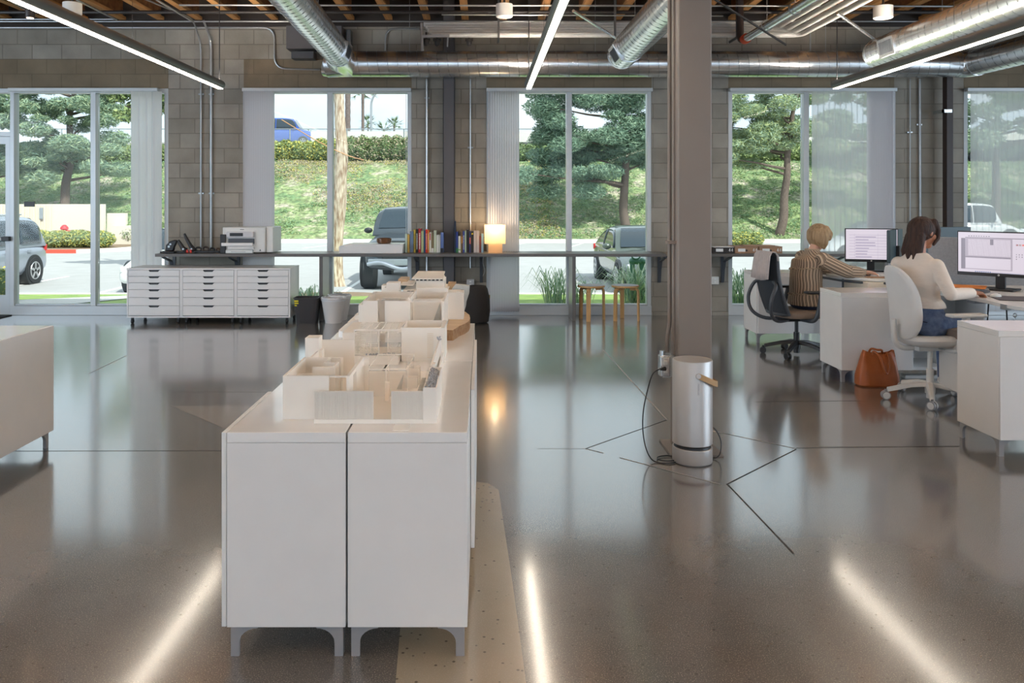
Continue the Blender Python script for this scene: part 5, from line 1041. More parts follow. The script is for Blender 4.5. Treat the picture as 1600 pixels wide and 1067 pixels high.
# white task chair
def white_chair():
    e = thing('office_chair', 'white and pale grey office chair with a tall oval back, nearer desk', 'office chair', (0, 0, 0))
    star_base(e, .315, 'chair_white', 'leg_grey', .032, rot=.35)
    q = MB(); q.cyl((0, 0, .02), (0, 0, .24), .026); q.cyl((0, 0, .22), (0, 0, .40), .018); q.build('gas_lift', 'chair_white', e)
    q = MB(); q.box(-.14, .12, -.07, .07, .385, .42); q.cyl((.02, -.07, .40), (.02, -.24, .40), .006, n=8); q.build('mechanism', 'chair_white', e, bevel=.01)
    q = MB(); rings = []
    for (z, s_, f) in ((.415, .55, 0), (.42, .80, 0), (.44, .95, 0), (.465, 1.0, 0), (.49, .97, 0), (.50, .88, 0), (.503, .5, 0)):
        ring = []
        for j in range(36):
            a = 2 * pi * j / 36; c, sn = cos(a), sin(a); X_ = .25 * s_ * (abs(c) ** .7) * (1 if c > 0 else -1) + .03; Y_ = .255 * s_ * (abs(sn) ** .7) * (1 if sn > 0 else -1)
            zz = z - (.05 * max(0, X_ - .12) / .16) * 1.0 + .02 * (abs(Y_) / .25) ** 2; ring.append((X_, Y_, zz))
        rings.append(ring)
    q.loft(rings); q.build('seat', 'light_fabric', e)
    # oval back, leaning slightly
    q = MB(); rings = []
    for k, (t_, s_) in enumerate(((-.035, .70), (-.03, .92), (-.012, 1.0), (.012, 1.0), (.03, .93), (.036, .75))):
        ring = []
        for j in range(44):
            a = 2 * pi * j / 44; v = sin(a); hz = .275 * s_ * (abs(v) ** .8) * (1 if v > 0 else -1); wy = .165 * s_ * (abs(cos(a)) ** .75) * (1 if cos(a) > 0 else -1) * (1.0 + .12 * (-v) )
            curve = -.10 * (hz / .28) ** 2 * (1 if hz > 0 else .3) + .09 * (wy / .22) ** 2
            ring.append((-.235 + t_ + curve * .6 - .03 * (hz / .28), wy, .745 + hz))
        rings.append(ring)
    q.loft(rings); q.build('backrest', 'light_fabric', e)
    q = MB(); q.tube(bend([(-.06, 0, .40), (-.29, 0, .40), (-.30, 0, .62)], .1), .020, 12); q.build('back_support', 'chair_white', e)
    for s_ in (-1, 1):
        q = MB(); q.tube([(.03, s_ * .27, .41), (.035, s_ * .285, .50)], [.022, .026], 12); q.bar((.035, s_ * .29, .48), (.07, s_ * .29, .665), .035, .05, 0, (0, 1, 0)); q.tube([(.02, s_ * .15, .405), (.03, s_ * .27, .415)], .015, 8); q.build('arm_post', 'chair_white', e, bevel=.006)
        q = MB(); q.box(-.07, .21, s_ * .29 - .045, s_ * .29 + .045, .665, .69); q.build('arm_pad', 'chair_white', e, bevel=.012, seg=3)
    return e
wc = white_chair(); wc.location = (3.36, 6.16, 0); wc.rotation_euler.z = R(8)
def dark_chair():
    e = thing('office_chair', 'dark grey mesh office chair with a towel on its back, farther desk', 'office chair', (0, 0, 0))
    star_base(e, .31, 'black_plastic', 'black_plastic', .03, rot=.15)
    q = MB(); q.cyl((0, 0, .02), (0, 0, .22), .028); q.cyl((0, 0, .2), (0, 0, .36), .018); q.build('gas_lift', 'black_plastic', e)
    q = MB(); q.box(-.15, .14, -.09, .09, .335, .375); q.build('mechanism', 'black_plastic', e, bevel=.014)
    q = MB(); rings = []
    for (z, s_) in ((.375, .7), (.38, .95), (.40, 1.0), (.43, 1.0), (.445, .93), (.45, .6)):
        rings.append([(.25 * s_ * (abs(cos(a)) ** .6) * (1 if cos(a) > 0 else -1) + .02, .245 * s_ * (abs(sin(a)) ** .6) * (1 if sin(a) > 0 else -1), z) for a in [2 * pi * j / 32 for j in range(32)]])
    q.loft(rings); mat('seat_taupe', (150, 132, 118), .85); q.build('seat', 'seat_taupe', e)
    def back_pt(u, v):  # u -1..1 width, v 0..1 height
        wd = .235 * (1 - .28 * v ** 2) * (1 - .12 * (1 - v)); return V((-.25 - .10 * v + .05 * u * u - .04 * sin(pi * v) * -1 * -1, u * wd, .42 + .56 * v))
    q = MB(); rows = []
    for j in range(13): rows.append([back_pt(-1 + 2 * i / 12, j / 12) for i in range(13)])
    vs = [p for r_ in rows for p in r_] + [p + V((.008, 0, 0)) for r_ in rows for p in r_]; fs = []
    for j in range(12):
        for i in range(12):
            a = j * 13 + i; fs.append((a, a + 1, a + 14, a + 13)); fs.append((a + 169, a + 182, a + 183, a + 170))
    q.add(vs, fs); q.build('mesh_back', 'mesh_fabric', e)
    q = MB(); loop = [back_pt(-1, t / 8) for t in range(9)] + [back_pt(-1 + 2 * t / 6, 1) + V((0, 0, .012)) for t in range(1, 6)] + [back_pt(1, 1 - t / 8) for t in range(9)] + [back_pt(1 - 2 * t / 6, 0) - V((0, 0, .01)) for t in range(1, 6)]
    q.tube(loop, .016, 10, closed=True); q.build('back_frame', 'dark_grey_plastic', e)
    for s_ in (-1, 1):
        q = MB(); q.tube(smoothp([(-.06, s_ * .05, .36), (-.26, s_ * .12, .35), (-.37, s_ * .19, .42), (-.39, s_ * .22, .56), (-.33, s_ * .2, .70), (-.30, s_ * .03, .74)]), .017, 10); q.build('back_brace', 'dark_grey_plastic', e)
        q = MB(); q.tube(smoothp([(-.02, s_ * .12, .36), (.02, s_ * .27, .37), (.05, s_ * .30, .48), (.08, s_ * .29, .625)]), [.02] * 18 + [.024], 10); q.build('arm_post', 'dark_grey_plastic', e)
        q = MB(); q.box(-.08, .19, s_ * .29 - .042, s_ * .29 + .042, .625, .65); q.build('arm_pad', 'black_plastic', e, bevel=.012, seg=3)
    return e
dc = dark_chair(); dc.location = (3.06, 8.0, 0); dc.rotation_euler.z = R(10)
# towel draped over the dark chair
q = MB(); base = V((3.06, 8.0, 0)); rt = M4.Rotation(R(10), 3, 'Z'); rows = []
prof = [(-.415, .76), (-.405, .84), (-.395, .92), (-.385, .98), (-.365, 1.012), (-.335, 1.01), (-.312, .98), (-.306, .93)]
for (x_, z_) in prof:
    row = []
    for i in range(17):
        u = i / 16; yy_ = -.21 + u * .30; wv = .010 * sin(u * 21 + z_ * 4) * (1.2 - (z_ - .76)); sag = .02 * sin(u * 3.1) if z_ < .80 else 0
        row.append(base + rt @ V((x_ + wv, yy_, z_ - sag)))
    rows.append(row)
vs = [p for r_ in rows for p in r_]; fs = [(j * 17 + i, j * 17 + i + 1, (j + 1) * 17 + i + 1, (j + 1) * 17 + i) for j in range(7) for i in range(16)]
q.add(vs, fs); o = q.build('towel', 'towel', fix=False); m_ = o.modifiers.new('solid', 'SOLIDIFY'); m_.thickness = .009; tag(o, 'pale pinkish towel hanging over the back of the dark office chair', 'towel')
# leather bag
e = thing('tote_bag', 'brown leather tote bag standing on the floor beside the cabinet', 'bag', (fx(1371, 6.55), 6.55, 0))
bx = fx(1370, 6.67); by = 6.67; q = MB(); rings = []
for (z, wx_, wy, sh) in ((.0, .155, .075, 0), (.012, .168, .085, 0), (.08, .165, .080, 0), (.17, .15, .062, .004), (.24, .135, .040, .008), (.288, .122, .026, .012), (.286, .116, .020, .012), (.22, .12, .03, .01), (.03, .14, .06, 0)):
    rings.append([(bx + sh + wx_ * (abs(cos(a)) ** .45) * (1 if cos(a) > 0 else -1), by + wy * (abs(sin(a)) ** .55) * (1 if sin(a) > 0 else -1) + .006 * sin(a * 5 + z * 20) * (z > .05), z - (.028 * (1 - abs(cos(a))) if z > .2 else 0)) for a in [2 * pi * j / 40 for j in range(40)]])
q.loft(rings); q.build('bag_body', 'leather_cognac', e)
for s_, dz, dy in ((-1, 0, -.045), (1, .01, .03)):
    q = MB(); pts = smoothp([(bx - .055, by + dy, .255), (bx - .05, by + dy * 1.2, .285 + dz), (bx - .02, by + dy * 2.0, .25), (bx + .005, by + dy * 2.2 - .02, .14), (bx + .035, by + dy * 2.1 - .01, .12), (bx + .055, by + dy * 2.0, .20), (bx + .058, by + dy * 1.2, .27), (bx + .055, by + dy, .25)]) if s_ < 0 else smoothp([(bx - .055, by + dy, .255), (bx - .04, by + .01, .295), (bx, by - .01, .290), (bx + .04, by - .0, .285), (bx + .055, by + dy, .25)])
    q.tube(pts, .0085, 8); q.build('handle', 'leather_cognac', e)
q = MB(); q.ball((bx - .04, by - .005, .255), .014, 8); q.ball((bx - .02, by - .01, .252), .011, 8); q.build('bag_contents', 'galv_dark', e)
# ================================================================== PEOPLE
def smooth_ring(c, rx, ry, ax, ay, n=24, p=1.0): return [V(c) + V(ax) * (rx * (abs(cos(a)) ** p) * (1 if cos(a) >= 0 else -1)) + V(ay) * (ry * (abs(sin(a)) ** p) * (1 if sin(a) >= 0 else -1)) for a in [2 * pi * j / n for j in range(n)]]
UP = V((0, 0, 1))
def hand(q, w_, fwd, side, down=V((0, 0, -1)), s=1.0, curl=.5, thumb=1):
    # w_: wrist, fwd: pointing direction, side: towards the thumb
    fwd = V(fwd).normalized(); side = V(side); side = (side - fwd * side.dot(fwd)).normalized(); dn = V(down).normalized()
    P = lambda f, sd, d: V(w_) + fwd * f * s + side * sd * s + dn * d * s
    rings = []
    for (f, w1, h1) in ((-.02, .026, .020), (.0, .027, .019), (.03, .036, .017), (.06, .041, .015), (.085, .040, .013)): rings.append(smooth_ring(P(f, 0, -.004 * sin(f * 30)), w1 * s, h1 * s, side, -dn, 18, .8))
    q.loft(rings); q.ball(P(-.01, 0, 0), .022 * s)
    for k, (sd, L, r_) in enumerate(((.030, .072, .0088), (.010, .080, .009), (-.010, .075, .0086), (-.029, .058, .0076))):
        c = curl * (1 + .12 * k); p = P(.078, sd, 0); pr = [(p, r_ * s * 1.12)]; a = .10
        for j, fr in enumerate((.42, .32, .26)):
            a += c * (.55 if j == 0 else .9); p = p + (fwd * cos(a) + dn * sin(a) + side * (sd * 1.2)) * L * fr * s; pr.append((p, r_ * s * (1 - .10 * (j + 1))))
        q.limb(pr, 10)
    t0 = P(.012, .024 * thumb, .004); t1 = P(.038, .048 * thumb, .012); t2 = P(.062, .056 * thumb, .022); t3 = P(.082, .052 * thumb, .030); q.limb([(t0, .014 * s), (t1, .0115 * s), (t2, .010 * s), (t3, .0085 * s)], 10)
def head(q, c, f, r_side, s=1.0, up=UP):
    """c: centre of the skull, f: facing direction"""
    f = V(f).normalized(); sd = V(r_side); sd = (sd - f * sd.dot(f)).normalized(); u = sd.cross(f); u = u if u.z > 0 else -u
    P = lambda a, b, d: V(c) + (f * a + sd * b + u * d) * s
    rot = M4((f, sd, u)).transposed()
    q.ball(P(-.012, 0, .018), .092 * s, 20, (1.04, .86, 1.0), rot=rot); q.ball(P(.028, 0, -.035), .068 * s, 18, (.95, .92, 1.15), rot=rot); q.ball(P(.058, 0, -.088), .030 * s, 12, (1, 1.1, .8), rot=rot)
    q.limb([(P(.088, 0, .010), .009 * s), (P(.106, 0, -.030), .014 * s)], 8); q.ball(P(.098, .010, -.034), .010 * s, 8); q.ball(P(.098, -.010, -.034), .010 * s, 8)
    q.ball(P(.083, 0, -.060), .013 * s, 8, (1, 1.7, .5), rot=rot); q.ball(P(.080, 0, -.071), .013 * s, 8, (1, 1.5, .6), rot=rot)
    for k in (-1, 1):
        q.ball(P(.066, .033 * k, .022), .019 * s, 10, (1, 1.25, .5), rot=rot); q.ball(P(.050, .045 * k, -.028), .030 * s, 10)
        q.ball(P(.004, .080 * k, -.010), .026 * s, 12, (.55, .30, 1.05), rot=rot)
    return P
def eyes(parent, P, s=1.0):
    for k in (-1, 1):
        q = MB(); q.ball(P(.073, .032 * k, .004), .0125 * s, 14); o = q.build('eye', 'paper', parent)
        q = MB(); q.ball(P(.0815, .033 * k, .003), .0062 * s, 10); q.build('iris', 'steel_brown', o)
    q = MB()
    for k in (-1, 1): q.limb([(P(.088, .016 * k, .028), .0028), (P(.083, .036 * k, .034), .0034), (P(.070, .052 * k, .027), .0022)], 6)
    q.build('eyebrows', 'hair', parent)
    q = MB(); q.limb([(P(.089, -.02, -.0655), .0035), (P(.0965, 0, -.065), .0055), (P(.089, .02, -.0655), .0035)], 8); mat('lips', (176, 96, 88), .5) if 'lips' not in MT else 0; q.build('lips', 'lips', parent)
mat('hair', (40, 24, 18), .7, c2=(72, 46, 34), vs=16, bump=.9, bs=24, stretch=(4, 4, .5)); mat('hair_blond', (186, 158, 120), .6, c2=(140, 110, 78), vs=14, bump=.9, bs=22, stretch=(4, 4, .5))
def torso(q, stations, ax):
    ax = V(ax).normalized(); rings = []
    for k, (c, rx, ry) in enumerate(stations):
        a = V(stations[max(0, k - 1)][0]); b = V(stations[min(len(stations) - 1, k + 1)][0]); t_ = (b - a).normalized(); ay = t_.cross(ax).normalized(); rings.append(smooth_ring(c, rx, ry, ax, ay, 26, .9))
    q.loft(rings)
# ---- person in cream sweater
f2 = V((.87, .49, 0)).normalized(); r2 = V((f2.y, -f2.x, 0))
pel = V((3.305, 6.165, .595))
wst = pel + V((-.015, -.0, .16)); ch = pel + V((-.035, -.02, .34)); nk = pel + V((-.045, -.01, .50))
w2 = thing('person', 'seated person with long dark hair, cream sweater and blue jeans', 'person', (3.38, 6.18, 0))
shR = nk + r2 * .150 - UP * .075; shL = nk - r2 * .150 - UP * .075
elR = V((3.375, 5.915, .825)); wrR = V((3.645, 6.125, .812)); elL = V((3.36, 6.46, .85)); wrL = V((3.665, 6.60, .815))
hipR = pel + r2 * .085 - UP * .02; hipL = pel - r2 * .085 - UP * .02; knR = hipR + f2 * .40 - UP * .03; knL = hipL + f2 * .40 - UP * .03
anR = knR + f2 * .02 - UP * .43; anL = knL + f2 * .02 - UP * .43
hc = nk + f2 * .075 + UP * .17; hf = V((.93, .22, -.28))
q = MB(); torso(q, [(pel - UP * .06, .13, .09), (pel, .145, .10), (wst, .11, .08), (ch, .13, .09), (nk - UP * .04, .14, .07), (nk + UP * .0, .06, .055)], r2)
q.limb([(nk - UP * .02, .055), (nk + f2 * .03 + UP * .11, .048)]); PH = head(q, hc, hf, r2)
for sh, el, wr in ((shR, elR, wrR), (shL, elL, wrL)): q.limb([(sh, .045), (el, .034), (wr, .024)])
for hp, kn, an in ((hipR, knR, anR), (hipL, knL, anL)): q.limb([(hp, .075), (kn, .05), (an, .034), (an + f2 * .12 - UP * .03, .03)])
hand(q, wrR + (wrR - elR).normalized() * .02, V((.93, .30, -.08)), -r2, curl=.42, s=.96); hand(q, wrL + (wrL - elL).normalized() * .02, V((.9, .35, -.08)), r2, curl=.5, s=.96)
body = q.build('body', 'skin_tan', w2, remesh=.0045, sm=3); eyes(body, PH)
q = MB(); torso(q, [(pel + UP * .108, .168, .126), (pel + UP * .13, .160, .118), (wst + UP * .01, .142, .106), (wst + UP * .05, .136, .100), (ch - UP * .04, .152, .108), (ch + UP * .04, .168, .105), (nk - UP * .075, .165, .085), (nk - UP * .03, .135, .066), (nk + UP * .018, .070, .058)], r2)
for sh, el, wr in ((shR, elR, wrR), (shL, elL, wrL)):
    q.limb([(sh, .056), (sh * .5 + el * .5 + (0 * UP), .050), (el, .045), (el * .45 + wr * .55, .045), (wr, .040)], 16)
q.build('sweater', 'knit_cream', w2, remesh=.007, sm=5)
q = MB(); torso(q, [(pel - UP * .085, .13, .10), (pel - UP * .05, .178, .142), (pel + UP * .03, .178, .135), (pel + UP * .10, .146, .106), (pel + UP * .14, .128, .092)], r2)
for hp, kn, an in ((hipR, knR, anR), (hipL, knL, anL)): q.limb([(hp - f2 * .02, .098), (hp * .5 + kn * .5, .085), (kn, .066), (kn * .5 + an * .5, .055), (an, .048)], 16)
q.build('jeans', 'denim', w2, remesh=.008, sm=4)
q = MB(); pk = pel - f2 * .128 + r2 * .075 - UP * .005
q.bar(pk + r2 * .045 + UP * .02, pk - r2 * .045 + UP * .025, .004, .006); q.build('pocket_stitching', 'denim_dark', w2)
q = MB()
for an in (anR, anL): q.limb([(an - UP * .03 - f2 * .02, .045), (an - UP * .042 + f2 * .08, .04), (an - UP * .048 + f2 * .15, .034)])
q.build('shoes', 'chair_white', w2, remesh=.008, sm=2)
# hair: cap and long fall behind the shoulders
hfh = V((hf.x, hf.y, 0)).normalized(); hb = -hfh; hs = V((hfh.y, -hfh.x, 0))
q = MB(); q.ball(hc - hfh * .016 + UP * .022, .100, 20, (1.06, .92, 1.0), rot=M4((hfh, hs, UP)).transposed())
q.limb([(hc + hb * .045 + UP * .01, .080), (hc + hb * .070 - UP * .08, .062), (hc + hb * .095 - UP * .15, .050), (hc + hb * .11 - UP * .205, .036), (hc + hb * .10 - UP * .235, .018)], 16)
for k in range(9):
    a = (k - 4) / 4; q.limb([(hc + hb * .07 + hs * .055 * a - UP * .03, .036), (hc + hb * (.10 + .015 * cos(k * 2)) + hs * .06 * a - UP * .14, .026), (hc + hb * (.115 + .015 * sin(k * 3)) + hs * .055 * a - UP * (.235 + .02 * sin(k)), .014), (hc + hb * .11 + hs * .05 * a - UP * (.275 + .02 * sin(k * 2)), .006)], 8)
for k in (-1, 1): q.limb([(hc + hfh * .045 + hs * .055 * k + UP * .075, .030), (hc + hfh * .072 + hs * .068 * k + UP * .02, .020), (hc + hfh * .066 + hs * .072 * k - UP * .045, .015), (hc + hfh * .03 + hs * .07 * k - UP * .09, .012)], 10)
q.build('hair', 'hair', w2, remesh=.005, sm=2)
q = MB(); q.limb([(hc + hb * .105 + r2 * .03 - UP * .03, .006), (hc + hb * .118 - UP * .035, .007), (hc + hb * .105 - r2 * .03 - UP * .04, .006)], 8); q.build('hair_clip', 'brushed_alu', w2)
q = MB()
for k in (-1, 1): c_ = PH(.100, .034 * k, .002); q.tube([c_ + (r2 * cos(a * pi / 8) * .023 + UP * sin(a * pi / 8) * .019) for a in range(16)], .0018, 6, closed=True); q.tube([PH(.098, .057 * k, .006), PH(.0, .082 * k, .006)], .0018, 6)
q.build('glasses', 'black_plastic', w2)
# ---- person in striped blouse
f1 = V((.97, .22, 0)).normalized(); r1 = V((f1.y, -f1.x, 0)); p1 = V((3.17, 8.03, .52))
nk1 = p1 + V((.055, .0, .475)); ch1 = p1 + V((-.005, 0, .31)); ws1 = p1 + V((-.01, 0, .15))
w1 = thing('person', 'seated person with a blond bob in a brown and white striped blouse', 'person', (3.17, 8.03, 0))
shR1 = nk1 + r1 * .165 - UP * .055; shL1 = nk1 - r1 * .165 - UP * .055
elR1 = V((3.46, 7.78, .83)); wrR1 = V((3.655, 7.875, .815)); elL1 = V((3.42, 8.30, .82)); wrL1 = V((3.64, 8.18, .81))
h1r = p1 + r1 * .09; h1l = p1 - r1 * .09; k1r = h1r + f1 * .38 - UP * .02; k1l = h1l + f1 * .38 - UP * .02; a1r = k1r - UP * .40; a1l = k1l - UP * .40
hc1 = nk1 + f1 * .07 + UP * .155; hf1 = V((.86, .14, -.50))
q = MB(); torso(q, [(p1 - UP * .06, .14, .10), (p1, .16, .12), (ws1, .14, .10), (ch1, .14, .10), (nk1 - UP * .04, .14, .07), (nk1, .06, .055)], r1)
q.limb([(nk1 - UP * .03, .055), (nk1 + f1 * .04 + UP * .08, .048)]); P1 = head(q, hc1, hf1, r1)
for sh, el, wr in ((shR1, elR1, wrR1), (shL1, elL1, wrL1)): q.limb([(sh, .045), (el, .036), (wr, .025)])
for hp, kn, an in ((h1r, k1r, a1r), (h1l, k1l, a1l)): q.limb([(hp, .08), (kn, .052), (an, .036), (an + f1 * .12 - UP * .02, .03)])
hand(q, wrR1 + V((.02, 0, 0)), V((.98, .05, -.12)), -r1, curl=.4); hand(q, wrL1 + V((.02, 0, 0)), V((.95, -.1, -.12)), r1, curl=.5)
body = q.build('body', 'skin', w1, remesh=.005, sm=3); MT['hair'] = MT['hair_blond']; eyes(body, P1)
q = MB(); torso(q, [(p1 - UP * .035, .190, .165), (p1 + UP * .03, .188, .160), (p1 + UP * .09, .172, .148), (ws1, .165, .14), (ch1 - UP * .03, .168, .135), (ch1 + UP * .05, .172, .122), (nk1 - UP * .08, .172, .098), (nk1 - UP * .02, .125, .072), (nk1 + UP * .03, .070, .062)], r1)
for sh, el, wr in ((shR1, elR1, wrR1), (shL1, elL1, wrL1)): q.limb([(sh, .070), (sh * .45 + el * .55 - UP * .01, .070), (el, .064), (el * .4 + wr * .6 - UP * .004, .056), (wr, .034)], 16)
bl = q.build('blouse', 'striped_cotton', w1, remesh=.008, sm=4)
# bake the remeshed blouse and give every vertex its stripe number
dg = bpy.context.evaluated_depsgraph_get(); ev = bl.evaluated_get(dg); me = bpy.data.meshes.new_from_object(ev); bl.modifiers.clear(); bl.data = me; me.materials.clear(); me.materials.append(MT['striped_cotton'])
at = me.attributes.new('stripe', 'FLOAT', 'POINT'); vals = []
for v in me.vertices:
    p = v.co; best = 9; s_ = 0
    for sh, el, wr in ((shR1, elR1, wrR1), (shL1, elL1, wrL1)):
        for a, b in ((sh, el), (el, wr)):
            ab = b - a; t_ = max(0, min(1, (p - a).dot(ab) / ab.length_squared)); d = (p - a - ab * t_).length
            if d < best and d < .085 and (t_ > .12 or b is wr): best = d; ax = ab.normalized(); u = (UP - ax * ax.z).normalized(); w_ = ax.cross(u); r_ = p - a - ab * t_; s_ = math.atan2(r_.dot(w_), r_.dot(u)) / (2 * pi) * 14
    if best > 8: r_ = p - ch1; s_ = math.atan2(r_.dot(r1), r_.dot(f1)) / (2 * pi) * 34 + .15 * sin(p.z * 30)
    vals.append(s_ + 40)
at.data.foreach_set('value', vals)
def frill(z, rx, ry, c, parent, amp=.006):
    q = MB(); n = 90; pts = []
    for j in range(n): a = 2 * pi * j / n; pts.append(V((c.x, c.y, z)) + r1 * (rx + amp * sin(a * 22)) * cos(a) + f1 * (ry + amp * sin(a * 22)) * sin(a) + UP * (.006 * sin(a * 15) + .012 * cos(a)))
    q.tube(pts, .006, 6, closed=True); q.build('ruffle', 'cardboard_light', parent)
mat('cardboard_light', (186, 164, 138), .9)
frill(p1.z + .075, .180, .158, p1 + V((0, 0, 0)), w1); frill(ch1.z + .01, .176, .138, ch1, w1)
q = MB(); n = 40; q.tube([nk1 + f1 * .005 + UP * .03 + r1 * (.068 + .004 * sin(j)) * cos(2 * pi * j / n) + f1 * (.062 + .004 * sin(j)) * sin(2 * pi * j / n) for j in range(n)], .009, 8, closed=True); q.build('collar', 'cardboard_light', w1)
q = MB(); torso(q, [(p1 - UP * .07, .15, .12), (p1 - UP * .03, .178, .15), (p1 + UP * .02, .175, .145), (p1 + UP * .05, .15, .12)], r1)
for hp, kn, an in ((h1r, k1r, a1r), (h1l, k1l, a1l)): q.limb([(hp, .092), (kn, .070), (an, .05)], 14)
q.build('trousers', 'denim_dark', w1, remesh=.009, sm=3)
q = MB()
for an in (a1r, a1l): q.limb([(an - UP * .035 - f1 * .02, .042), (an - UP * .05 + f1 * .14, .035)])
q.build('shoes', 'black_plastic', w1, remesh=.009, sm=2)
h1 = V((hf1.x, hf1.y, 0)).normalized(); s1 = V((h1.y, -h1.x, 0)); uu = V((h1.x * .5, h1.y * .5, .86)).normalized(); bk = uu.cross(s1); bk = bk if bk.dot(h1) < 0 else -bk
q = MB(); q.ball(hc1 + uu * .022 + bk * .012, .107, 20, (1.0, .93, 1.0))
for k in range(13):
    a = (k - 6) / 6 * 1.75; dv = bk * cos(a) + s1 * sin(a); q.limb([(hc1 + uu * .07 + dv * .055, .045), (hc1 + uu * .01 + dv * .085, .038), (hc1 - UP * .055 + dv * .088, .032), (hc1 - UP * .098 + dv * (.080 + .005 * sin(k * 4)), .018)], 10)
q.limb([(hc1 + uu * .10 - bk * .03, .04), (hc1 + uu * .075 - bk * .075 + s1 * .03, .03), (hc1 + uu * .02 - bk * .075 + s1 * .065, .02)], 10)
q.build('hair', 'hair_blond', w1, remesh=.006, sm=3)
# ================================================================== EXTERIOR
GZ = -.58
mat('asphalt', (172, 172, 172), .9, var=.06, vs=2, bump=.2, bs=40); mat('asphalt_patch', (150, 154, 160), .9, var=.08, vs=3); mat('sidewalk', (186, 184, 180), .85, var=.04, vs=2)
mat('lawn', (112, 142, 70), .95, c2=(150, 172, 92), vs=3, bump=.6, bs=120); mat('curb', (222, 220, 214), .85); mat('curb_red', (206, 84, 66), .7); mat('line_paint', (240, 240, 238), .8)
mat('soil', (132, 112, 92), .95, var=.2, vs=6)
def hillmat():
    m = bpy.data.materials.new('hill_cover'); m.use_nodes = True; t = m.node_tree; b = t.nodes['Principled BSDF']; b.inputs['Roughness'].default_value = .95; MT['hill_cover'] = m
    tc = N(t, 'ShaderNodeTexCoord'); O = tc.outputs['Object']
    n1 = N(t, 'ShaderNodeTexNoise'); n1.inputs['Scale'].default_value = .8; n1.inputs['Detail'].default_value = 9; n1.inputs['Roughness'].default_value = .7; t.links.new(O, n1.inputs[0])
    n2 = N(t, 'ShaderNodeTexNoise'); n2.inputs['Scale'].default_value = 5; n2.inputs['Detail'].default_value = 6; t.links.new(O, n2.inputs[0])
    r1 = N(t, 'ShaderNodeValToRGB'); e = r1.color_ramp.elements; e[0].position = .38; e[0].color = lin((108, 134, 92)); e[1].position = .62; e[1].color = lin((182, 172, 156)); q_ = e.new(.50); q_.color = lin((138, 152, 104))
    r2 = N(t, 'ShaderNodeMapRange'); r2.inputs[1].default_value = .35; r2.inputs[2].default_value = .65; r2.inputs[3].default_value = .55; r2.inputs[4].default_value = 1.3; t.links.new(n2.outputs[0], r2.inputs[0])
    t.links.new(n1.outputs[0], r1.inputs[0]); mu = N(t, 'ShaderNodeMix', data_type='RGBA', blend_type='MULTIPLY'); mu.inputs[0].default_value = 1; t.links.new(r1.outputs[0], mu.inputs[6]); t.links.new(r2.outputs[0], mu.inputs[7]); t.links.new(mu.outputs[2], b.inputs['Base Color'])
    bp = N(t, 'ShaderNodeBump'); bp.inputs['Strength'].default_value = .9; bp.inputs['Distance'].default_value = .15; t.links.new(n2.outputs[0], bp.inputs['Height']); t.links.new(bp.outputs[0], b.inputs['Normal'])
hillmat()
def gz(y): return -.12 if y < 12 else (-.12 - .36 * min(1, (y - 12) / 5.4))
q = MB(); ys = [10.95, 12, 13.5, 15, 16.4, 17.4]
for a, b in zip(ys, ys[1:]): q.quad((-30, a, gz(a)), (34, a, gz(a)), (34, b, gz(b)), (-30, b, gz(b)))
o = struct(q, 'ground_lawn', 'lawn', fix=False)
q = MB(); q.box(-60, 75, 17.4, 41, GZ - .2, GZ); struct(q, 'parking_lot', 'asphalt', smooth=False)
q = MB(); q.box(-30, 34, 17.3, 17.5, GZ, -.46); struct(q, 'curb_near', 'curb', smooth=False)
q = MB(); q.box(-14.5, 60, 40.6, 41.1, GZ - .1, GZ + .17); struct(q, 'curb_far', 'curb', smooth=False)
# sidewalks near the building
q = MB()
def gpoly(q, P, dz=.012): q.add([(x, y, gz(y) + dz) for x, y in P], [tuple(range(len(P)))])
def strip(q, f0, f1, y0, y1, n=10, dz=.014):
    for i in range(n):
        a, b = y0 + (y1 - y0) * i / n, y0 + (y1 - y0) * (i + 1) / n; q.quad((f0(a), a, gz(a) + dz), (f1(a), a, gz(a) + dz), (f1(b), b, gz(b) + dz), (f0(b), b, gz(b) + dz))
strip(q, lambda y: -30, lambda y: -4.6, 10.95, 13.6); strip(q, lambda y: -9.6 + (y - 13.6) * .8, lambda y: -6.9 + (y - 13.6) * .1, 13.6, 17.3); strip(q, lambda y: -4.6, lambda y: -2.4, 10.95, 12.1)
o = struct(q, 'sidewalk', 'sidewalk', fix=False, smooth=False)
q = MB()
for k in range(-4, 9): q.box(-11.5 + k * 2.75, -11.4 + k * 2.75, 17.6, 22.6, GZ, GZ + .004)
for k in range(0, 8): xx = -8 + k * 2.9; q.add([(xx, 36, GZ + .004), (xx + .12, 36, GZ + .004), (xx + 1.4, 40.5, GZ + .004), (xx + 1.28, 40.5, GZ + .004)], [(0, 1, 2, 3)])
struct(q, 'parking_lines', 'line_paint', fix=False, smooth=False)
# red curb island with hedge, left
q = MB(); P = [(-27, 32.6), (-16.2, 32.6), (-15.0, 33.6), (-14.0, 36.5), (-14.4, 41), (-27, 41)]; q.prism(P, GZ - .05, GZ + .14); struct(q, 'curb_island', 'curb', smooth=False)
q = MB(); P = [(-27, 32.55), (-16.2, 32.55), (-16.2, 32.75), (-27, 32.75)]; q.prism(P, GZ - .04, GZ + .145); struct(q, 'curb_paint', 'curb_red', smooth=False)
q = MB(); P = [(-26.8, 32.9), (-16.2, 32.9), (-15.3, 33.8), (-14.4, 36.6), (-14.7, 41), (-26.8, 41)]; q.prism(P, GZ, GZ + .15); struct(q, 'planting_bed', 'soil', smooth=False)
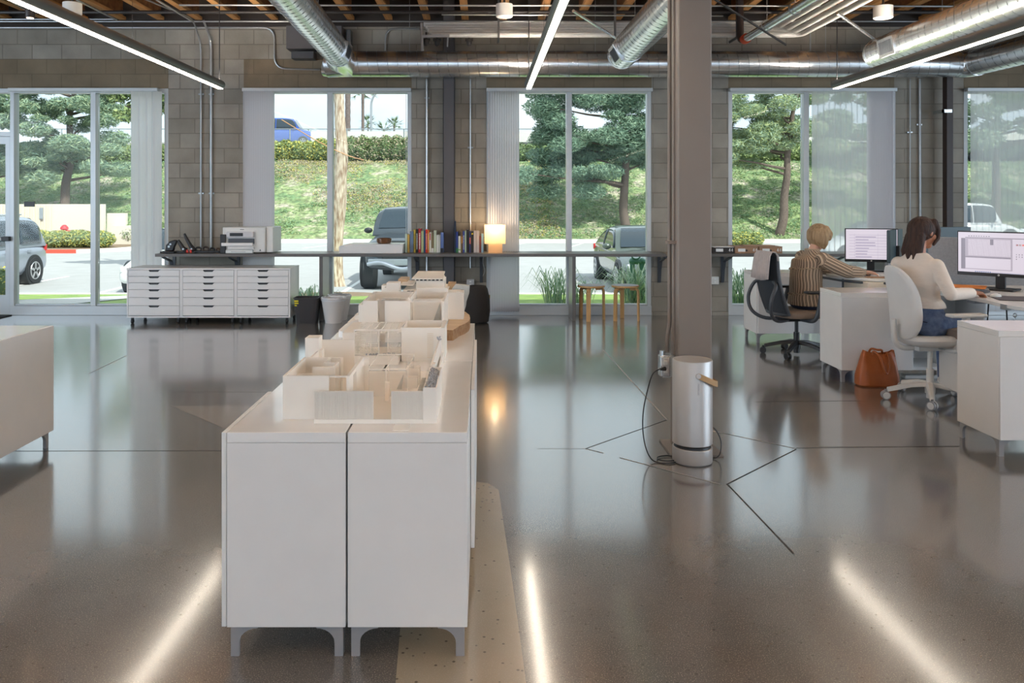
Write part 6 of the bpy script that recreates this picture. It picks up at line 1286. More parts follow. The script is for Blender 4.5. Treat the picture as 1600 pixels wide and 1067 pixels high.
# hill
def hz(x, y):
    t_ = max(0, min(1, (y - 41) / 11.0)); s_ = t_ * t_ * (3 - 2 * t_) * .35 + t_ * .65
    return GZ + .1 + 4.5 * s_ + .10 * NZ.noise(V((x * .3, y * .3, 0))) * t_
q = MB(); nx, ny = 110, 34; x0, x1 = -48, 62
vs = [(x0 + (x1 - x0) * i / nx, 41 + 16 * j / ny, hz(x0 + (x1 - x0) * i / nx, 41 + 16 * j / ny) + (0 if 41 + 16 * j / ny < 54 else .0)) for j in range(ny + 1) for i in range(nx + 1)]
q.add(vs, [(j * (nx + 1) + i, j * (nx + 1) + i + 1, (j + 1) * (nx + 1) + i + 1, (j + 1) * (nx + 1) + i) for j in range(ny) for i in range(nx)]); struct(q, 'hillside', 'hill_cover', fix=False)
q = MB(); q.box(-90, 110, 57, 90, 3.9, 5.6); struct(q, 'freeway_road', 'sidewalk', smooth=False)
q = MB(); q.box(-12.0, 70, 57.0, 57.25, 3.9, 6.35); struct(q, 'freeway_barrier', 'curb', smooth=False)
# foliage helpers
import numpy as np
def leafmesh(name, centres, radii, n_, size, mats, parent=None, needle=False, seed=1, flat=.7, shell=.0):
    rg = np.random.default_rng(seed); C = np.array(centres, float); Rr = np.array(radii, float).reshape(-1, 3); vol = Rr.prod(axis=1) ** (2 / 3); idx = rg.choice(len(C), n_, p=vol / vol.sum())
    d = rg.normal(size=(n_, 3)); d /= np.linalg.norm(d, axis=1)[:, None]; rad = rg.random(n_) ** (1 / 3) if not shell else shell + (1 - shell) * rg.random(n_)
    P = C[idx] + d * Rr[idx] * rad[:, None]
    u = rg.normal(size=(n_, 3)); u[:, 2] *= flat; u /= np.linalg.norm(u, axis=1)[:, None]; t = rg.normal(size=(n_, 3)); w_ = np.cross(u, t); w_ /= np.linalg.norm(w_, axis=1)[:, None]
    sz = size * (.6 + .8 * rg.random(n_))[:, None]; a = .15 if needle else .45
    vs = np.stack([P - u * sz, P + w_ * sz * a, P + u * sz, P - w_ * sz * a], 1).reshape(-1, 3)
    me = bpy.data.meshes.new(name); me.vertices.add(len(vs)); me.vertices.foreach_set('co', vs.ravel()); me.loops.add(n_ * 4); me.loops.foreach_set('vertex_index', np.arange(n_ * 4)); me.polygons.add(n_); me.polygons.foreach_set('loop_start', np.arange(0, n_ * 4, 4)); me.polygons.foreach_set('loop_total', np.full(n_, 4))
    for m in mats: me.materials.append(MT[m])
    me.polygons.foreach_set('material_index', rg.integers(0, len(mats), n_)); me.update(calc_edges=True); me.validate()
    o = bpy.data.objects.new(name, me); COL.objects.link(o)
    if parent: o.parent = parent; o.matrix_parent_inverse = wm(parent).inverted()
    return o
for nm, c in (('leaf_a', (128, 148, 96)), ('leaf_b', (164, 176, 120)), ('leaf_c', (98, 118, 82)), ('needle_a', (140, 164, 138)), ('needle_b', (112, 140, 120)), ('needle_c', (166, 182, 146)), ('dry_leaf', (176, 164, 140)), ('yellow_leaf', (200, 190, 96)), ('cover_a', (120, 152, 112)), ('cover_b', (150, 172, 120))): mat(nm, c, .8)
mat('bark_pine', (120, 106, 96), .95, c2=(88, 76, 70), vs=9, bump=.9, bs=12, stretch=(3, 3, 1)); mat('bark_pale', (226, 212, 196), .9, c2=(132, 98, 74), vs=7, bump=1, bs=7, stretch=(3.4, 3.4, .7)); mat('bark_palm', (124, 112, 108), .95, c2=(90, 80, 76), vs=16, bump=.8, bs=16)
# ground cover on the hill
rg = random.Random(4); cen = []; 
def coverobj(name, label, n_, fn, mats, size, seed):
    rgn = np.random.default_rng(seed); P = []
    while len(P) < n_:
        x = rgn.uniform(-30, 40); y = 41.2 + 10.6 * rgn.random()
        if fn(x, y, rgn.random()): P.append((x, y, hz(x, y) + .06))
    o = leafmesh(name, P, [(.25, .25, .10)] * len(P), n_ * 16, size, mats, seed=seed); tag(o, label, 'ground cover', kind='stuff')
def patch(x, y): return NZ.noise(V((x * .16, y * .25, 3))) + .35 * NZ.noise(V((x * .7, y * .7, 9)))
coverobj('ground_cover', 'green leafy ground cover spread over the slope beyond the car park', 9000, lambda x, y, r: patch(x, y) + .42 + (.35 if x > 0 or x < -12 else -.0) - (y - 41) * .055 * (x < 1 and x > -13) > r * .25, ['cover_a', 'cover_b', 'leaf_a', 'cover_a'], .052, 11)
coverobj('leaf_litter', 'dry pale mulch and yellow leaves scattered on the slope in the middle window', 2600, lambda x, y, r: -13 < x < 4 and patch(x, y) + (y - 46) * .07 > r * .4, ['dry_leaf', 'dry_leaf', 'dry_leaf', 'yellow_leaf'], .045, 12)
# hedge at the top of the slope
def hedge(label, x0, x1, y0, y1, z0, z1, n_, mats, size=.1, seed=3, name='hedge', wav=.2):
    e = thing(name, label, 'hedge', ((x0 + x1) / 2, (y0 + y1) / 2, z0)); m = max(3, int((x1 - x0) / .7)); C = []; Rr = []
    rr = random.Random(seed)
    for k in range(m):
        h = (z1 - z0) * (1 - wav * rr.random()); C.append((x0 + (x1 - x0) * (k + .5) / m, (y0 + y1) / 2, z0 + h / 2)); Rr.append(((x1 - x0) / m * .85, (y1 - y0) / 2, h / 2 * 1.05))
    leafmesh('foliage', C, Rr, int(n_ * 2.6), size * .6, mats, e, seed=seed, shell=.72)
    q = MB()
    for c, r_ in zip(C, Rr): q.ball(c, 1, 10, (r_[0] * .86, r_[1] * .82, r_[2] * .86))
    q.build('inner_bush', 'leaf_c', e); return e
hedge('long clipped hedge along the crest of the slope, left part in the middle window', -14.5, -9.3, 51.8, 53.4, hz(-12, 52.4) - .1, 5.55, 5200, ['leaf_a', 'leaf_b', 'yellow_leaf'], .13, 3)
hedge('darker hedge along the crest of the slope, right of the pale tree trunk', -8.8, -3.0, 51.8, 53.4, hz(-7, 52.4) - .1, 5.75, 5200, ['leaf_c', 'leaf_a', 'dry_leaf'], .13, 4)
hedge('hedge at the crest seen through the leftmost window', -32, -17, 52, 53.6, hz(-20, 52.4) - .1, 5.3, 6000, ['leaf_a', 'leaf_b'], .15, 5)
hedge('hedge at the crest behind the trees of the lamp-lit window', 2, 11, 52, 53.6, hz(5, 52.4) - .1, 5.5, 4500, ['leaf_c', 'leaf_a'], .15, 6)
hedge('hedge at the crest behind the tree of the right-hand window', 15, 30, 52, 53.6, hz(20, 52.4) - .1, 5.4, 5000, ['leaf_a', 'leaf_b'], .15, 7)
hedge('boxy yellow-green hedge behind the red kerb', -18.9, -15.6, 33.5, 34.7, GZ + .12, .30, 5200, ['leaf_a', 'leaf_b', 'yellow_leaf'], .075, 8, wav=.05)
hedge('shorter hedge where the kerb bends, left of the white blind', -16.2, -13.9, 36.4, 37.4, GZ + .12, .55, 2500, ['leaf_a', 'leaf_b', 'leaf_c'], .08, 9)
hedge('bush beside the jamb of the right-hand window, at the far kerb', 11.4, 12.9, 37.6, 38.6, GZ, .12, 1600, ['leaf_a', 'leaf_b', 'yellow_leaf'], .08, 10)
hedge('small leafy bush outside the glass door at the far left edge', -9.6, -8.6, 14.4, 15.2, gz(14.8), .42, 800, ['leaf_b', 'leaf_c', 'yellow_leaf'], .055, 14)
# trash enclosure
mat('cream_wall', (214, 206, 192), .85); mat('corrugated', (214, 206, 188), .7)
e = thing('enclosure_wall', 'cream wall of the refuse enclosure across the car park', 'wall', (-18, 36.6, GZ)); e['kind'] = 'thing'
q = MB(); q.box(-19.2, -16.95, 36.6, 36.8, GZ, 1.36); q.box(-16.95, -16.1, 36.9, 37.1, GZ, .95); q.box(-16.6, -15.5, 36.5, 37.0, GZ, .40); q.build('wall_panel', 'cream_wall', e, smooth=False)
q = MB(); q.box(-22.5, -19.2, 36.6, 36.66, GZ, 1.36)
for k in range(14): q.box(-22.5 + k * .24, -22.4 + k * .24, 36.54, 36.6, GZ, 1.34)
q.build('corrugated_gate', 'corrugated', e, smooth=False)
q = MB(); q.box(-19.78, -19.62, 36.5, 36.54, .70, 1.2); q.build('notice_plate', 'conduit_steel', e)
e = thing('fire_hydrant', 'small red fire hydrant standing behind the boxy hedge', 'hydrant', (-18.1, 35.4, GZ)); q = MB(); q.lathe([(.13, .1), (.13, .75), (.17, .76), (.16, .84), (.08, .94), (0, .96)], (-18.1, 35.4, GZ + .1), 16); q.cyl((-18.35, 35.4, GZ + .75), (-17.85, 35.4, GZ + .75), .07); mat('hydrant_red', (206, 60, 66), .5); q.build('barrel', 'hydrant_red', e)
# trees
def limbs(q, a, b, r0, r1, seed, wob=.12, n=7):
    rr = random.Random(seed); a = V(a); b = V(b); L = (b - a).length
    pts = [a + (b - a) * (i / n) + V((rr.uniform(-1, 1), rr.uniform(-1, 1), 0)) * L * wob / n * (0 < i < n) for i in range(n + 1)]
    q.tube(smoothp(pts, 3), [r0 + (r1 - r0) * i / (3 * n) for i in range(3 * n + 1)], 10); return pts
def pine(label, x, y, z, h, lean, tr, clouds, n_, mats, seed, size=.22, group=None, bark='bark_pine', name='pine_tree'):
    e = thing(name, label, 'tree', (x, y, z), group); q = MB(); top = (x + lean[0], y + lean[1], z + h); pts = limbs(q, (x, y, z - .2), top, tr, tr * .35, seed)
    rr = random.Random(seed + 1)
    for (cx_, cy_, cz_, *_r) in clouds[::max(1, len(clouds) // 16)]:
        t_ = max(.2, min(.95, (cz_ - z - .5) / h)); k = t_ * (len(pts) - 1); i = int(k); p = pts[i].lerp(pts[min(i + 1, len(pts) - 1)], k - i); limbs(q, p, (cx_, cy_, cz_), tr * .32, tr * .06, rr.randint(0, 999), .3, 4)
    q.build('trunk', bark, e); leafmesh('foliage', [c[:3] for c in clouds], [c[3:6] for c in clouds], int(n_ * 2.2), size * .62, mats, e, needle=True, seed=seed); return e
def clouds(x0, x1, z0, z1, y0, y1, n, r, seed, f=None):
    rr = random.Random(seed); out = []
    while len(out) < n:
        a = rr.random(); b = rr.random(); x_ = x0 + (x1 - x0) * a; z_ = z0 + (z1 - z0) * b
        if f and not f(a, b): continue
        s_ = r * rr.uniform(.6, 1.3); out.append((x_, rr.uniform(y0, y1), z_, s_ * 1.3, s_ * 1.2, s_ * .62))
    return out
nd = ['needle_a', 'needle_b', 'needle_c']
# left pine: trunk px 98
Y_ = 43.; x_ = fx(97, Y_); pine('tall open pine rising behind the cream enclosure wall', x_, Y_, hz(x_, Y_), 8.2, (.8, 0), .27, clouds(fx(15, 43), fx(205, 43), fz(285, 43), fz(120, 43), 41.5, 44.5, 62, .62, 5, lambda a, b: (a < .45 or b > .1) and not (b > .45 and abs(a - .5) > .42)), 26000, nd, 21, .22)
Y_ = 42.6; x_ = fx(980, Y_); cl = clouds(fx(812, 42), fx(1035, 42), fz(255, 42), fz(120, 42), 40.5, 44.5, 70, .75, 6, lambda a, b: not (a < .12 and .3 < b < .75)) + clouds(fx(812, 42), fx(960, 42), fz(300, 42), fz(235, 42), 40.5, 43.5, 16, .6, 16)
pine('broad dense pine filling the lamp-lit window above the sedan', x_, Y_, hz(x_, Y_), 7.5, (-.3, 0), .26, cl, 36000, ['needle_a', 'needle_b', 'needle_b'], 22, .22)
Y_ = 41.9; x_ = fx(1216, Y_); cl = clouds(fx(1130, 42), fx(1300, 42), fz(235, 42), fz(120, 42), 41, 44, 46, .62, 7) + clouds(fx(1130, 42), fx(1190, 42), fz(262, 42), fz(220, 42), 41, 44, 8, .5, 17)
pine('leaning pine with a bare lower trunk in the right-hand window', x_, Y_, hz(x_, Y_), 7.2, (.95, 0), .25, cl, 21000, ['needle_a', 'needle_c', 'leaf_b'], 23, .2)
Y_ = 43.; x_ = fx(1560, Y_); pine('pine dimly seen through the sheer blind at the far right', x_, Y_, hz(x_, Y_), 7, (0, 0), .25, clouds(fx(1500, 42), fx(1760, 42), fz(250, 42), fz(120, 42), 41, 44, 34, .7, 8), 11000, nd, 24, .26)
Y_ = 44; x_ = fx(1370, Y_); pine('pine dimly seen through the half drawn sheer blind', x_, Y_, hz(x_, Y_), 7, (0, 0), .22, clouds(fx(1300, 43), fx(1440, 43), fz(260, 43), fz(120, 43), 43, 45, 18, .7, 9), 7000, nd, 25, .26)
Y_ = 43.5; x_ = fx(-30, Y_); pine('pine at the far left, seen through the door glass', x_, Y_, hz(x_, Y_), 7.5, (0, 0), .25, clouds(fx(-90, 43), fx(22, 43), fz(270, 43), fz(150, 43), 42, 45, 22, .7, 10), 9000, nd, 26, .26)
# leafy branch top right of the left window
e = thing('leafy_tree', 'broadleaf branches hanging into the top of the left window beside the blind', 'tree', (fx(232, 24), 24, GZ)); q = MB(); limbs(q, (fx(245, 24), 24, GZ), (fx(240, 24), 24, 6.5), .14, .07, 3); limbs(q, (fx(240, 24), 24, 4.0), (fx(195, 24), 24, 4.3), .05, .015, 5); q.build('trunk', 'bark_pine', e)
leafmesh('foliage', *(lambda cl: ([c[:3] for c in cl], [c[3:6] for c in cl]))(clouds(fx(178, 24), fx(262, 24), fz(186, 24), fz(110, 24), 23.5, 24.5, 20, .30, 11, lambda a, b: a > .25 or b > .4)), 3400, .075, ['leaf_c', 'leaf_a', 'leaf_b'], e, seed=31)
# pale trunk close to the middle window
Yt = 17.0; e = thing('pale_tree', 'pale peeling tree trunk rising close outside the middle window', 'tree', (fx(527, Yt), Yt, gz(Yt))); q = MB(); rr = random.Random(12); pts = []; rs = []
zb = -.46; knots = ((447, 528, 24), (430, 527, 19), (400, 526, 18), (350, 529, 18), (300, 531, 19), (250, 533, 20), (225, 534, 19), (200, 532, 17), (170, 530, 15), (146, 529, 15), (120, 527, 14), (60, 524, 13))
for (py, px, wd) in knots: pts.append(V((fx(px, Yt), Yt, fz(py, Yt)))); rs.append(wd / 2 / F * Yt)
P2 = smoothp(pts, 6); R2 = [rs[min(len(rs) - 1, i // 6)] * (1 - (i % 6) / 6) + rs[min(len(rs) - 1, i // 6 + 1)] * (i % 6) / 6 for i in range(len(P2))]; n = 22; rings = []
for p, r_ in zip(P2, R2): rings.append([p + V((cos(2 * pi * j / n), sin(2 * pi * j / n), 0)) * r_ * (1 + .16 * NZ.noise(V((cos(2 * pi * j / n) * 2.2, sin(2 * pi * j / n) * 2.2, p.z * 1.7))) + .10 * NZ.noise(V((cos(2 * pi * j / n) * 6, sin(2 * pi * j / n) * 6, p.z * 5)))) for j in range(n)])
q.loft(rings); q.build('trunk', 'bark_pale', e)
q = MB(); limbs(q, P2[-4], P2[-1] + V((1.2, .4, 1.6)), .08, .03, 8); limbs(q, P2[-2], P2[-1] + V((-1.0, .2, 1.9)), .08, .03, 9); q.build('branch', 'bark_pale', e)
q = MB(); o_ = [(fx(440, 16), 16, fz(187, 16)), (fx(497, 16.6), 16.6, fz(221, 16.6)), (fx(541, 16.9), 16.9, fz(242, 16.9)), (fx(568, 16.6), 16.6, fz(250, 16.6))]; q.tube(smoothp(o_, 4), .010, 6); mat('line_orange', (214, 160, 120), .7); o = q.build('slanting_line', 'line_orange'); tag(o, 'thin orange line slanting past the pale tree trunk', 'wire')  # thin orange tube along a slanting line
q = MB(); q.prism([(fx(527, Yt) + .9 * cos(a * pi / 10), Yt + .45 * sin(a * pi / 10) - .1) for a in range(20)], gz(Yt) - .02, gz(Yt) + .03); o = struct(q, 'tree_bed', 'soil')
# palms
def palm(label, px, Y, wd, top_py, crown=False, base=None, small=False):
    X_ = fx(px, Y); zt = fz(top_py, Y); e = thing('palm_tree', label, 'palm', (X_, Y, 5.6)); r_ = wd / 2 / F * Y
    q = MB(); n = 30; q.tube([(X_, Y, 5.5 + (zt - 5.5) * i / n) for i in range(n + 1)], [r_ * (1 + .1 * (i % 2)) for i in range(n + 1)], 12); q.build('trunk', 'bark_palm', e)
    if crown:
        q = MB(); rr = random.Random(int(px)); L = 1.2 if small else 1.7
        for k in range(22):
            a = rr.uniform(0, 2 * pi); el = rr.uniform(-.5, 1.2); c = V((X_, Y, zt)); d = V((cos(a) * cos(el), sin(a) * cos(el), sin(el))); tip = c + d * L; s_ = d.cross(UP).normalized()
            for j in range(9):
                b = (j - 4) / 4 * .9; d2 = (d * cos(b) + s_ * sin(b)); m_ = c + d * L * .5; t2 = m_ + d2 * L * .55 - UP * .25 * abs(b); w_ = UP.cross(d2).normalized() * .035; q.add([m_ - w_, m_ + w_, t2], [(0, 1, 2)])
            q.bar(c, c + d * L * .5, .04, .02)
        q.build('fronds', 'leaf_c', e, fix=False)
palm('thick palm trunk standing just right of the pale tree', 543.5, 70, 8, 60); palm('thinner palm trunk with dead fronds at the window head', 567, 75, 4.4, 143, True); palm('small green fan palm between the thin palm and the lamp post', 575, 80, 2, 194, True, small=True)
palm('low round fan palm left of the pair beyond the freeway', 600, 80, 3, 204, True, small=True); palm('fan palm taller of the pair beyond the freeway', 616, 80, 3, 196, True, small=True)
q = MB(); Y_ = 66; q.tube(bend([(fx(580, Y_), Y_, 5.5), (fx(580, Y_), Y_, fz(158, Y_)), (fx(587, Y_), Y_, fz(145, Y_)), (fx(600, Y_), Y_, fz(135, Y_))], .5), .09, 8); o = q.build('street_lamp', 'conduit_steel'); tag(o, 'tall thin freeway lamp post right of the palms', 'street lamp')
hedge('bare grey shrubs far beyond the freeway above the passing van', -20, -14, 84, 87, 5.5, 9.2, 1500, ['dry_leaf', 'leaf_c'], .2, 41, name='shrub', wav=.5); hedge('dry shrubs beyond the barrier at the foot of the palms', -14.0, -9.5, 84, 86, 5.5, 8.4, 900, ['dry_leaf', 'leaf_b'], .2, 42, name='shrub', wav=.5)
hedge('distant tree mass beyond the freeway on the right', 20, 60, 84, 90, 5.5, 9, 4500, ['leaf_c', 'needle_b'], .3, 43, name='tree_belt', wav=.5)
# chain-link fence
e = thing('chain_link_fence', 'chain-link fence on posts along the freeway shoulder', 'fence', (-12, 56.5, 4))
q = MB()
for k in range(10): X_ = fx(453, 56) + (k - 4) * 3.9; q.cyl((X_, 56, 4.0), (X_, 56, fz(201, 56)), .045, n=8)
q.cyl((-30, 56, fz(201.5, 56)), (8, 56, fz(201.5, 56)), .03, n=6); q.build('fence_posts', 'conduit_steel', e)
m = bpy.data.materials.new('chain_link'); m.use_nodes = True; t = m.node_tree; b = t.nodes['Principled BSDF']; b.inputs['Base Color'].default_value = lin((190, 196, 200)); b.inputs['Alpha'].default_value = .25; MT['chain_link'] = m
q = MB(); q.quad((-30, 56, 4.2), (8, 56, 4.2), (8, 56, fz(201.5, 56)), (-30, 56, fz(201.5, 56))); q.build('fence_mesh', 'chain_link', e, fix=False)
# vehicles -------------------------------------------------------------
mat('tyre', (44, 46, 50), .85); mat('rim', (196, 198, 202), .3, metal=.8); mat('car_glass', (44, 56, 66), .1, spec=.6, coat=.2); mat('car_black', (38, 42, 46), .5); mat('head_light', (226, 232, 238), .12, coat=.5); mat('tail_red', (206, 44, 44), .3); mat('chrome', (214, 218, 220), .15, metal=1)
def car(name, label, L, W, H, paint, bonnet=.28, boot=.10, belt=.60, clear=.18, wr=.33, roof_c=None, truck=False, ws=.20, rs=.16, cat='car', nose=.78, box=0, rr_f=.17, rr_r=.80):
    # local: nose at x=0 pointing -X ... tail at x=L; y across, z up
    e = thing(name, label, cat, (0, 0, 0)); hw = W / 2; zb = H * belt; q = MB()
    st = [(0, clear + .08, clear + .34, .84), (.02, clear + .04, zb * nose * .86, .93), (.07, clear, zb * nose, .98), (bonnet * .6, clear, zb * .93, .99), (bonnet, clear, zb, 1.0), (.5, clear, zb * 1.01, 1.0), (.8, clear, zb * 1.03, 1.0), (.95, clear, zb * 1.02, .97), (.985, clear + .05, zb * .97, .92), (1.0, clear + .16, zb * .75, .86)]
    rings = []
    for (u, z0, z1, wf) in st:
        w_ = hw * wf; x_ = u * L; m_ = (z0 + z1) / 2
        rings.append([(x_, -w_ * .86, z0), (x_, -w_ * .98, z0 + (z1 - z0) * .2), (x_, -w_, m_), (x_, -w_ * .985, z0 + (z1 - z0) * .78), (x_, -w_ * .90, z1 - .015), (x_, -w_ * .55, z1 + .03), (x_, 0, z1 + .045), (x_, w_ * .55, z1 + .03), (x_, w_ * .90, z1 - .015), (x_, w_ * .985, z0 + (z1 - z0) * .78), (x_, w_, m_), (x_, w_ * .98, z0 + (z1 - z0) * .2), (x_, w_ * .86, z0)])
    q.loft(rings); q.build('body_shell', paint, e, subd=1)
    # cabin
    c0, c1 = bonnet * L - .05, (1 - boot) * L; t0, t1 = c0 + ws * L * .9, c1 - rs * L
    if truck: c1 = .62 * L; t1 = c1 - .12
    bw, tw = hw * .93, hw * .74
    keys = [V((c0 - .02, 0, zb - .03)), V(((c0 + t0) / 2, 0, zb + (H - zb) * .56)), V((t0, 0, H - .045)), V(((t0 + t1) / 2, 0, H)), V((t1, 0, H - .05)), V(((t1 + c1) / 2 + .02, 0, zb + (H - zb) * (.50 if not truck else .45))), V((c1, 0, zb - .03))]
    pf = smoothp(keys, 5); hh = H - zb
    def yat(z): return bw + (tw - bw) * max(0, min(1, (z - zb) / hh)) + .03 * sin(pi * max(0, min(1, (z - zb) / hh)))
    rings = []
    for p in pf:
        zt_ = max(p.z, zb - .02); zz_ = [zb - .06 + (zt_ - zb + .06) * w_ for w_ in (0, .25, .5, .72, .9)]; pr = [(yat(z), z) for z in zz_] + [(yat(zt_) * .90, zt_ - .008), (yat(zt_) * .5, zt_ + .012), (0, zt_ + .018)]
        rings.append([(p.x, -y, z) for y, z in pr] + [(p.x, y, z) for y, z in reversed(pr[:-1])])
    q = MB(); q.loft(rings); q.build('cabin', paint, e)
    def top(x_):
        for u, v_ in zip(pf, pf[1:]):
            if u.x <= x_ <= v_.x and v_.x > u.x: return u.z + (v_.z - u.z) * (x_ - u.x) / (v_.x - u.x)
        return zb
    x_lo = c0 + .22; x_hi = c1 - (.20 if not truck else .12); nwin = 2 if truck else (3 if boot < .06 else 2)
    for s_ in (-1, 1):
        for k in range(nwin):
            xa_ = x_lo + (x_hi - x_lo) * k / nwin + .035; xb_ = x_lo + (x_hi - x_lo) * (k + 1) / nwin - .035; vs_ = []
            for i_ in range(11):
                x_ = xa_ + (xb_ - xa_) * i_ / 10; zt_ = max(zb + .035, top(x_) - .095)
                vs_ += [(x_, s_ * (yat(z_) + .010), z_) for z_ in [zb + .03 + (zt_ - zb - .03) * w_ / 5 for w_ in range(6)]]
            q = MB(); q.add(vs_, [(i_ * 6 + w_, i_ * 6 + w_ + 1, i_ * 6 + w_ + 7, i_ * 6 + w_ + 6) for i_ in range(10) for w_ in range(5)]); g_ = q.build('side_window', 'car_glass', e, fix=False); m_ = g_.modifiers.new('solid', 'SOLIDIFY'); m_.thickness = .03; m_.offset = 0
    for (xa_, xb_, nm) in ((c0 + .07, t0 - .05, 'windscreen'), (c1 - .05, t1 + .05, 'rear_window')):
        q = MB(); rows = []
        for i_ in range(8):
            x_ = xa_ + (xb_ - xa_) * i_ / 7; z_ = top(x_); rows.append([(x_ + (-.012 if nm == 'windscreen' else .012), yat(z_) * .86 * (j_ - 4) / 4, z_ + .018 + .010 * (1 - abs(j_ - 4) / 4)) for j_ in range(9)])
        q.add([p for r_ in rows for p in r_], [(a_ * 9 + b_, a_ * 9 + b_ + 1, a_ * 9 + b_ + 10, a_ * 9 + b_ + 9) for a_ in range(7) for b_ in range(8)]); q.build(nm, 'car_glass', e)
    q = MB(); q.bar((c0 + .02, -.5, zb + .03), (c0 + .10, -.02, zb + .065), .015, .015); q.bar((c0 + .02, .15, zb + .03), (c0 + .10, .6, zb + .06), .015, .015); q.build('wipers', 'car_black', e)
    for s_ in (-1, 1):
        q = MB(); mid = (t0 + t1) / 2 + .05
        q = MB(); q.ball((c0 + .35, s_ * (hw + .09), zb + .07), .10, 12, (.6, 1.1, .75)); q.build('wing_mirror', paint if not truck else 'car_black', e)
        q = MB(); q.box(.01 * L, .055 * L, s_ * hw * .86 - .12 * 1, s_ * hw * .86 + .02, zb * nose * .72, zb * nose * .93); q.build('head_light', 'head_light', e, bevel=.03)
        q = MB(); q.box(.965 * L, .995 * L, s_ * hw * .80 - .10, s_ * hw * .80 + .12, zb * .80, zb * .98); q.build('tail_light', 'tail_red', e, bevel=.03)
        for u in (rr_f, rr_r):
            xw = u * L; yw = s_ * (hw - .10)
            q = MB(); q.cyl((xw, s_ * (hw - .24), wr), (xw, s_ * (hw + .004), wr), wr + .055, n=32); q.build('wheel_arch', 'car_black', e)
            q = MB(); q.lathe([(wr * .62, -.11), (wr * .93, -.11), (wr, -.07), (wr, .07), (wr * .93, .11), (wr * .62, .11)], (0, 0, 0), 32, xf=M4.Translation((xw, s_ * (hw - .09), wr)) @ M4.Rotation(pi / 2, 4, 'X')); w_ = q.build('wheel', 'tyre', e)
            q = MB(); yo = s_ * (hw + .016); q.tube([(xw + wr * .62 * cos(a * pi / 12), yo, wr + wr * .62 * sin(a * pi / 12)) for a in range(24)], .018, 6, closed=True); q.cyl((xw, yo - s_ * .04, wr), (xw, yo + s_ * .012, wr), .05, n=12)
            for k in range(5): a = 2 * pi * k / 5 + .3; q.bar((xw, yo, wr), (xw + wr * .6 * cos(a), yo, wr + wr * .6 * sin(a)), .06, .025, 0, (0, 1, 0))
            q.build('rim', 'rim', w_)
        q = MB(); q.box(mid - .35, mid - .2, s_ * (hw + .001), s_ * (hw + .02), zb - .16, zb - .13); q.box(mid + .6, mid + .75, s_ * (hw + .001), s_ * (hw + .02), zb - .15, zb - .12); q.build('door_handle', paint, e)
    q = MB(); q.box(-.01, .06, -hw * .5, hw * .5, clear + .22, clear + .40)
    if not truck: q.box(-.015, .06, -hw * .62, hw * .62, clear + .02, clear + .13)
    q.build('grille', 'car_black', e, bevel=.02)
    q = MB(); q.box(-.025, 0, -.26, .26, clear + .16, clear + .27); q.build('number_plate', 'pvc_white', e, bevel=.004)
    return e
def park(e, x, y, z, ang): e.location = (x, y, z); e.rotation_euler.z = ang
mat('paint_silver', (160, 168, 182), .3, metal=.4, coat=.6); mat('paint_green', (92, 102, 96), .25, metal=.5, coat=.8); mat('paint_white', (238, 240, 242), .3, coat=.5); mat('paint_grey', (66, 74, 82), .3, metal=.4, coat=.6); mat('paint_blue', (44, 84, 170), .35, coat=.4)
N90 = R(90)
e = car('car', 'silver estate car parked at the left, seen through the entrance glass', 4.6, 1.8, 1.70, 'paint_silver', bonnet=.24, boot=.03, belt=.58, wr=.34, ws=.14, rs=.09, rr_r=.83); park(e, -12.16, 16.75, GZ, N90)
q = MB()
for s_ in (-1, 1): q.cyl((1.6, s_ * .62, 1.74), (3.7, s_ * .62, 1.74), .02); q.bar((1.7, s_ * .62, 1.68), (1.7, s_ * .62, 1.75), .03, .03); q.bar((3.6, s_ * .62, 1.68), (3.6, s_ * .62, 1.75), .03, .03)
o = q.build('roof_rails', 'chrome'); o.parent = e
e = car('car', 'white car whose headlight shows beside the drawer units', 4.5, 1.8, 1.45, 'paint_white', wr=.33, bonnet=.27); park(e, -7.22, 18.0, GZ, N90)
e = car('car', 'dark green sedan parked nose-in outside the lamp-lit window', 4.85, 1.86, 1.46, 'paint_green', wr=.34, bonnet=.28, boot=.09, ws=.17, rs=.25, belt=.63); park(e, 4.03, 18.1, GZ, N90 + .02)
# pickup: front seen between pale trunk and pier
e = car('pickup_truck', 'grey lifted pickup facing the window right of the pale tree', 5.5, 1.95, 1.92, 'paint_grey', wr=.42, clear=.42, bonnet=.27, belt=.66, truck=True, ws=.09, nose=.93, cat='pickup truck', rr_f=.12); park(e, -1.85, 19.0, GZ, N90)
q = MB(); q.box(-.16, .02, -.80, .80, .60, .74); q.tube(smoothp([(-.16, -.82, .62), (-.22, -.5, .66), (-.24, 0, .52), (-.22, .5, .66), (-.16, .82, .62)]), .045, 8); q.box(-.12, -.02, -.34, -.16, .78, .86); b_ = q.build('front_bumper', 'paint_silver', bevel=.01); b_.parent = e
q = MB(); q.box(-.05, .03, -.62, .62, .84, 1.16); g_ = q.build('front_grille', 'car_black', bevel=.02); g_.parent = e
q = MB()
for s_ in (-1, 1): q.lathe([(.25, -.13), (.39, -.13), (.42, -.08), (.42, .08), (.39, .13), (.25, .13)], (0, 0, 0), 26, xf=M4.Translation((.66, s_ * .93, .42)) @ M4.Rotation(pi / 2, 4, 'X'))
e2 = q.build('front_tyres', 'tyre'); e2.parent = e
e = car('car', 'white car blurred behind the half drawn sheer blind', 4.5, 1.8, 1.46, 'paint_white', wr=.33); park(e, 10.6, 26.5, GZ, .06)
e = car('car', 'first white off-roader behind the sheer blind at the far right', 4.8, 1.9, 1.95, 'paint_white', bonnet=.25, boot=.02, belt=.55, ws=.10, rs=.04, wr=.38); park(e, 24.4, 37.6, GZ + .02, pi)
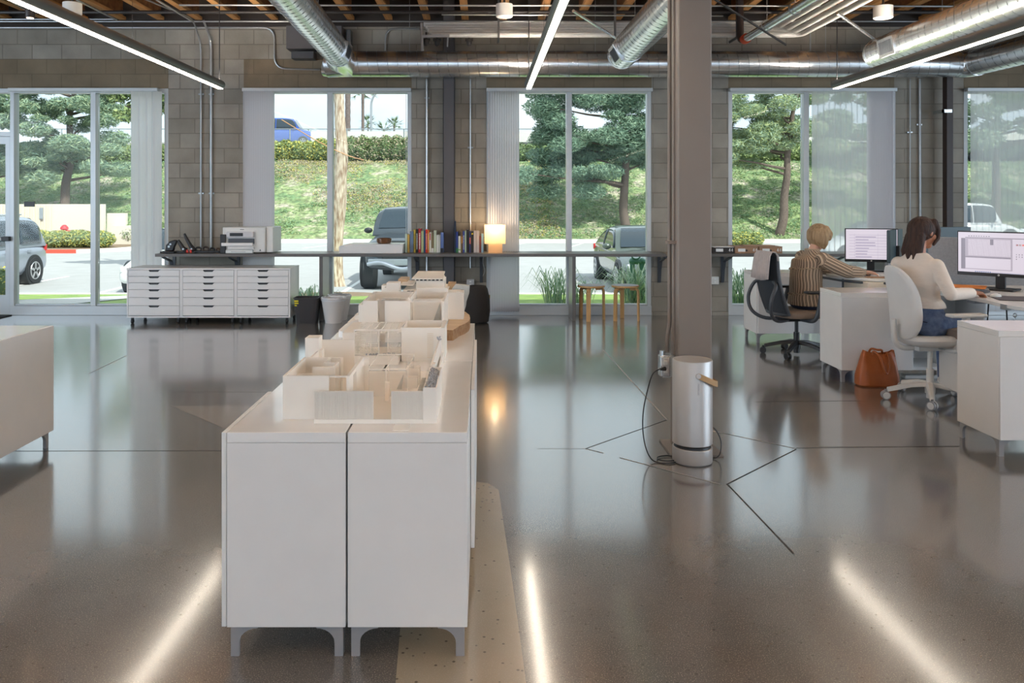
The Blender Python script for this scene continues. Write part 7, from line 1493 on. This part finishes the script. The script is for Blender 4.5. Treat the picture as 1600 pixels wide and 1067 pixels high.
e = car('car', 'second white off-roader, only its front showing at the frame edge behind the sheer blind', 4.8, 1.9, 1.9, 'paint_white', bonnet=.25, boot=.02, belt=.55, ws=.10, rs=.04, wr=.38); park(e, 25.2, 37.8, GZ + .02, 0)
e = car('van', 'blue and white van passing on the freeway behind the chain-link fence', 6.4, 1.95, 2.1, 'paint_blue', bonnet=.22, boot=.0, belt=.60, ws=.12, rs=.04, wr=.33, cat='van'); park(e, fx(500, 62), 62, 5.62, pi)
# green backflow valve outside
e = thing('backflow_valve', 'green pipe valve assembly outside in front of the sedan', 'valve', (fx(993, 14), 14, gz(14))); mat('valve_green', (72, 124, 104), .5, coat=.3); Yv = 14.2
q = MB(); xv = [fx(p, Yv) for p in (988, 1003)]
for X_ in xv: q.cyl((X_, Yv, gz(14)), (X_, Yv, fz(405, Yv)), .045, n=14); q.ball((X_, Yv, fz(408, Yv)), .06, 14); q.cyl((X_, Yv, fz(430, Yv)), (X_, Yv, fz(427, Yv)), .08, n=14)
q.tube(bend([(xv[0], Yv, fz(408, Yv)), (xv[1] + .1, Yv, fz(410, Yv)), (xv[1] + .25, Yv, fz(425, Yv))], .06), .05, 12); q.build('valve_body', 'valve_green', e)
q = MB(); q.tube([(fx(993, Yv) + .07 * cos(a * pi / 10), Yv - .04, fz(400, Yv) + .05 * sin(a * pi / 10)) for a in range(20)], .014, 8, closed=True); q.build('hand_wheel', 'valve_green', e)
# strappy plants
for nm, c in (('blade_a', (176, 200, 168)), ('blade_b', (214, 224, 196)), ('blade_c', (134, 164, 140))): mat(nm, c, .6)
def strappy(label, px, Y, h, spread, n_, seed):
    rr = random.Random(seed); X_ = fx(px, Y); q = MB()
    for k in range(n_):
        a = rr.uniform(0, 2 * pi); L = h * rr.uniform(.6, 1.1); out = spread * rr.uniform(.35, 1.5); b = V((X_ + rr.uniform(-.16, .16), Y + rr.uniform(-.16, .16), gz(Y))); d = V((cos(a), sin(a) * .8, 0)); s_ = V((-d.y, d.x, 0)) * .008
        pts = [b, b + d * out * .25 + UP * L * .6, b + d * out * .65 + UP * L * .95, b + d * out + UP * L * .55]; v = []
        for i, p in enumerate(pts): w_ = s_ * (1.2, 1.1, .8, .1)[i]; v += [p - w_, p + w_]
        q.add(v, [(0, 1, 3, 2), (2, 3, 5, 4), (4, 5, 7, 6)], k % 3)
    o = q.build('strappy_plant', ['blade_a', 'blade_b', 'blade_c'], fix=False); tag(o, label, 'plant')
strappy('strappy plant outside, left of the stools under the counter', 868, 13.2, .62, .50, 110, 1); strappy('strappy plant outside behind the stools, below the sedan', 990, 13.0, .66, .60, 170, 2); strappy('strappy plant outside between the counter leg and the left stool', 908, 13.4, .42, .40, 60, 3)
strappy('strappy plant outside behind the white cabinet in the right window', 1152, 12.8, .60, .45, 120, 4); strappy('strappy plant outside above the dark wastebin', 476, 12.9, .34, .32, 60, 5); strappy('broad strappy plant behind the wastebins by the window mullion', 500, 13.1, .28, .3, 40, 6)
e = None
# unseen roof slab, its overhang added to keep the high sun out
q = MB(); q.box(WX0 - .3, WX1 + .3, Y0 - 2.6, YW + .45, 4.7, 4.95); struct(q, 'roof', 'dark_board', smooth=False)
# ------------------------------------------------------------------ put the origin of single-mesh things at their base
for o in list(bpy.data.objects):
    if o.type == 'MESH' and o.parent is None and o.get('category') and o.location.length < 1e-6 and o.rotation_euler.x == 0 and o.data.users == 1 and o.name != 'ceiling_joist' and not o.get('kind'):
        co = [v.co for v in o.data.vertices]; c = V(((min(v.x for v in co) + max(v.x for v in co)) / 2, (min(v.y for v in co) + max(v.y for v in co)) / 2, min(v.z for v in co)))
        o.data.transform(M4.Translation(-c)); o.location = c
        for ch in o.children: ch.matrix_parent_inverse = M4.Translation(-c) @ ch.matrix_parent_inverse
